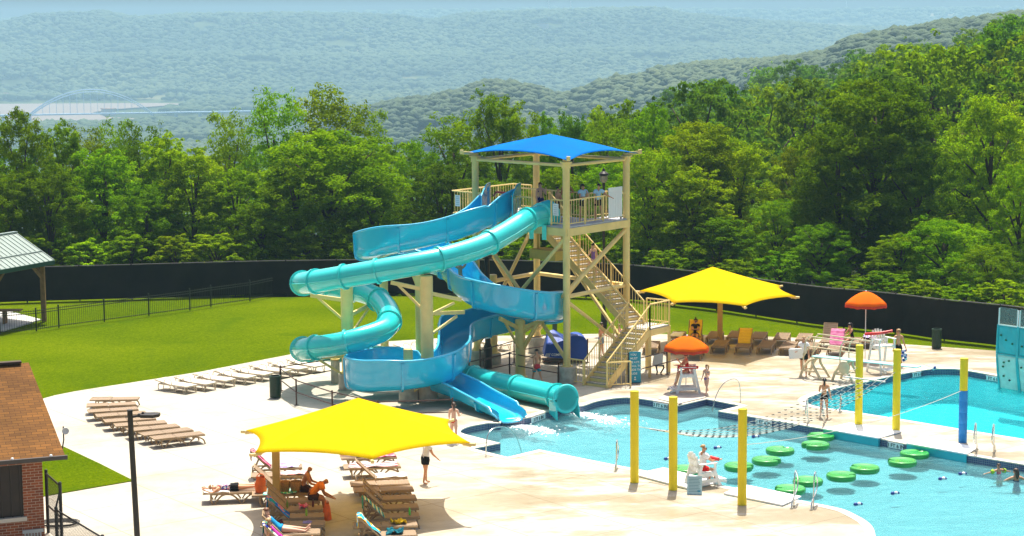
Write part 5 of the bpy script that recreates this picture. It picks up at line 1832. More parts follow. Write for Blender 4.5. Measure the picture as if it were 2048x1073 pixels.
GE = 'loungers in two rows at the rear yellow shade'
rear = [((1308, 680), (1300, 696), 0, 'lounger half hidden under the stair landing'), ((1352, 679), (1343, 694), 0, 'lounger between stair landing and orange umbrella'), ((1362, 661), (1350, 676), 0, 'lounger with a white towel behind the stair railing'),
        ((1397, 661), (1386, 680), 60, 'lounger of the woman in the black shirt'), ((1437, 661), (1425, 676), 0, 'back row lounger directly behind the rear shade post'), ((1477, 662), (1466, 675), 0, 'back row lounger right of the rear shade post'), ((1523, 664), (1513, 677), 0, 'back row lounger below the hanging corner of the rear shade'),
        ((1569, 665), (1560, 679), 0, 'sunny back row lounger, second from the man in the white shirt'), ((1614, 666), (1604, 680), 0, 'sunny back row lounger behind the man in the white shirt'), ((1397, 690), (1386, 707), 0, 'front row lounger draped with yellow right of the orange umbrella'), ((1447, 679), (1436, 694), 0, 'front row lounger in front of the rear shade post'),
        ((1495, 679), (1484, 695), 50, 'front row lounger with upright yellow back'), ((1540, 681), (1528, 695), 0, 'front row lounger right of the one with an upright yellow back'), ((1584, 682), (1572, 697), 0, 'front row lounger nearest the man in the white shirt'), ((1630, 684), (1618, 699), 0, 'lounger behind the left leg of the diving stand'),
        ((1668, 668), (1652, 685), 55, 'bleached lounger with white raised back behind the diving board'), ((1680, 682), (1668, 699), 55, 'lounger with the pink towel over its raised back'), ((1712, 672), (1700, 688), 0, 'lounger of the seated woman in black'), ((1745, 668), (1735, 684), 0, 'lounger with clothes behind the tall guard chair')]
LE = []
for hd, ft_, bk_, lb in rear:
    LE.append(lounger(hd, ft_, bk_, lb, GE))


# ------------------------------------------------------------------ towels
def towel_mat(name, cols, scale=6.0, axis=1, noisy=0.0):
    if name in MATS: return MATS[name]
    m_ = mat(name, cols[0], 0.95, 0.05)
    N, L, b = nodes_of(m_)
    tc = N.new('ShaderNodeTexCoord')
    src = None
    if noisy:
        n = N.new('ShaderNodeTexVoronoi'); n.inputs['Scale'].default_value = scale
        L.new(tc.outputs['Object'], n.inputs['Vector'])
        sp = N.new('ShaderNodeSeparateColor'); L.new(n.outputs['Color'], sp.inputs[0]); src = sp.outputs[0]
    else:
        wv = N.new('ShaderNodeTexWave'); wv.bands_direction = 'XYZ'[axis]; wv.inputs['Scale'].default_value = scale; wv.wave_profile = 'SAW'; wv.inputs['Distortion'].default_value = 0.4
        L.new(tc.outputs['Object'], wv.inputs['Vector']); src = wv.outputs['Fac']
    r = ramp(N, L, src, [(i / len(cols), c) for i, c in enumerate(cols)])
    r.color_ramp.interpolation = 'CONSTANT'
    L.new(r.outputs[0], b.inputs['Base Color'])
    return m_


TW = {
    'pinkblack': towel_mat('black_and_pink_towel', [(.015, .012, .02), (.6, .03, .12), (.65, .35, .4), (.5, .02, .1)], 1.1, 1),
    'lav': towel_mat('lavender_print_towel', [(.45, .40, .6), (.7, .68, .75), (.35, .25, .5)], 9, 0, 1),
    'blue': towel_mat('blue_print_towel', [(.02, .12, .6), (.03, .25, .7), (.6, .2, .25), (.02, .3, .35), (.02, .1, .5)], 7, 0, 1),
    'navyw': towel_mat('navy_white_print_towel', [(.02, .03, .15), (.7, .7, .7), (.03, .2, .15), (.75, .7, .3), (.02, .04, .3)], 8, 0, 1),
    'redw': towel_mat('red_and_white_striped_towel', [(.6, .03, .04), (.75, .72, .7), (.1, .03, .15), (.75, .7, .7)], 2.2, 1),
    'white': towel_mat('white_towel', [(.75, .74, .7), (.7, .7, .68)], 2, 0),
    'greeny': towel_mat('green_and_yellow_towel', [(.7, .6, .1), (.6, .7, .65), (.1, .4, .2), (.04, .2, .35)], 2.5, 0),
    'fish': towel_mat('blue_and_yellow_print_towel', [(.02, .35, .6), (.8, .55, .03), (.03, .45, .6), (.7, .75, .75), (.8, .4, .02)], 5, 0, 1),
    'turq': towel_mat('turquoise_cloth', [(.05, .45, .45), (.5, .65, .6), (.1, .5, .4)], 9, 0, 1),
    'pink': towel_mat('pink_towel', [(.75, .2, .42), (.8, .3, .5)], 3, 0),
    'pinkred': towel_mat('pink_red_cloth', [(.7, .08, .15), (.75, .3, .35)], 9, 0, 1),
    'yellow': towel_mat('yellow_towel', [(.8, .55, .02), (.75, .5, .02)], 3, 0),
    'teal': towel_mat('dark_teal_cloth', [(.01, .1, .14), (.02, .16, .2)], 6, 0, 1),
    'maroon': towel_mat('dark_maroon_cloth', [(.06, .01, .02), (.12, .02, .03)], 6, 0, 1),
}


def towel(lg, key, label, x0=0.05, x1=0.9, back=None, wd=0.6, wrinkle=0.012, seed=1, name='towel', drop=0.35, cat='towel', y0=0.0):
    """Cloth lying on the seat of a lounger (x0..x1) or hung over its raised back (back = angle)."""
    g = random.Random(seed)
    ph = [g.uniform(0, 6.28) for _ in range(6)]
    z = 0.385
    mb = MB()
    def wr(u, v): return wrinkle * (math.sin(u * 9 + ph[0] + 3 * v) + math.sin(v * 11 + ph[1] + 2 * u) + 0.6 * math.sin(17 * u - 13 * v + ph[2]))
    if back is None:
        def fn(u, v):
            y = (v - .5) * wd * (1 + .05 * math.sin(u * 7 + ph[3])) + y0
            x = x0 + (x1 - x0) * u + .03 * math.sin(v * 5 + ph[4])
            zz = z + wrinkle * 1.6 + wr(u, v)
            if abs(y) > .335: zz -= (abs(y) - .335) * 1.2
            return (x, y, zz)
    else:
        ca, sa = math.cos(rad(back)), math.sin(rad(back))
        def fn(u, v):
            s = -drop + u * (0.9 + drop)      # from the rear hem over the top down to the hinge
            y = (v - .5) * wd + .02 * math.sin(u * 6 + ph[3])
            if s < 0:
                return (-0.02 - .88 * ca - .03 + .02 * math.sin(v * 8), y, 0.36 + .90 * sa + s)
            q = .88 - s
            o = 0.03 + abs(wr(u, v))
            return (-0.02 - q * ca + o * sa, y, .36 + q * sa + o * ca)
    mb.grid(fn, 18, 14)
    o = mb.build(name, TW[key], smooth=60)
    o.location = lg.location; o.rotation_euler = lg.rotation_euler
    md = o.modifiers.new('th', 'SOLIDIFY'); md.thickness = 0.008
    return tag(o, label, cat)


towel(LC[0], 'pinkblack', 'black and pink towel hung over a raised lounger back', back=45, seed=2)
towel(LC[0], 'lav', 'lavender printed towel spread on the farthest lounger of its row', .1, 1.0, seed=3)
towel(LC[1], 'redw', 'pale red striped towel on the flat lounger behind the basket bags', .1, 1.05, seed=4)
towel(LC[3], 'turq', 'turquoise patterned cloth lying beside the basket bags', -.5, .6, seed=5, wrinkle=.02)
towel(LC[5], 'pinkred', 'crumpled pink cloth on a brown lounger seat', .35, .65, seed=6, wd=.3, wrinkle=.035, name='cloth', cat='cloth')
towel(LC[6], 'blue', 'blue patterned towel hung over a raised lounger back', back=45, seed=7)
towel(LC[7], 'maroon', 'dark maroon cloth heaped at the head of a flat lounger', -.75, -.2, seed=8, wd=.5, wrinkle=.04, name='cloth', cat='cloth')
towel(LC[9], 'navyw', 'navy and white printed towel over the lounger at the bottom edge', back=45, seed=9)
towel(LC[9], 'turq', 'blue and white towel under the legs of the pink topped woman', .05, 1.0, seed=10)
towel(LD[1], 'redw', 'red and white striped towel spread on a flat lounger', -.7, 1.0, seed=11, wrinkle=.02)
towel(LD[2], 'white', 'white towel spread on a lounger seat in the right row', .05, 1.08, seed=12)
towel(LD[0], 'pinkred', 'pink towel lying under the sunbather at the yellow cloth edge', .0, 1.05, seed=13)
towel(LD[7], 'greeny', 'green and yellow towel hung over a raised lounger back', back=45, seed=14)
towel(LD[8], 'yellow', 'crumpled yellow toy cloth on a flat lounger', .3, .75, seed=15, wd=.3, wrinkle=.04, name='cloth', cat='cloth')
towel(LD[9], 'fish', 'blue towel with yellow fish print over a raised lounger back', back=45, seed=16, wrinkle=.02)
towel(LD[9], 'teal', 'dark teal cloth heaped on the nearest lounger of the right row', .2, .7, seed=17, wd=.45, wrinkle=.04, name='cloth', cat='cloth')
towel(L0, 'white', 'pale towel under the lying woman in black shorts', -.85, .0, seed=18)
towel(LE[2], 'white', 'white towel on the lounger behind the stair railing', -.5, 1.0, seed=19)
towel(LE[3], 'yellow', 'yellow sheet put in for the yellow-lit back behind the woman in the black shirt', back=60, seed=20, drop=.1)  # yellow light on this raised back, put in as a coloured cloth
towel(LE[9], 'yellow', 'yellow towel draped on the front row lounger by the orange umbrella', -.6, 1.1, seed=21)
towel(LE[11], 'yellow', 'yellow towel on the upright lounger back in the front row', back=50, seed=22, drop=.2)
towel(LE[16], 'pink', 'bright pink towel hung over a raised lounger back', back=55, seed=23, wd=.66)
towel(LE[18], 'lav', 'pale printed clothes heaped behind the tall guard chair', -.5, .6, seed=24, wrinkle=.05, name='cloth', cat='cloth')


# ------------------------------------------------------------------ small belongings
def small(name, build, pos, label, cat, mats, yaw=0.0, smooth=50):
    mb = MB(); build(mb)
    o = mb.build(name, mats, smooth=smooth)
    o.location = pos; o.rotation_euler = (0, 0, yaw)
    return tag(o, label, cat)


def on(lg, x, y, z=.38): return lg.location + yawm(lg.rotation_euler.z) @ Vector((x, y, z))


STRAW = mat('woven_straw', (.42, .24, .09), .9, var=.3, vscale=30, bump=.5, bscale=60)
ORB = mat('orange_bag_cloth', (.75, .13, .015), .7, var=.2, vscale=6, bump=.5, bscale=9)
def basket(mb):
    pr = [(.13, 0), (.18, .12), (.21, .3), (.20, .36), (.185, .355), (.19, .3), (.16, .1)]
    mb.lathe([(r * 1.0, z) for r, z in pr], n=14)
    mb.tube([Vector((.18 * math.cos(a), .05, .34 + .2 * math.sin(a))) for a in [math.pi * i / 8 for i in range(9)]], .012, 5)
def bag(mb):
    mb.grid(lambda u, v: Vector((.19 * math.cos(u * 6.283) * (1 - .35 * v ** 3) * (1 + .08 * math.sin(9 * u + 7 * v)), .13 * math.sin(u * 6.283) * (1 - .55 * v ** 2), v * .52 + .03 * math.sin(u * 12.5) * v)), 20, 10, True)
    mb.tube([Vector((.14 * math.cos(a), 0, .46 + .16 * math.sin(a))) for a in [math.pi * i / 8 for i in range(9)]], .014, 5)
small('basket_bag', basket, on(LC[3], .18, .05), 'left one of two straw basket bags on a lounger', 'bag', STRAW, .3)
small('basket_bag', basket, on(LC[3], .55, .02), 'right one of two straw basket bags on a lounger', 'bag', STRAW, -.2)
small('beach_bag', bag, on(LC[3], -.60, .1, .38), 'bright orange bag standing left of the tan shade post', 'bag', ORB, .2)
small('beach_bag', bag, at(654, 1040, 0), 'orange bag lying open on the shaded concrete behind the orange shirt man', 'bag', ORB, 1.2)
BOT = mat('lime_green_bottle', (.35, .6, .04), .3); 
def bottle(mb): mb.lathe([(.033, 0), (.036, .02), (.036, .15), (.02, .19), (.016, .22), (.018, .24)], n=10)
small('bottle', bottle, on(LC[6], .55, -.05), 'lime green bottle on a brown lounger left of the aisle', 'bottle', BOT)
small('bottle', bottle, on(LC[5], -.02, .1), 'green bottle standing by the tan shade post', 'bottle', mat('dull_green_bottle', (.2, .35, .05), .4))
small('bottle', bottle, on(LD[7], .8, -.05), 'bright green bottle on a lounger right of the aisle', 'bottle', mat('bright_green_bottle', (.12, .6, .05), .3))
small('bottle', bottle, on(LC[5], .8, .1), 'dark red drink bottle on a brown lounger seat', 'bottle', mat('dark_red_bottle', (.09, .02, .02), .4))
def sandal(mb):
    for y in (-.07, .07):
        mb.prism([(-.13, y - .04), (.11, y - .045), (.14, y), (.11, y + .045), (-.13, y + .04)], 0, .022)
        mb.tube([(.09, y - .04, .02), (.05, y, .06), (.0, y - .04, .02)], .008, 5); mb.tube([(.05, y, .06), (.0, y + .04, .02)], .008, 5)
small('sandals', sandal, on(LC[7], .55, .05, .375), 'pair of small purple sandals on a lounger', 'sandals', mat('purple_rubber', (.3, .25, .55), .6))
small('sandals', sandal, at(640, 1058, 0), 'pale sandals on the ground at the end of the left row', 'sandals', mat('pale_grey_rubber', (.6, .6, .6), .6), .5)

# ------------------------------------------------------------------ big yellow shades
def big_shade(corners, peak, post, ztops, label, name='sun_canopy'):
    """corners: world points of the six hem corners in order; peak: world point; post: ground point."""
    t_ = thing(name, label, 'shade canopy', (post.x, post.y, 0))
    o0 = Vector((post.x, post.y, 0))
    C = [c - o0 for c in corners]; P = peak - o0
    n = len(C)
    mb = MB()
    vs, fs = [], []
    K, J = 10, 10
    for i in range(n):
        a, b_ = C[i], C[(i + 1) % n]
        mid = (a + b_) / 2
        ctr = Vector((P.x, P.y, mid.z))
        base = len(vs)
        for q in range(K + 1):
            u = q / K
            hem = a.lerp(b_, u) + (ctr - mid) * 0.085 * (4 * u * (1 - u)) + Vector((0, 0, .05 * 4 * u * (1 - u)))
            for r_ in range(J + 1):
                w_ = r_ / J
                p = P.lerp(hem, w_)
                p.z -= 0.04 * math.sin(math.pi * w_)
                p.z += 0.0
                vs.append(p)
        for q in range(K):
            for r_ in range(J):
                fs.append((base + q * (J + 1) + r_, base + (q + 1) * (J + 1) + r_, base + (q + 1) * (J + 1) + r_ + 1, base + q * (J + 1) + r_ + 1))
    mb.add(vs, fs)
    o = mb.build('canopy', YEL, t_, smooth=12)
    md = o.modifiers.new('th', 'SOLIDIFY'); md.thickness = .008
    PO = mat('ochre_steel_post', (0.42, 0.27, 0.07), .5, var=.08)
    mb = MB(); mb.box((0, 0, 1.3), (.24, .24, 2.6)); mb.box((0, 0, .015), (.45, .45, .03)); mb.build('post', PO, t_, bevel=.02)
    mb = MB()
    hub = Vector((P.x, P.y, P.z - .35))
    mb.bar((0, 0, 2.52), (hub.x, hub.y, 2.52) if hub.xy.length > .3 else (0.3, 0, 2.52), .14, .16)
    mb.cyl((hub.x, hub.y, 2.45), hub + Vector((0, 0, .3)), .07, 10)
    mb.build('arm', PO, t_)
    for c in C:
        mb = MB()
        d_ = (c - Vector((P.x, P.y, c.z)))
        mb.cyl(hub - Vector((0, 0, .1)), c - Vector((0, 0, .10)) + d_.normalized() * .02, .045, 8)
        e = c + d_.normalized() * .03 - Vector((0, 0, .03))
        mb.cyl(c - d_.normalized() * .25 - Vector((0, 0, .06)), e + d_.normalized() * .14 - Vector((0, 0, .02)), .055, 8)
        mb.build('rib', TAN, t_)
    return t_


Z1 = 2.48
cors = [at(492, 861, Z1), at(509, 906, Z1), at(744, 919, Z1), at(941, 886, Z1), at(899, 839, Z1), at(690, 830, Z1)]
ctr = sum(cors, Vector((0, 0, 0))) / 6
pk = at_y(716, 796, ctr.y + .3)
big_shade(cors, pk, at(554, 1011), None, 'big yellow cloth shade over the loungers in front')
Z2 = 2.6
cors = [at(1279, 582, Z2), at(1345, 606, Z2), at(1490, 613, Z2), at(1592, 593, Z2), at(1560, 571, Z2), at(1390, 560, Z2)]
ctr = sum(cors, Vector((0, 0, 0))) / 6
pk = at_y(1425, 534, ctr.y + .2)
big_shade(cors, pk, Vector((at_y(1440, 640, 94).x, 94.0, 0)), None, 'yellow cloth shade over the loungers by the stairs')


# ------------------------------------------------------------------ orange umbrellas
def market_umbrella(base, zrim, ztop, r, label, tilt=0.0):
    t_ = thing('orange_umbrella', label, 'umbrella', base)
    mb = MB()
    n, J = 8, 6
    vs, fs = [], []
    for q in range(n * 4):
        a = 2 * math.pi * q / (n * 4)
        f_ = 1 - .045 * abs(math.sin(a * n / 2)) ** 1
        for j in range(J + 1):
            w_ = j / J
            vs.append((r * f_ * w_ * math.cos(a), r * f_ * w_ * math.sin(a), ztop - (ztop - zrim) * (w_ ** 1.7) * (1 - .04 * abs(math.sin(a * n / 2)))))
    for q in range(n * 4):
        for j in range(J): fs.append((q * (J + 1) + j, ((q + 1) % (n * 4)) * (J + 1) + j, ((q + 1) % (n * 4)) * (J + 1) + j + 1, q * (J + 1) + j + 1))
    mb.add(vs, fs)
    c = mb.build('canopy', ORANGE, t_, smooth=25); md = c.modifiers.new('th', 'SOLIDIFY'); md.thickness = .006
    mb = MB(); vs, fs = [], []
    for q in range(n * 4 + 1):
        a = 2 * math.pi * q / (n * 4); f_ = 1 - .045 * abs(math.sin(a * n / 2)); zz = zrim + (ztop - zrim) * .04 * abs(math.sin(a * n / 2))
        vs += [(r * f_ * math.cos(a), r * f_ * math.sin(a), zz), (r * f_ * 1.02 * math.cos(a), r * f_ * 1.02 * math.sin(a), zz - .13 + .02 * (q % 2))]
    fs = [(2 * q, 2 * q + 2, 2 * q + 3, 2 * q + 1) for q in range(n * 4)]
    mb.add(vs, fs)
    vl = mb.build('valance', mat('red_orange_valance', (.7, .05, .01), .8, trans=.2), t_); md = vl.modifiers.new('th', 'SOLIDIFY'); md.thickness = .006
    mb = MB(); mb.cyl((0, 0, 0.0), (0, 0, ztop - .02), .02, 8); mb.ball((0, 0, ztop + .02), .04, 6); mb.build('pole', WHITE, t_)
    mb = MB()
    for q in range(n):
        a = 2 * math.pi * q / n
        mb.cyl((0, 0, ztop - .04), (r * .97 * math.cos(a), r * .97 * math.sin(a), zrim + .0), .008, 4)
    mb.build('ribs', WHITE, t_)
    for o in (c, vl):
        pass
    t_.rotation_euler = (tilt, 0, .2)
    return t_


# ------------------------------------------------------------------ lifeguard chairs
def guard_chair(pos, yaw, seat, backtop, w_, label):
    """Faces local +x."""
    t_ = thing('lifeguard_chair', label, 'lifeguard chair', pos, yaw, 'white lifeguard chairs')
    h = w_ / 2
    for y in (-h, h):
        mb = MB(); mb.bar((.52, y * 1.12, 0), (.30, y, seat + .02), .11, .045, (0, 1, 0)); mb.build('leg', WHITEW, t_)
        mb = MB(); mb.bar((-.48, y * 1.12, 0), (-.22, y, seat + .28), .11, .045, (0, 1, 0)); mb.build('leg', WHITEW, t_)
        mb = MB(); mb.box((.04, y, seat + .30), (.72, .13, .03)); mb.bar((.32, y, seat - .05), (.33, y, seat + .29), .08, .04, (0, 1, 0)); mb.build('armrest', WHITEW, t_)
        mb = MB(); mb.bar((.47, y * 1.06, .22), (-.42, y * 1.06, .22), .04, .12); mb.bar((.36, y * 1.01, seat - .08), (-.33, y * 1.01, seat - .08), .04, .12); mb.build('side_rail', WHITEW, t_)
    mb = MB()
    for i in range(5): mb.box((.30 - i * .13, 0, seat), (.11, w_ - .05, .03))
    mb.build('seat', WHITEW, t_)
    mb = MB()
    for i in range(6):
        u = (i - 2.5) / 2.5
        top = backtop - .14 * u * u
        y = u * (h - .06)
        mb.bar((-.24, y * .95, seat - .02), (-.24 - (top - seat) * .28, y * 1.02, top), .024, (w_ - .1) / 6 - .008, (1, 0, .28))
    mb.bar((-.30, -h + .02, seat + .22), (-.30, h - .02, seat + .22), .03, .08); mb.bar((-.24 - (backtop - seat) * .2, -h + .05, seat + (backtop - seat) * .66), (-.24 - (backtop - seat) * .2, h - .05, seat + (backtop - seat) * .66), .03, .07)
    mb.build('backrest', WHITEW, t_)
    mb = MB()
    for i in range(3): mb.box((.50 + i * .11, 0, .26 - .02 * i), (.10, w_ + .1, .03))
    mb.bar((.44, -h, .2), (.8, -h, .12), .035, .08); mb.bar((.44, h, .2), (.8, h, .12), .035, .08); mb.bar((-.42, 0, .2), (-.42, .001, .2), .02, .02)
    mb.build('footrest', WHITEW, t_)
    return t_


c1 = at(1374, 786)
guard_chair(c1, rad(188), .86, 1.25, .62, 'white guard chair under the orange umbrella at the pool corner')
market_umbrella(Vector((c1.x - .12 + .1, c1.y + .35, 0)), 1.92, 2.42, .98, 'orange umbrella shading the sitting guard in red', 0.05)
c2 = at(1764, 745)
guard_chair(c2, rad(-62), 1.25, 1.95, .85, 'tall white guard chair behind the yellow poles and diving board')
q = at_y(1731, 660, 89.2)
market_umbrella(Vector((q.x, q.y, 0)), 2.62, 3.22, 1.0, 'orange umbrella in front of the black fence by the guard chair')
c3 = at(1404, 972)
guard_chair(c3, rad(28), .52, 1.24, .62, 'white guard chair seen from behind on the pool edge between yellow poles')


def rescue_tube(path, label):
    mb = MB(); mb.tube(catmull(path, 4), .065, 8)
    o = mb.build('rescue_tube', RED, smooth=60)
    return tag(o, label, 'rescue tube')
rescue_tube([c1 + Vector((-.28, -.42, 1.08)), c1 + Vector((-.22, -.05, 1.12)), c1 + Vector((-.15, .4, 1.08))] if False else [c1 + Vector((-.42, -.25, 1.16)), c1 + Vector((0, -.30, 1.14)), c1 + Vector((.45, -.22, 1.14))], 'red rescue tube across the lap of the guard under the umbrella')
rescue_tube([c2 + Vector((-.75, .2, 1.72)), c2 + Vector((-.2, -.1, 1.80)), c2 + Vector((.42, -.1, 1.90))], 'red rescue tube lying across the empty tall guard chair')
rescue_tube([c3 + Vector((.12, .42, .92)), c3 + Vector((.36, .1, .94)), c3 + Vector((.56, -.06, .93))], 'red rescue tube held by the guard at the pool edge')

# ------------------------------------------------------------------ yellow poles, net, ropes
POLEY = mat('yellow_foam_pole', (0.84, 0.66, 0.01), .55, var=.05, vscale=2, bump=.1, bscale=6)
POLEB = mat('blue_foam_sleeve', (0.01, .23, .62), .6, var=.06)
POLES = [(1269, 965), (1346, 980), (1484, 1010), (1717, 852), (1792, 863), (1925, 885)]
plab = ['first tall yellow pole, leftmost in the front row', 'second tall yellow pole beside the white guard chair', 'third tall yellow pole, nearest the camera', 'yellow pole left of the pair behind the pool', 'yellow pole right of the pair behind the pool', 'yellow pole with a blue sleeve on its lower part']
PP = [at(*p) for p in POLES]
for i, p in enumerate(PP):
    t_ = thing('yellow_pole', plab[i], 'pole', p, 0, 'round poles carrying the net and ropes')
    hb = 1.98 if i == 5 else 0
    mb = MB(); mb.lathe([(.148, hb), (.148, 3.17), (.14, 3.2), (.001, 3.205)], n=20); mb.build('pole', POLEY, t_, smooth=True)
    if i == 5:
        mb = MB(); mb.lathe([(.148, -.02), (.155, .0), (.158, .3), (.15, .32), (.158, .34), (.16, .72), (.152, .74), (.16, .76), (.162, 1.12), (.153, 1.14), (.16, 1.16), (.16, 1.55), (.152, 1.57), (.16, 1.6), (.158, 1.97), (.14, 1.98)], n=20); mb.build('sleeve', POLEB, t_, smooth=60)
ROPE = mat('pale_rope', (.6, .58, .52), .8)
KNOT = mat('black_net_knot', (.01, .01, .01), .6)
net = thing('cargo_net', 'sagging rope net with black knots hung above the pool between the yellow poles', 'net', (PP[0].x, PP[0].y, 0))
o0 = Vector((PP[0].x, PP[0].y, 0))
e0, e1 = PP[0], PP[1]
f0_, f1_ = PP[3], PP[4]
def netp(u, v):
    a = e0.lerp(e1, v); b_ = f0_.lerp(f1_, v)
    uu = 0.07 + 0.86 * u
    p = a.lerp(b_, uu)
    p.z = 1.95 + .40 * uu - 4 * uu * (1 - uu) * 0.98 - .10 * math.sin(math.pi * v) * math.sin(math.pi * u)
    return p - o0
for v in [i / 6 for i in range(7)]:
    pass
mb = MB()
NU, NV = 30, 6
for j in range(NV + 1): mb.tube([netp(i / NU, j / NV) for i in range(NU + 1)], .007, 4)
for i in range(NU + 1): mb.tube([netp(i / NU, j / NV) for j in range(NV + 1)], .006, 4)
mb.cur = 1
for i in range(NU + 1):
    for j in range(NV + 1):
        p = netp(i / NU, j / NV); q = netp(min(1, i / NU + .001), j / NV)
        mb.bar(p - Vector((.05, .02, 0)), p + Vector((.05, .02, 0)), .028, .028)
mb.build('rope_grid', [ROPE, KNOT], net, fix=False)
for u in (0.0, 1.0):
    mb = MB(); mb.cyl(netp(u, -.06), netp(u, 1.06), .03, 8); mb.build('spreader_bar', STEEL, net)
mb = MB()
for v, pa, pb in ((0, e0, f0_), (1, e1, f1_)):
    mb.cyl(netp(0, v), pa - o0 + Vector((0, 0, 1.98)), .012, 5); mb.cyl(netp(1, v), pb - o0 + Vector((0, 0, 2.38)), .012, 5)
mb.build('cable', ROPE, net)
mb = MB()
mb.tube([PP[2].lerp(PP[5], i / 14) + Vector((0, 0, 2.0 - .35 * 4 * (i / 14) * (1 - i / 14))) for i in range(15)], .012, 5)
tag(mb.build('rope', ROPE), 'single rope strung above the pads from the nearest to the blue sleeved pole', 'rope')

# ------------------------------------------------------------------ lily pads and floats
PAD = mat('green_vinyl_pad', (0.03, .33, .05), .28, .5, var=.08, vscale=1.5, coat=.4)
PADB = mat('bright_green_vinyl', (0.06, .55, .02), .3)
def pad(mb):
    n = 40
    rim = []
    for q in range(n):
        a = 2 * math.pi * q / n
        d_ = min(abs(a - .6), abs(a - .6 - 2 * math.pi), abs(a - .6 + 2 * math.pi))
        f_ = 1 - .42 * math.exp(-(d_ / .17) ** 2)
        rim.append((math.cos(a) * f_, math.sin(a) * f_))
    prof = [(0.93, -.10), (1.0, -.05), (1.02, .01), (1.0, .07), (.95, .105), (.88, .11), (.80, .085), (.4, .08), (.02, .08)]
    vs, fs = [], []
    for (s, z) in prof:
        for (x, y) in rim: vs.append((x * .53 * s, y * .53 * s, z))
    for i in range(len(prof) - 1):
        for j in range(n):
            j2 = (j + 1) % n; fs.append((i * n + j, i * n + j2, (i + 1) * n + j2, (i + 1) * n + j))
    mb.add(vs, fs)
pmb = MB(); pad(pmb)
p0 = pmb.build('lily_pad', PAD, smooth=50)
PADS = [(1641, 875, 'farthest green pad, touching the ledge by the net'), (1631, 892, 'green pad second from the ledge by the net'), (1560, 903, 'green pad third in the line from the ledge'), (1533, 923, 'green pad with a dark notch right of the nearest pole'), (1478, 935, 'green pad half hidden by the nearest yellow pole'),
        (1372, 941, 'green pad mostly hidden behind the guard chair'), (1615, 964, 'green pad behind the ladder rails'), (1580, 981, 'green pad touching the front white ledge'), (1683, 954, 'green pad alone in the middle of the pool'), (1729, 939, 'green pad right of the one in the middle of the pool'), (1804, 926, 'nearer one of the two pads by the right ledge'), (1829, 910, 'farther one of the two pads by the right ledge')]
for i, (px, py, lb) in enumerate(PADS):
    o = p0 if i == 0 else p0.copy()
    if i: COL.objects.link(o)
    q = at(px, py, WATER_Z + .06)
    o.location = q; o.rotation_euler = (0, 0, [2.2, 2.9, 0.3, 5.2, 5.4, 2.6, 2.3, 2.5, 5.5, 2.2, 2.4, .2][i])
    tag(o, lb, 'pool float', 'green floating pads anchored in the pool')
FLB = mat('dark_blue_float', (.01, .05, .25), .4); FLW = mat('white_float', (.8, .8, .8), .4)
def flo(mb):
    mb.cur = 0; mb.ball((-.07, 0, 0), (.075, .07, .07), 8)
    mb.cur = 1; mb.ball((.06, 0, 0), (.065, .07, .07), 8)
    mb.cur = 0; mb.ball((.15, 0, 0), (.04, .05, .05), 6)
    mb.cur = 1; mb.cyl((-.3, 0, -.03), (.35, 0, -.03), .008, 4)
fmb = MB(); flo(fmb); f00 = fmb.build('rope_float', [FLB, FLW], smooth=50)
FLS = [(1434, 896, 'blue and white float behind the guard in the white shirt'), (1510, 874, 'blue and white float under the net near the far pool edge'), (1335, 918, 'dark blue float beside the second yellow pole'), (1715, 1009, 'blue and white float nearest the curved pool corner'), (1789, 987, 'blue and white float second from the curved pool corner'), (1884, 958, 'blue and white float third from the curved pool corner'), (1924, 948, 'blue and white float nearest the swimmers')]
for i, (px, py, lb) in enumerate(FLS):
    o = f00 if i == 0 else f00.copy()
    if i: COL.objects.link(o)
    o.location = at(px, py, WATER_Z + .02); o.rotation_euler = (0, 0, .3)
    tag(o, lb, 'float', 'blue and white floats in the pool')

# ------------------------------------------------------------------ white ledges at the pool edge
LEDGE = mat('white_padded_ledge', (.8, .82, .85), .5, var=.03); LEDF = mat('turquoise_ledge_face', (.03, .45, .55), .4, var=.05)
def ledge(pts, label, drop=.3):
    P = [at(*p) for p in pts]
    t_ = thing('pool_ledge', label, 'pool ledge', P[0], 0, 'white ledges on the pool edge')
    Q = [(p - P[0]) for p in P]
    mb = MB(); mb.prism([(p.x, p.y) for p in Q], .015, .075); mb.build('top', LEDGE, t_, bevel=.02)
    c = sum(Q, Vector()) / 4
    mb = MB(); mb.prism([(c.x + (p.x - c.x) * .98, c.y + (p.y - c.y) * .98) for p in Q], -.5, .012); mb.build('face', LEDF, t_)
ledge([(1268, 952), (1327, 939), (1440, 968), (1377, 981)], 'white ledge under the first two yellow poles')
ledge([(1447, 990), (1489, 973), (1603, 997), (1565, 1014)], 'white ledge beside the third yellow pole')
ledge([(1645, 861), (1699, 849), (1804, 866), (1757, 880)], 'white ledge with turquoise face under the pair of far poles')
ledge([(1812, 890), (1845, 875), (1955, 899), (1934, 912)], 'white ledge with turquoise face under the blue sleeved pole')

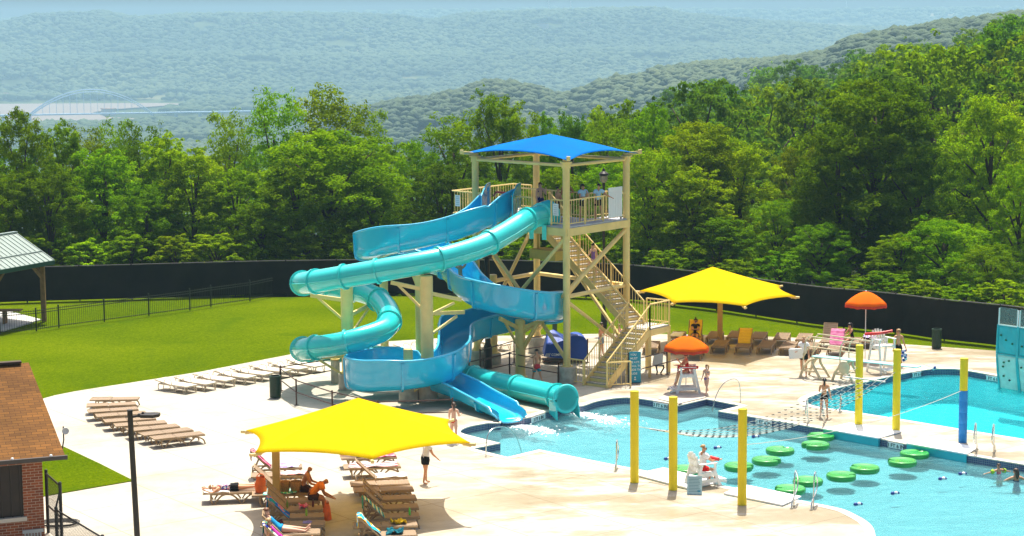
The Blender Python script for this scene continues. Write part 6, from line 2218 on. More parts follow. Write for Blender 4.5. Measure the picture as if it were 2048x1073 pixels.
# ------------------------------------------------------------------ ladders and grab rails
def ladder(pos, yaw, label, both=True, s=1.0):
    t_ = thing('pool_ladder', label, 'pool ladder', pos, yaw, 'stainless ladders and grab rails')
    for y in ((-.32, .32) if both else (0,)):
        mb = MB()
        mb.tube(catmull([(-.55 * s, y, 0), (-.52 * s, y, .12 * s), (-.4 * s, y, .25 * s), (.1 * s, y, .36 * s), (.34 * s, y, .52 * s), (.34 * s, y, .74 * s), (.1 * s, y, 1.0 * s), (-.05 * s, y, 1.0 * s), (-.14 * s, y, .85 * s), (-.22 * s, y, 0)], 5), .024, 8)
        for x in (-.55 * s, -.22 * s): mb.cyl((x, y, .012), (x, y, .03), .055, 10)
        mb.build('rail', STEEL, t_, smooth=True)
def grab(a, b_, h, label):
    t_ = thing('grab_rail', label, 'grab rail', a, 0, 'stainless ladders and grab rails')
    d_ = b_ - a
    mb = MB()
    mb.tube(catmull([(0, 0, 0), (d_.x * .02, d_.y * .02, h * .6), (d_.x * .12, d_.y * .12, h * .93), (d_.x * .32, d_.y * .32, h), (d_.x * .6, d_.y * .6, h * .85), (d_.x * .85, d_.y * .85, h * .4), (d_.x, d_.y, -.3)], 5), .022, 8)
    mb.build('rail', STEEL, t_, smooth=True)
def yaw_to(a, b_): return math.atan2(b_.y - a.y, b_.x - a.x)
NRM1 = yaw_to(at(1290, 942), at(1275, 905))
ladder(at(1252, 938), yaw_to(at(1252, 938), at(1264, 915)), 'ladder rails behind the first yellow pole')
ladder(at(1610, 1011), yaw_to(at(1610, 1011), at(1632, 985)), 'ladder rails at the curved corner in front', s=1.1)
ladder(at(1968, 908), yaw_to(at(1968, 906), at(1950, 935)), 'ladder rails on the far edge by the blue sleeved pole', s=1.1)
ladder(at(1630, 850), yaw_to(at(1630, 848), at(1612, 875)), 'ladder rails on the far edge under the net')
ladder(at(1697, 824), yaw_to(at(1697, 824), at(1712, 800)), 'small ladder rails on the near edge of the deep pool', s=.7)
grab(at(972, 913), at(1043, 903, -.25), .95, 'arched grab rail at the left pool steps')
grab(at(1481, 804), at(1424, 823, -.25), 1.0, 'arched grab rail at the far pool steps')

# ------------------------------------------------------------------ text helper
def text_mesh(name, s, size, m_, loc, rot, parent=None, align='LEFT', spacing=1.0):
    cu = bpy.data.curves.new('lettering', 'FONT')
    cu.body = s; cu.size = size; cu.extrude = .004; cu.align_x = align; cu.space_line = spacing; cu.offset = size * .012
    tmp = bpy.data.objects.new('tmp', cu); COL.objects.link(tmp)
    dg = bpy.context.evaluated_depsgraph_get()
    me = bpy.data.meshes.new_from_object(tmp.evaluated_get(dg))
    bpy.data.objects.remove(tmp); bpy.data.curves.remove(cu)
    me.materials.clear(); me.materials.append(m_)
    o = bpy.data.objects.new(name, me); COL.objects.link(o)
    o.location = loc; o.rotation_euler = rot
    if parent is not None: o.parent = parent
    return o


# ------------------------------------------------------------------ signs
SGN = mat('teal_blue_sign_board', (.02, .30, .45), .5, var=.12, vscale=4)
q = at(1270, 767)
t_ = thing('height_sign', 'tall blue sign with white capital letters leaning at the stair foot', 'sign', q, rad(6))
mb = MB(); mb.box((0, 0, .72), (.52, .03, 1.38)); mb.build('board', SGN, t_, bevel=.01)
mb = MB(); mb.box((-.28, .03, .68), (.06, .05, 1.36)); mb.box((0, .15, .03), (.5, .3, .04)); mb.build('stand', BLACKM, t_)
text_mesh('lettering', 'YOU\nMUST\nBE 4 FT.\nTALL TO\nRIDE THE\nSLIDE', .128, LETTER, (-.215, -.019, 1.24), (rad(90), 0, 0), t_, spacing=1.32)
mb = MB(); mb.ball((0.0, -.016, .26), (.035, .008, .04), 8); mb.bar((-.05, -.018, .17), (.05, -.018, .17), .008, .05); mb.build('emblem', LETTER, t_)
q = at(1319, 749)
t_ = thing('notice_stand', 'white tilted board on a black stand by the brown railing', 'sign', q, rad(-8))
mb = MB(); mb.bar((-.22, -.05, .18 + .25), (.22, -.05, .18 + .32), .03, .02); mb.plate([(-.33, -.08, .42), (.14, -.08, .42), (.17, .06, .93), (-.25, .06, .93)], .02); mb.build('board', mat('pale_grey_white_board', (.6, .66, .66), .5), t_)
mb = MB(); mb.tube([(-.15, 0, .38), (-.1, 0, .1), (-.12, -.1, 0)], .04, 6); mb.tube([(.15, 0, .42), (.2, 0, .3), (.05, 0, .05), (.1, -.1, 0)], .04, 6); mb.box((0, .0, .40), (.42, .16, .06)); mb.build('stand', BLACK, t_)
q = at(1389, 989)
t_ = thing('rules_sign', 'pale blue sign with rows of small text leaning against the guard chair', 'sign', q, rad(-9))
mb = MB(); mb.plate([(-.25, -.05, 0.0), (.25, -.05, 0.0), (.25, .10, .60), (-.25, .10, .60)], .025); mb.build('board', mat('pale_blue_sign_board', (.42, .62, .68), .5), t_)
mb = MB()
for i in range(10):
    z = .54 - i * .048
    y = -.05 + .15 * z / .6 - .017
    mb.bar((-.2, y, z), (.2 - .05 * ((i * 7) % 4) * .4, y, z), .003, .014)
mb.build('text_rows', mat('blue_grey_print', (.12, .25, .32), .6), t_)
mb = MB(); mb.bar((.10, -.05 + .15 * .12 / .6 - .018, .10), (.2, -.05 + .15 * .12 / .6 - .018, .10), .004, .08); mb.build('picture', mat('sea_blue_print', (.02, .3, .5), .6), t_)

# depth markers let into the tile band
def depth_marker(a, b_, text, label, flip=False):
    A_, B_ = at(*a), at(*b_)
    d_ = B_ - A_
    ang = math.atan2(d_.y, d_.x)
    t_ = thing('depth_marker', label, 'depth marker', A_, ang, 'pool depth markers')
    l = d_.length
    mb = MB(); mb.box((l / 2, -.012, -.14), (l, .016, .21)); mb.build('tile', WHITE, t_)
    text_mesh('lettering', text, .2, INK, (l / 2, -.024, -.21), (rad(90), 0, 0), t_, 'CENTER')
depth_marker((1307, 802.5), (1336, 807.5), '3 FT 6 IN', 'depth marker tile left of the guard chair slab')
depth_marker((1512, 836), (1544, 841.5), '3 FT 6 IN', 'depth marker tile below the sagging net')
depth_marker((1776, 882), (1809, 888), '3 FT 6 IN', 'depth marker tile between the two far white ledges')
depth_marker((1062, 835), (1090, 825.5), '3 FT 6 IN', 'depth marker tile between the ends of the two slides')
depth_marker((1824, 745), (1842, 742), '11 FT 6 IN', 'depth marker tile at the far left of the deep pool')
depth_marker((1972, 749.5), (1996, 753), '11 FT 6 IN', 'depth marker tile beside the climbing wall')

# guard chair slab at the pool corner
mb = MB(); mb.prism([at(px, py).xy for px, py in [(1316, 800), (1336, 788), (1405, 790), (1412, 797), (1357, 810), (1340, 806)]], .013, .05)
tag(mb.build('grey_slab', mat('grey_slab_concrete', (.45, .42, .37), .85, var=.12)), 'low grey slab under the guard chair at the pool corner', 'slab')

# ------------------------------------------------------------------ bins
def bin_(px, py, r, h, label):
    t_ = thing('trash_bin', label, 'trash bin', at(px, py), 0, 'dark green bins')
    mb = MB()
    for i in range(26):
        a = 2 * math.pi * i / 26
        mb.bar((r * math.cos(a), r * math.sin(a), .04), (r * math.cos(a), r * math.sin(a), h), .05, .012, (math.cos(a), math.sin(a), 0))
    mb.build('slats', GREENBIN, t_)
    mb = MB(); mb.lathe([(r - .012, .03), (r - .012, h - .03)], n=22); mb.build('liner', BLACK, t_)
    mb = MB(); mb.lathe([(r + .01, h - .03), (r + .025, h), (r + .01, h + .03), (r - .04, h + .03), (r - .04, h - .02)], n=24, cap=False); mb.build('rim', GREENBIN, t_, smooth=True)
bin_(551, 796, .235, .93, 'dark green bin at the corner of the brown queue railing')
bin_(1873, 697, .225, .93, 'dark green bin in front of the black fence on the right')
q = at(1112, 700)
t_ = thing('valve_post', 'dark green post standing behind the blue covered cart', 'post', Vector((q.x, q.y + 2.5, 0)))
mb = MB(); mb.lathe([(.12, 0), (.12, 1.75), (.08, 1.85), (.02, 1.88)], n=12); mb.build('post', GREENBIN, t_, smooth=True)
mb = MB(); mb.lathe([(.15, 0), (.15, .1)], n=12); mb.build('base', CONC, t_)

# ------------------------------------------------------------------ blue covered cart
TARP = mat('royal_blue_tarpaulin', (.008, .06, .36), .45, .4, var=.12, vscale=2, bump=.5, bscale=3.5)
q = at(1122, 724)
t_ = thing('covered_cart', 'royal blue tarpaulin cover with white lettering on a low cart', 'covered cart', q, rad(4))
mb = MB()
vs = [(-.85, -.45, .32), (.1, -.5, .22), (.1, -.5, 1.12), (-.35, -.5, 1.0), (-.72, -.42, .95), (-.85, .5, .4), (.1, .6, .3), (.2, .6, 1.2), (-.30, .55, 1.48), (-.62, .5, 1.4)]
fs = [(0, 1, 2, 3, 4), (9, 8, 7, 6, 5), (0, 5, 6, 1), (1, 6, 7, 2), (2, 7, 8, 3), (3, 8, 9, 4), (4, 9, 5, 0)]
mb.add(vs, fs)
o = mb.build('cover', TARP, t_); md = o.modifiers.new('b', 'BEVEL'); md.width = .06; md.segments = 2
mb = MB()
prof = [(.18, .12), (1.18, .12), (1.2, .8)] + [(0.7 + .5 * math.cos(a), .92 + .42 * math.sin(a)) for a in [math.pi * i / 10 for i in range(11)]] + [(.18, .8)]
n = len(prof)
vs = [(x, -.42 + .05 * math.sin(i), z) for i, (x, z) in enumerate(prof)] + [(x, .5, z) for x, z in prof]
mb.add(vs, [tuple(range(n)), tuple(range(2 * n - 1, n - 1, -1))] + [(i, (i + 1) % n, (i + 1) % n + n, i + n) for i in range(n)])
o = mb.build('cover', TARP, t_); md = o.modifiers.new('b', 'BEVEL'); md.width = .05; md.segments = 2
mb = MB(); mb.box((.1, 0, .1), (1.9, .9, .08))
for x in (-.6, .9):
    for y in (-.4, .4): mb.cyl((x, y - .03, .08), (x, y + .03, .08), .08, 12)
mb.build('cart_base', mat('brown_cart_base', (.16, .08, .05), .6), t_)
text_mesh('lettering', 'COMPAC', .15, LETTER, (-.50, -.515, .38), (rad(90), 0, rad(-3)), t_)
mb = MB()
for i in range(4): mb.tube([(-.78 + i * .055, -.505 + .0 * i, .33), (-.76 + i * .055, -.505, .42), (-.70 + i * .055, -.507, .5)], .012, 5)
mb.build('emblem', LETTER, t_)

# ------------------------------------------------------------------ diving board
CREAM = mat('cream_painted_steel', (.62, .54, .36), .5, var=.08); BOARD = mat('pale_aqua_board', (.32, .62, .62), .5, var=.06, vscale=4)
d0, d1 = at(1628, 711, 1.0), at(1838, 739, .88)
t_ = thing('diving_board', 'pale aqua diving board on cream stands reaching toward the deep pool', 'diving board', (d0.x, d0.y, 0), math.atan2(d1.y - d0.y, d1.x - d0.x))
DL = (d1 - d0).xy.length
mb = MB(); mb.prism([(0, -.25), (DL, -.25), (DL, .25), (0, .25)], .955, 1.0); mb.build('board', BOARD, t_, bevel=.01)
def stand(x, kind):
    for y in (-.36, .36):
        mb = MB()
        mb.tube(catmull([(x - .62, y * 1.15, 0), (x - .46, y * 1.1, .45), (x - .2, y, .80), (x + .05, y, .88)], 4), .06, 6)
        mb.tube(catmull([(x + .42, y * 1.15, 0), (x + .22, y * 1.1, .3), (x - .02, y, .66), (x + .0, y, .9)], 4), .06, 6)
        mb.bar((x - .5, y * 1.1, .34), (x + .16, y * 1.1, .34), .05, .06)
        mb.build('stand', CREAM, t_, smooth=60)
    mb = MB(); mb.bar((x, -.4, .9), (x, .4, .9), .12, .06); mb.bar((x - .48, -.4, .36), (x - .48, .4, .36), .05, .05); mb.build('crossbar', CREAM, t_)
stand(.15, 0)
stand(1.75, 1)
for y in (-.42, .42):
    for h in (1.9, 1.45):
        mb = MB(); mb.tube(catmull([(-.35, y, .35 if h > 1.5 else .9), (-.22, y, h - .35), (-.05, y, h - .05), (.2, y, h), (2.55 if h > 1.5 else 2.3, y, h - .08)], 5), .028, 7); mb.build('handrail', CREAM, t_, smooth=60)
    mb = MB(); mb.tube(catmull([(1.55, y, .45), (1.5, y, 1.3), (1.62, y, 1.75), (1.85, y, 1.86)], 5), .028, 7); mb.build('handrail', CREAM, t_, smooth=60)
q = at_y(1702, 760, 83.5)
mb = MB(); mb.lathe([(.02, -.03), (.26, -.02), (.28, .03), (.2, .06), (.02, .07)], n=18)
o = mb.build('fulcrum_wheel', CREAM, t_, smooth=True); o.location = (1.75, -.5, .68); o.rotation_euler = (rad(90), 0, 0)

# ------------------------------------------------------------------ climbing wall
CW = mat('teal_climbing_panel', (.03, .46, .50), .35, var=.12, vscale=1.5, coat=.3); CWP = mat('clear_climbing_panel', (.60, .78, .74), .25, var=.12, vscale=2.5, trans=.25)
q0, q1 = at(1998, 764), at(2048, 772)
dirw = (q1 - q0); yaw = math.atan2(dirw.y, dirw.x)
t_ = thing('climbing_wall', 'teal poolside climbing wall with see-through panels at the right edge', 'climbing wall', (q0.x, q0.y, 0), yaw)
def cwx(z): return -.06 - .40 * max(0, (z - .6) / 2.0) ** 1.3 * .0 - .25 * math.sin((z + .3) / 2.85 * math.pi) * .6 + .1
PWD = 1.02
for i in range(3):
    x0 = i * (PWD + .05)
    for (z0, z1, m__) in ((-.35, 1.22, CWP), (1.28, 2.5, CW)):
        mb = MB()
        mb.grid(lambda u, v: Vector((x0 + .04 + u * (PWD - .08) - .05 * (z0 + (z1 - z0) * v), cwx(z0 + (z1 - z0) * v) + .018 * math.sin(9 * u + 5 * v) * math.sin(8 * v), z0 + (z1 - z0) * v)), 14, 14)
        o = mb.build('panel', m__, t_, smooth=60); md = o.modifiers.new('th', 'SOLIDIFY'); md.thickness = .04
        g = random.Random(i * 7 + int(z0 * 3) + 40)
        for k in range(5 if z0 < 0 else 3):
            u, v = g.uniform(.15, .85), g.uniform(.12, .9); z = z0 + (z1 - z0) * v
            hb = MB(); hb.ball((x0 + .04 + u * (PWD - .08) - .05 * z, cwx(z) - .05, z), (.055, .05, .045), 7); hb.build('hold', g.choice([mat('dark_green_hold', (.01, .14, .06), .5), mat('dark_grey_hold', (.02, .04, .05), .5)]), t_, smooth=60)
    for x in (x0, x0 + PWD):
        mb = MB(); mb.tube([(x - .05 * z, cwx(z) + .0, z) for z in [-.35 + i_ * .32 for i_ in range(10)]], .05, 8); mb.build('frame_tube', CW, t_, smooth=60)
        mb = MB(); mb.cyl((x - .13 + (.03 if x == x0 else -.03), cwx(2.5), 2.5), (x - .14 + (.03 if x == x0 else -.03), cwx(2.5) + .05, 3.25), .035, 8); mb.build('post', WHITE, t_)
    for z in (1.25, 2.53):
        mb = MB(); mb.bar((x0 - .05 * z, cwx(z) - .01, z), (x0 + PWD - .05 * z, cwx(z) - .01, z), .06, .05); mb.build('crossbar', CW if z < 2 else WHITE, t_)
    gl = bpy.data.materials.get('clear_top_panel')
    if gl is None:
        gl = bpy.data.materials.new('clear_top_panel'); gl.use_nodes = True
        N, L = gl.node_tree.nodes, gl.node_tree.links
        tr = N.new('ShaderNodeBsdfTransparent'); tr.inputs[0].default_value = (.75, .9, .85, 1); ms = N.new('ShaderNodeMixShader'); ms.inputs[0].default_value = .12
        L.new(tr.outputs[0], ms.inputs[1]); L.new(N['Principled BSDF'].outputs[0], ms.inputs[2]); L.new(ms.outputs[0], N['Material Output'].inputs[0])
    mb = MB(); mb.box((x0 + PWD / 2 - .13, cwx(2.5) + .03, 2.93), (PWD - .1, .012, .74)); mb.build('clear_panel', gl, t_)

# lane rope held by the woman in the red top
mb = MB()
a, b_, c = at(1806, 722, .75), at(1822, 733, .0), at(1850, 741, 0.03)
LN = catmull([at(1806, 712, .9), at(1806, 725, .35), at(1818, 733, .04), at(1845, 729, .35) , at(1868, 737, .06), at(1905, 738, .04), at(1948, 739, .03)], 6)
mb.tube(LN, .01, 4)
o = mb.build('lane_rope', ROPE); tag(o, 'lane rope trailing over the deck beside the deep pool', 'rope')
for k, (px, py, z) in enumerate([(1804, 702, 1.02), (1808, 707, .92), (1805, 712, .82), (1811, 716, .74), (1807, 720, .62), (1868, 737, .08)]):
    o = f00.copy(); COL.objects.link(o); o.location = at(px, py, z); o.rotation_euler = (0, .6 * (k % 2), .4 * k)
    tag(o, 'blue and white rope float bunched in the hand of the woman in the red top' if k < 5 else 'blue and white rope float lying alone on the deck', 'float', 'floats of the lane rope on the deck')

# ================================================================== PEOPLE
SKIN = {'fair': mat('fair_skin', (.74, .44, .31), .5, .3, var=.05), 'tan': mat('tanned_skin', (.60, .30, .17), .5, .3, var=.05), 'brown': mat('sun_browned_skin', (.46, .19, .075), .5, .3, var=.05)}
HAIR = {'brown': mat('brown_hair', (.05, .025, .012), .5), 'dark': mat('dark_hair', (.018, .010, .007), .45), 'blond': mat('blond_hair', (.36, .22, .09), .5), 'grey': mat('grey_hair', (.3, .28, .26), .6), 'red': mat('reddish_hair', (.16, .06, .02), .5)}
def cl(name, c): return mat(name, c, .85, .1, var=.08, vscale=6)
CLO = {'navy': cl('navy_swim_cloth', (.015, .02, .14)), 'black': cl('black_cloth', (.012, .012, .014)), 'ltblue': cl('light_blue_cotton', (.45, .70, .88)), 'white': cl('white_cotton', (.74, .73, .74)), 'red': cl('red_swim_cloth', (.6, .02, .02)),
       'purple': cl('purple_swim_cloth', (.25, .14, .42)), 'grey': cl('grey_blue_cloth', (.2, .26, .36)), 'lav': cl('lavender_cloth', (.55, .40, .62)), 'coral': cl('coral_cloth', (.65, .06, .08)), 'teal': cl('teal_cloth', (.03, .30, .40)),
       'blue': cl('blue_swim_cloth', (.02, .30, .62)), 'pink': cl('pink_swim_cloth', (.72, .18, .25)), 'magenta': cl('magenta_cloth', (.55, .05, .35)), 'orange': cl('orange_cotton', (.85, .24, .015)), 'dkbrown': cl('dark_brown_cloth', (.05, .02, .012)), 'print': towel_mat('floral_print_cloth', [(.6, .6, .65), (.05, .08, .3), (.6, .1, .15), (.65, .6, .6)], 22, 0, 1), 'lime': cl('lime_cloth', (.4, .6, .05))}
EYE = mat('dark_eye', (.02, .015, .012), .3)


def fk(h, p):
    """Joint positions of a body of height h facing -y, from the angles of a pose (degrees)."""
    g = lambda k, d: p.get(k, d)
    J = {}
    ln, tw = rad(g('lean', 0)), rad(g('side', 0))
    t = Vector((math.sin(tw), -math.sin(ln) * math.cos(tw), math.cos(ln) * math.cos(tw)))
    ln2 = rad(g('lean', 0) + g('curl', 0)); t2 = Vector((math.sin(tw), -math.sin(ln2) * math.cos(tw), math.cos(ln2) * math.cos(tw)))
    P = Vector((0, 0, 0))
    J['pelvis'] = P; J['waist'] = P + t * .095 * h; J['chest'] = J['waist'] + (t + t2).normalized() * .105 * h; J['neck0'] = J['chest'] + t2 * .095 * h
    hp, hy = rad(g('nod', 0) + g('lean', 0) * .4 + g('curl', 0) * .6), rad(g('turn', 0))
    nd = Vector((math.sin(hy) * math.sin(hp), -math.sin(hp) * math.cos(hy), math.cos(hp)))
    J['neck1'] = J['neck0'] + (t2 + nd).normalized() * .045 * h
    J['head0'] = J['neck1'] + nd * .045 * h
    J['head1'] = J['head0'] + nd * .06 * h
    J['_nd'] = nd
    ff = Vector((math.sin(hy), -math.cos(hy), 0)); ff = (ff - nd * ff.dot(nd)).normalized()
    J['_ff'] = ff
    J['nose'] = J['head0'] + ff * .062 * h - nd * .004 * h
    wide = g('wide', 1.0)
    for s, k in ((1, 'L'), (-1, 'R')):
        J['sh' + k] = J['neck0'] + Vector((s * .098 * h * wide, 0, 0)) - t2 * .022 * h
        def limb(a, b_): return Vector((s * math.sin(b_), -math.sin(a) * math.cos(b_), -math.cos(a) * math.cos(b_)))
        sa, sb, el, ei = g('sh' + k, (4, 8)), None, g('el' + k, 12), g('in' + k, 0)
        a, b_ = rad(sa[0]), rad(sa[1])
        up = limb(a, b_)
        J['elb' + k] = J['sh' + k] + up * .172 * h
        fo = limb(a + rad(el), b_ - rad(ei))
        J['wri' + k] = J['elb' + k] + fo * .145 * h
        J['palm' + k] = J['wri' + k] + fo * .042 * h
        J['_fo' + k] = fo
        J['hip' + k] = P + Vector((s * .052 * h * wide, 0, 0)) - t * .02 * h
        ha = g('hip' + k, (0, 3)); kn = g('knee' + k, 2)
        a, b_ = rad(ha[0]), rad(ha[1])
        J['kne' + k] = J['hip' + k] + limb(a, b_) * .245 * h
        J['ank' + k] = J['kne' + k] + limb(a - rad(kn), b_ * .6) * .235 * h
        fa = g('foot' + k, None)
        sd = limb(a - rad(kn), b_ * .6)
        fd_ = Vector((s * .18, -1, 0)).normalized() if fa is None else limb(rad(fa), rad(6))
        J['heel' + k] = J['ank' + k] + sd * .028 * h - fd_ * .012 * h
        J['toe' + k] = J['ank' + k] + sd * .030 * h + fd_ * .10 * h
    return J


CH = [('pelvis', 'waist', 'pelv'), ('waist', 'chest', 'waist'), ('chest', 'neck0', 'chest'), ('neck0', 'neck1', 'neck'), ('neck1', 'head0', 'head'), ('head0', 'head1', 'head')]
for k_ in 'LR':
    CH += [('neck0', 'sh' + k_, 'clav'), ('sh' + k_, 'elb' + k_, 'uarm'), ('elb' + k_, 'wri' + k_, 'farm'), ('wri' + k_, 'palm' + k_, 'hand'), ('pelvis', 'hip' + k_, 'hip'), ('hip' + k_, 'kne' + k_, 'thigh'), ('kne' + k_, 'ank' + k_, 'shin'), ('ank' + k_, 'toe' + k_, 'foot')]
RAD = {'pelvis': .074, 'waist': .064, 'chest': .074, 'neck0': .048, 'neck1': .030, 'head0': .055, 'head1': .047, 'sh': .040, 'elb': .024, 'wri': .016, 'palm': .019, 'hip': .062, 'kne': .033, 'ank': .020, 'toe': .016}


def person(label, pos, yaw, h, pose, skin, hair, clothes, rot=None, ground='feet', shades=False, build=1.0, category='person'):
    J = fk(h, pose)
    names = [n for n in J if not n.startswith('_') and n not in ('nose',) and not n.startswith('heel')]
    bm = bmesh.new()
    lay = bm.verts.layers.skin.verify()
    V = {}
    for n in names:
        v = bm.verts.new(J[n])
        base = n.rstrip('LR') if n not in RAD else n
        r = RAD[n if n in RAD else n[:-1]] * h * (build if n in ('pelvis', 'waist', 'chest') or n[:3] in ('hip', 'kne') else (build + 1) / 2)
        v[lay].radius = (r, r)
        V[n] = v
    V['pelvis'][lay].use_root = True
    for a, b_, _ in CH: bm.edges.new((V[a], V[b_]))
    # calf and thigh fullness
    def chain(prev, pts, rs):
        for q, r in zip(pts, rs):
            v = bm.verts.new(q); v[lay].radius = (r, r)
            bm.edges.new((prev, v)); prev = v
    f_, n_ = J['_ff'], J['_nd']
    chain(V['head0'], [J['head0'] + f_ * .050 * h - n_ * .012 * h, J['nose']], [.014 * h, .008 * h])
    for k in 'LR':
        s = 1 if k == 'L' else -1
        fo = J['_fo' + k]
        sd = fo.cross(Vector((s * .3, -.2, 1))).normalized()
        nrm = fo.cross(sd).normalized()
        for i, (ln, o_) in enumerate(((.038, -1.5), (.044, -.5), (.041, .5), (.033, 1.5))):
            b0 = J['palm' + k] + sd * o_ * .0105 * h + fo * .012 * h
            d2 = (fo * .85 + nrm * .5 * s * (1 + .12 * i)).normalized()
            chain(V['palm' + k], [b0, b0 + fo * ln * .5 * h, b0 + fo * ln * .5 * h + d2 * ln * .5 * h], [.0062 * h, .0052 * h, .0042 * h])
        b0 = J['wri' + k] + fo * .014 * h - sd * .015 * h
        chain(V['wri' + k], [b0, b0 + (fo * .6 - sd * .8).normalized() * .022 * h, b0 + (fo * .9 - sd * .5 + nrm * s * .3).normalized() * .042 * h], [.008 * h, .0062 * h, .005 * h])
    me = bpy.data.meshes.new('person'); bm.to_mesh(me); bm.free()
    tmp = bpy.data.objects.new('tmp', me); COL.objects.link(tmp)
    sk = tmp.modifiers.new('skin', 'SKIN'); sk.use_smooth_shade = True; sk.branch_smoothing = 0.6
    sb = tmp.modifiers.new('sub', 'SUBSURF'); sb.levels = sb.render_levels = 1
    dg = bpy.context.evaluated_depsgraph_get()
    body = bpy.data.meshes.new_from_object(tmp.evaluated_get(dg))
    bpy.data.objects.remove(tmp)
    nv = len(body.vertices)
    co = np.empty(nv * 3, np.float32); body.vertices.foreach_get('co', co); co = co.reshape(-1, 3).astype(float)
    # nearest bone and place along it for every vertex
    best = np.full(nv, 1e9); bone = np.zeros(nv, int); tt = np.zeros(nv)
    for i, (a, b_, nm) in enumerate(CH):
        A, B = np.array(J[a]), np.array(J[b_])
        d = B - A; L2 = d @ d
        t = np.clip(((co - A) @ d) / L2, 0, 1)
        dist = np.linalg.norm(co - (A + t[:, None] * d), axis=1) / (1.0 if nm not in ('pelv', 'waist', 'chest') else 1.35)
        m_ = dist < best
        best[m_] = dist[m_]; bone[m_] = i; tt[m_] = t[m_]
    bn = np.array([c[2] for c in CH])[bone]
    # flatten the trunk front to back
    for i, (a, b_, nm) in enumerate(CH):
        if nm in ('pelv', 'waist', 'chest'):
            A, B = np.array(J[a]), np.array(J[b_]); d = (B - A) / np.linalg.norm(B - A)
            fw = np.array([0, -1, 0.]); fw -= d * (fw @ d); fw /= np.linalg.norm(fw)
            m_ = bone == i
            k = (co[m_] - A) @ fw
            co[m_] -= np.outer(k * .22, fw)
    # pose of the whole figure, then put it on what carries it
    if rot is not None:
        Mx = np.array(Euler(rot).to_matrix()); co = co @ Mx.T
        for n in list(J): J[n] = Vector(Mx @ np.array(J[n]))
    if ground == 'feet': zs = min(co[:, 2])
    elif ground == 'seat': zs = min(co[np.isin(bn, ['pelv', 'hip']), 2]) + .012 * h
    elif ground == 'lie': zs = np.percentile(co[:, 2], 3)
    else: zs = 0.0
    co[:, 2] -= zs
    for n in list(J):
        if not n.startswith('_'): J[n] = J[n] - Vector((0, 0, zs))
    body.vertices.foreach_set('co', co.astype(np.float32).reshape(-1)); body.update()
    body.materials.clear(); body.materials.append(SKIN[skin])
    o = bpy.data.objects.new('person', body); COL.objects.link(o)
    o.location = pos; o.rotation_euler = (0, 0, rad(yaw))
    tag(o, label, category)
    nrm = np.empty(nv * 3, np.float32); body.vertices.foreach_get('normal', nrm); nrm = nrm.reshape(-1, 3)
    polys = [list(p.vertices) for p in body.polygons]
    for (nm, col, reg, inf) in clothes:
        inside = np.zeros(nv, bool)
        for b_, (t0, t1) in reg.items(): inside |= (bn == b_) & (tt >= t0) & (tt <= t1)
        fsel = [p for p in polys if sum(inside[i] for i in p) >= max(2, len(p) - 1)]
        if not fsel: continue
        used = sorted({i for p in fsel for i in p}); mp = {q: i for i, q in enumerate(used)}
        vs = co[used] + nrm[used] * inf * h
        cm = bpy.data.meshes.new(nm); cm.from_pydata([tuple(v) for v in vs], [], [[mp[i] for i in p] for p in fsel]); cm.materials.append(CLO[col]); cm.shade_smooth()
        c = bpy.data.objects.new(nm, cm); COL.objects.link(c); c.parent = o
        md = c.modifiers.new('th', 'SOLIDIFY'); md.thickness = .006; md.offset = 1
    # hair, eyes
    nd, f_ = J['_nd'], J['_ff']
    if hair:
        hc, style = hair
        mb = MB()
        ctr = J['head0'] + nd * .036 * h - f_ * .012 * h
        sx = nd.cross(f_)
        M = Matrix((sx, f_, nd)).transposed()
        prof = []
        nn = 12
        vs, fs = [], []
        for i in range(7):
            th = i / 6 * (1.75 if style != 'short' else 1.5)
            for j in range(nn):
                a = 2 * math.pi * j / nn
                fr = max(0, math.cos(a))          # towards the face the cap ends higher
                th2 = th * (1 - .42 * fr)
                q = Vector((math.sin(th2) * math.sin(a) * .0575, math.sin(th2) * math.cos(a) * .064, math.cos(th2) * .060)) * h
                vs.append(ctr + M @ q)
        for i in range(6):
            for j in range(nn): fs.append((i * nn + j, i * nn + (j + 1) % nn, (i + 1) * nn + (j + 1) % nn, (i + 1) * nn + j))
        mb.add(vs, fs)
        bk = ctr - f_ * .06 * h
        dn = Vector((0, 0, -1)) if rot is None else (-nd)
        if style == 'long': mb.tube([bk + nd * .03 * h, bk - f_ * .012 * h + dn * .04 * h, bk - f_ * .02 * h + dn * .11 * h, bk - f_ * .015 * h + dn * .17 * h], [.03 * h, .048 * h, .04 * h, .012 * h], 8)
        if style == 'tail': mb.tube([bk + nd * .02 * h, bk - f_ * .02 * h + nd * .01 * h, bk - f_ * .03 * h + dn * .07 * h, bk - f_ * .022 * h + dn * .15 * h], [.02 * h, .024 * h, .022 * h, .006 * h], 7)
        if style == 'bun': mb.ball(ctr + nd * .055 * h - f_ * .045 * h, .03 * h, 7)
        ho = mb.build('hair', HAIR[hc], o, smooth=60)
    mb = MB()
    sx = nd.cross(f_)
    for s in (-1, 1): mb.ball(J['head0'] + f_ * .052 * h + sx * s * .020 * h + nd * .016 * h, (.0075 * h if not shades else .014 * h), 5)
    if shades: mb.bar(J['head0'] + f_ * .056 * h + sx * -.03 * h + nd * .018 * h, J['head0'] + f_ * .056 * h + sx * .03 * h + nd * .018 * h, .012 * h, .010 * h)
    mb.build('sunglasses' if shades else 'eyes', EYE, o)
    mb = MB(); mb.ball(J['head0'] + f_ * .049 * h - nd * .027 * h, (.012 * h, .006 * h, .004 * h), 5); mb.build('mouth', mat('lip_red', (.4, .1, .08), .5), o)
    mb = MB()
    for s in (-1, 1): mb.ball(J['head0'] + sx * s * .054 * h + nd * .006 * h - f_ * .004 * h, (.007 * h, .013 * h, .018 * h), 6)
    mb.build('ears', SKIN[skin], o, smooth=60)
    return o


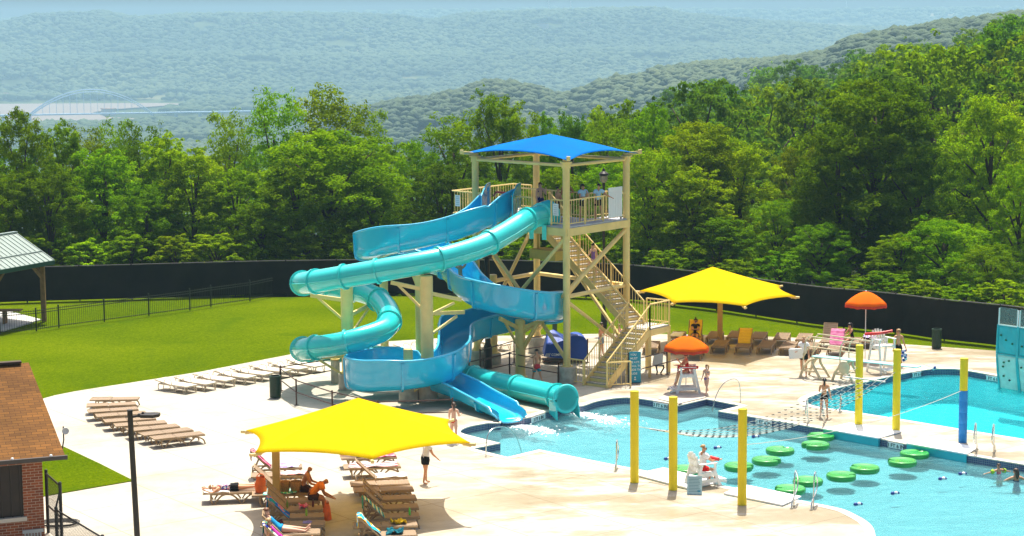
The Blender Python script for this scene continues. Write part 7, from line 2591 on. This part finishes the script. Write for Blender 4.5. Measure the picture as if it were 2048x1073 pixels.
TEE = {'pelv': (.35, 1), 'waist': (0, 1), 'chest': (0, .95), 'clav': (0, 1), 'uarm': (0, .55)}
TANK = {'pelv': (.3, 1), 'waist': (0, 1), 'chest': (0, .8), 'clav': (.2, .7)}
SHORTS = {'pelv': (0, .6), 'hip': (0, 1), 'thigh': (0, .42)}
TRUNK_U = {'pelv': (0, .7), 'hip': (0, 1), 'thigh': (0, .28)}
TRUNK_L = {'thigh': (.22, .68)}
TRUNKS = {'pelv': (0, .6), 'hip': (0, 1), 'thigh': (0, .62)}
BTOP = {'waist': (.8, 1), 'chest': (0, .45)}
BBOT = {'pelv': (0, .5), 'hip': (0, 1), 'thigh': (0, .07)}
ONEP = {'pelv': (0, 1), 'hip': (0, 1), 'waist': (0, 1), 'chest': (0, .55), 'thigh': (0, .08)}
SKIRT = {'pelv': (0, .6), 'hip': (0, 1), 'thigh': (0, .5)}
DRESS = {'pelv': (0, 1), 'hip': (0, 1), 'waist': (0, 1), 'chest': (0, .7), 'thigh': (0, .6)}
I1, I2 = .006, .013

person('woman in navy swimsuit with a hand at her mouth on the tower deck', Vector((1.32, 87.6, DZ)), 25, 1.64, dict(shL=(35, 10), elL=125, inL=20, shR=(8, 10), elR=25, turn=-20), 'fair', ('red', 'long'), [('bikini_top', 'navy', BTOP, I1), ('wrap_skirt', 'navy', SKIRT, I2)], build=1.12)
person('boy without shirt behind the front tower column on the deck', Vector((2.08, 86.0, DZ)), 60, 1.55, dict(shL=(20, 5), elL=60, turn=10), 'tan', ('dark', 'short'), [('shorts', 'dkbrown', TRUNKS, I2)])
person('taller shirtless man partly hidden by the front tower column', Vector((2.5, 87.2, DZ)), -30, 1.82, dict(shL=(10, 40), elL=80, inL=60, shR=(5, 12)), 'brown', ('dark', 'short'), [('shorts', 'black', TRUNKS, I2)])
person('woman in light blue shirt with long dark hair and hand on chin', Vector((3.2, 86.0, DZ)), 20, 1.68, dict(shL=(30, 4), elL=120, inL=25, shR=(25, 6), elR=75, inR=45, hipR=(6, 8), hipL=(-2, 5), turn=15), 'tan', ('dark', 'tail'), [('shirt', 'ltblue', TEE, I2), ('shorts', 'black', SHORTS, I2)])
person('woman in light blue shirt leaning an arm on the deck railing', Vector((3.88, 86.2, DZ)), 5, 1.67, dict(shL=(25, 45), elL=35, shR=(12, 8), elR=35, inR=10, hipL=(3, 10), kneeL=8, hipR=(-3, 2), turn=-12, side=4), 'tan', ('dark', 'tail'), [('shirt', 'ltblue', TEE, I2), ('shorts', 'black', SHORTS, I2)])
ps = m0.lerp(m1, .42) + Wm * .5
person('girl in purple swimsuit climbing the long stairs', v3(ps, LZ + (DZ - LZ) * .42 + .06), math.degrees(math.atan2(uFL.y, uFL.x)) + 90, 1.45, dict(hipL=(35, 3), kneeL=40, hipR=(-8, 3), shL=(20, 10), elL=40, shR=(-12, 12), nod=10), 'fair', ('dark', 'bun'), [('swimsuit', 'purple', ONEP, I1)])
person('boy without shirt in grey blue shorts waiting under the stairs', at(1202, 713), 70, 1.62, dict(shL=(15, 5), elL=50, shR=(-5, 8), elR=20, hipL=(6, 3), nod=15), 'tan', ('brown', 'short'), [('shorts', 'grey', TRUNKS, I2)])
person('girl wrapped in a lavender towel behind the lower stairs', at(1238, 711), 15, 1.5, dict(shL=(40, 5), elL=110, inL=30, shR=(40, 5), elR=110, inR=30, nod=10), 'fair', ('red', 'short'), [('towel_wrap', 'lav', DRESS, .022)])
person('boy walking in coral and teal swim trunks beside the queue railing', at(1074, 769), 210, 1.58, dict(hipL=(22, 3), kneeL=12, hipR=(-18, 3), kneeR=14, shL=(-25, 14), elL=10, shR=(18, 12), elR=18, nod=8, turn=40), 'tan', ('dark', 'short'), [('trunk_waist', 'coral', TRUNK_U, I2), ('trunk_legs', 'teal', TRUNK_L, I2)])
sl = at_y(921, 566, 86.0)
person('man sliding down the blue flume with both arms raised', sl + Vector((0, 0, .12)), 12, 1.76, dict(lean=-8, hipL=(88, 8), hipR=(88, 8), kneeL=30, kneeR=30, shL=(170, 22), elL=12, shR=(168, 22), elR=12, footL=100, footR=100), 'tan', ('brown', 'short'), [('shorts', 'black', TRUNKS, I2)], ground='seat')
lz = Vector((0, 0, .37))
def lyaw(lg): return math.degrees(lg.rotation_euler.z) + 90
person('woman in black shirt and sunglasses sitting back with folded arms', on(LE[3], -.12, 0, .39), lyaw(LE[3]), 1.66, dict(lean=-28, hipL=(86, 5), hipR=(86, 5), kneeL=20, kneeR=20, shL=(45, 4), elL=80, inL=75, shR=(45, 4), elR=80, inR=75, turn=15, nod=20), 'tan', ('dark', 'bun'), [('shirt', 'black', TEE, I2), ('shorts', 'black', SHORTS, I2)], ground='seat', shades=True)
person('guard in red swimsuit and sunglasses on the chair under the umbrella', c1 + Vector((.02, -.02, .87)), 282, 1.70, dict(lean=8, hipL=(86, 4), kneeL=70, hipR=(84, 6), kneeR=82, shL=(48, 4), elL=95, inL=15, shR=(35, 5), elR=60, inR=25, turn=70, footL=30, footR=60), 'tan', ('brown', 'long'), [('swimsuit', 'red', ONEP, I1)], ground='seat', shades=True)
person('small blond girl in blue top and purple bottom walking on the deck', at(1413, 789), -35, 1.3, dict(hipL=(24, 3), kneeL=10, hipR=(-22, 3), kneeR=16, shL=(25, 8), elL=70, inL=15, shR=(-15, 16), elR=30, turn=-10), 'fair', ('blond', 'tail'), [('bikini_top', 'blue', BTOP, I1), ('bikini_bottom', 'purple', BBOT, I1)])
p13 = at(1607, 752)
person('man in white shirt and black shorts carrying white boards', p13, -20, 1.78, dict(hipL=(4, 3), hipR=(-10, 3), kneeR=8, kneeL=4, shR=(25, 10), elR=60, inR=5, shL=(10, 10), elL=35), 'tan', ('blond', 'short'), [('shirt', 'white', TEE, I2), ('shorts', 'black', SHORTS, I2)])
wb = MB()
for i in range(3): wb.box((0, i * .035, .23 + .012 * i), (.62 - .05 * i, .02, .44), (0, rad(4 * i - 4), 0))
o = wb.build('foam_boards', WHITE, bevel=.01); o.location = at(1589, 723, .0) * 1.0; o.location = p13 + Vector((-.40, -.30, .82)); tag(o, 'stack of white foam boards held by the man in the white shirt', 'boards')
person('woman in a black swimsuit sitting on a lounger behind the diving board', on(LE[17], .1, 0, .39), lyaw(LE[17]) - 60, 1.62, dict(lean=12, hipL=(85, 8), hipR=(85, 8), kneeL=75, kneeR=75, shL=(40, 8), elL=40, shR=(40, 8), elR=40, nod=20), 'tan', ('dark', 'long'), [('swimsuit', 'black', ONEP, I1)], ground='seat')
person('woman in red top and black shorts holding a string of floats', at(1796, 734), 8, 1.74, dict(shL=(8, 14), elL=14, shR=(4, 10), elR=12, hipL=(4, 5), hipR=(-3, 4), nod=12, turn=10), 'tan', ('blond', 'tail'), [('bikini_top', 'red', {'waist': (.7, 1), 'chest': (0, .6)}, I1), ('shorts', 'black', SHORTS, I2)])
person('woman in pink top and black bottom seen from behind by the net', at(1648, 836), 172, 1.6, dict(hipL=(5, 5), hipR=(-4, 4), shL=(25, 8), elL=60, inL=10, shR=(5, 12), elR=20), 'tan', ('dark', 'tail'), [('bikini_top', 'pink', BTOP, I1), ('bikini_bottom', 'black', {'pelv': (0, .75), 'hip': (0, 1), 'thigh': (0, .22)}, I1), ('waistband', 'lime', {'pelv': (.6, .9)}, I2)])
person('guard in white shirt sitting on the chair at the pool edge', c3 + Vector((0, 0, .54)), 118, 1.70, dict(lean=6, hipL=(82, 6), hipR=(85, 6), kneeL=80, kneeR=80, shL=(35, 8), elL=70, shR=(45, 8), elR=50, turn=-25), 'tan', ('blond', 'short'), [('shirt', 'white', TEE, I2), ('shorts', 'red', SHORTS, I2)], ground='seat', shades=True)
person('girl in a red bikini seen from behind at the end of the blue flume', at(908, 886), 168, 1.55, dict(hipL=(10, 3), hipR=(-8, 3), shL=(12, 8), elL=40, shR=(25, 8), elR=70, inR=10, turn=20), 'fair', ('brown', 'tail'), [('bikini_top', 'red', {'chest': (0.05, .3)}, I1), ('bikini_bottom', 'red', BBOT, I1)])
person('woman in white shirt and black shorts beside the front yellow shade', at(851, 968), 120, 1.66, dict(lean=10, hipL=(10, 3), kneeL=6, hipR=(-6, 3), kneeR=8, shL=(8, 8), elL=20, shR=(20, 8), elR=25, nod=20), 'tan', ('brown', 'short'), [('shirt', 'white', TEE, .016), ('shorts', 'black', SHORTS, .016)], build=1.15)
person('woman in black shorts and floral top lying face down in the sun', on(L0, .1, 0, .38), lyaw(L0) - 180, 1.66, dict(shL=(150, 25), elL=50, inL=50, shR=(150, 25), elR=50, inR=50, turn=60, footL=-60, footR=-60), 'tan', ('blond', 'short'), [('top', 'print', TANK, .012), ('shorts', 'black', SHORTS, .016)], rot=(rad(90), 0, 0), ground='lie', build=1.15)
person('bald shirtless man sitting on a lounger edge in the shade', on(LC[3], .78, .05, .38), lyaw(LC[3]) - 5, 1.76, dict(lean=14, curl=12, hipL=(82, 10), hipR=(82, 10), kneeL=78, kneeR=78, shL=(25, 8), elL=50, inL=20, shR=(25, 8), elR=50, inR=20, nod=5), 'brown', None, [('shorts', 'dkbrown', TRUNKS, I2)], ground='seat', build=1.2)
person('man in orange shirt bent forward on a lounger edge', on(LC[4], .82, 0, .38), lyaw(LC[4]) + 5, 1.78, dict(lean=30, curl=28, hipL=(82, 12), hipR=(82, 12), kneeL=80, kneeR=75, shL=(18, 6), elL=45, inL=20, shR=(18, 6), elR=45, inR=20, nod=20), 'brown', None, [('shirt', 'orange', TEE, .016), ('shorts', 'dkbrown', TRUNKS, .014)], ground='seat', build=1.22)
person('woman in blue swimsuit reclining at the lower edge of the picture', on(LC[8], -.14, 0, .40), lyaw(LC[8]), 1.68, dict(lean=-46, hipL=(88, 4), hipR=(88, 4), kneeL=4, kneeR=6, shL=(-20, 12), elL=40, shR=(-20, 12), elR=40, nod=30, footL=150, footR=150), 'fair', ('red', 'short'), [('swimsuit', 'blue', {'pelv': (0, 1), 'hip': (0, 1), 'waist': (0, 1), 'chest': (0, .6), 'thigh': (0, .25)}, .012)], ground='seat', build=1.25)
person('woman in pink top and sunglasses reclining at the bottom edge', on(LC[9], -.14, 0, .40), lyaw(LC[9]), 1.66, dict(lean=-46, hipL=(88, 4), hipR=(88, 4), kneeL=8, kneeR=4, shL=(-20, 12), elL=45, shR=(-20, 12), elR=45, nod=30, footL=150, footR=150), 'tan', ('blond', 'short'), [('top', 'magenta', TANK, .01), ('swim_bottom', 'magenta', BBOT, .01)], ground='seat', shades=True, build=1.15)
person('sunbather in navy swim bottoms lying under the yellow cloth edge', on(LD[0], -.05, 0, .40), lyaw(LD[0]) + 180, 1.7, dict(shL=(-5, 30), elL=60, shR=(0, 15), elR=30, hipL=(12, 5), kneeL=20, footL=100, footR=100), 'tan', ('brown', 'short'), [('swim_bottom', 'navy', TRUNKS, .012)], rot=(rad(-90), 0, 0), ground='lie')
sw1 = at(1999, 948, WATER_Z)
person('child with lime arm floats swimming beside the tile edge', sw1 + Vector((0, 0, -.85)), 200, 1.2, dict(shL=(30, 70), elL=20, shR=(30, 70), elR=20, lean=10), 'tan', ('brown', 'short'), [('swimsuit', 'pink', ONEP, I1), ('arm_floats', 'lime', {'uarm': (.35, .95)}, .035)])
sw2 = at(2034, 962, WATER_Z)
person('woman with long brown hair swimming at the right picture edge', sw2 + Vector((0, 0, -1.25)), 190, 1.66, dict(shL=(30, 60), elL=30, shR=(30, 60), elR=30, lean=12), 'tan', ('brown', 'long'), [('swimsuit', 'navy', ONEP, I1)])
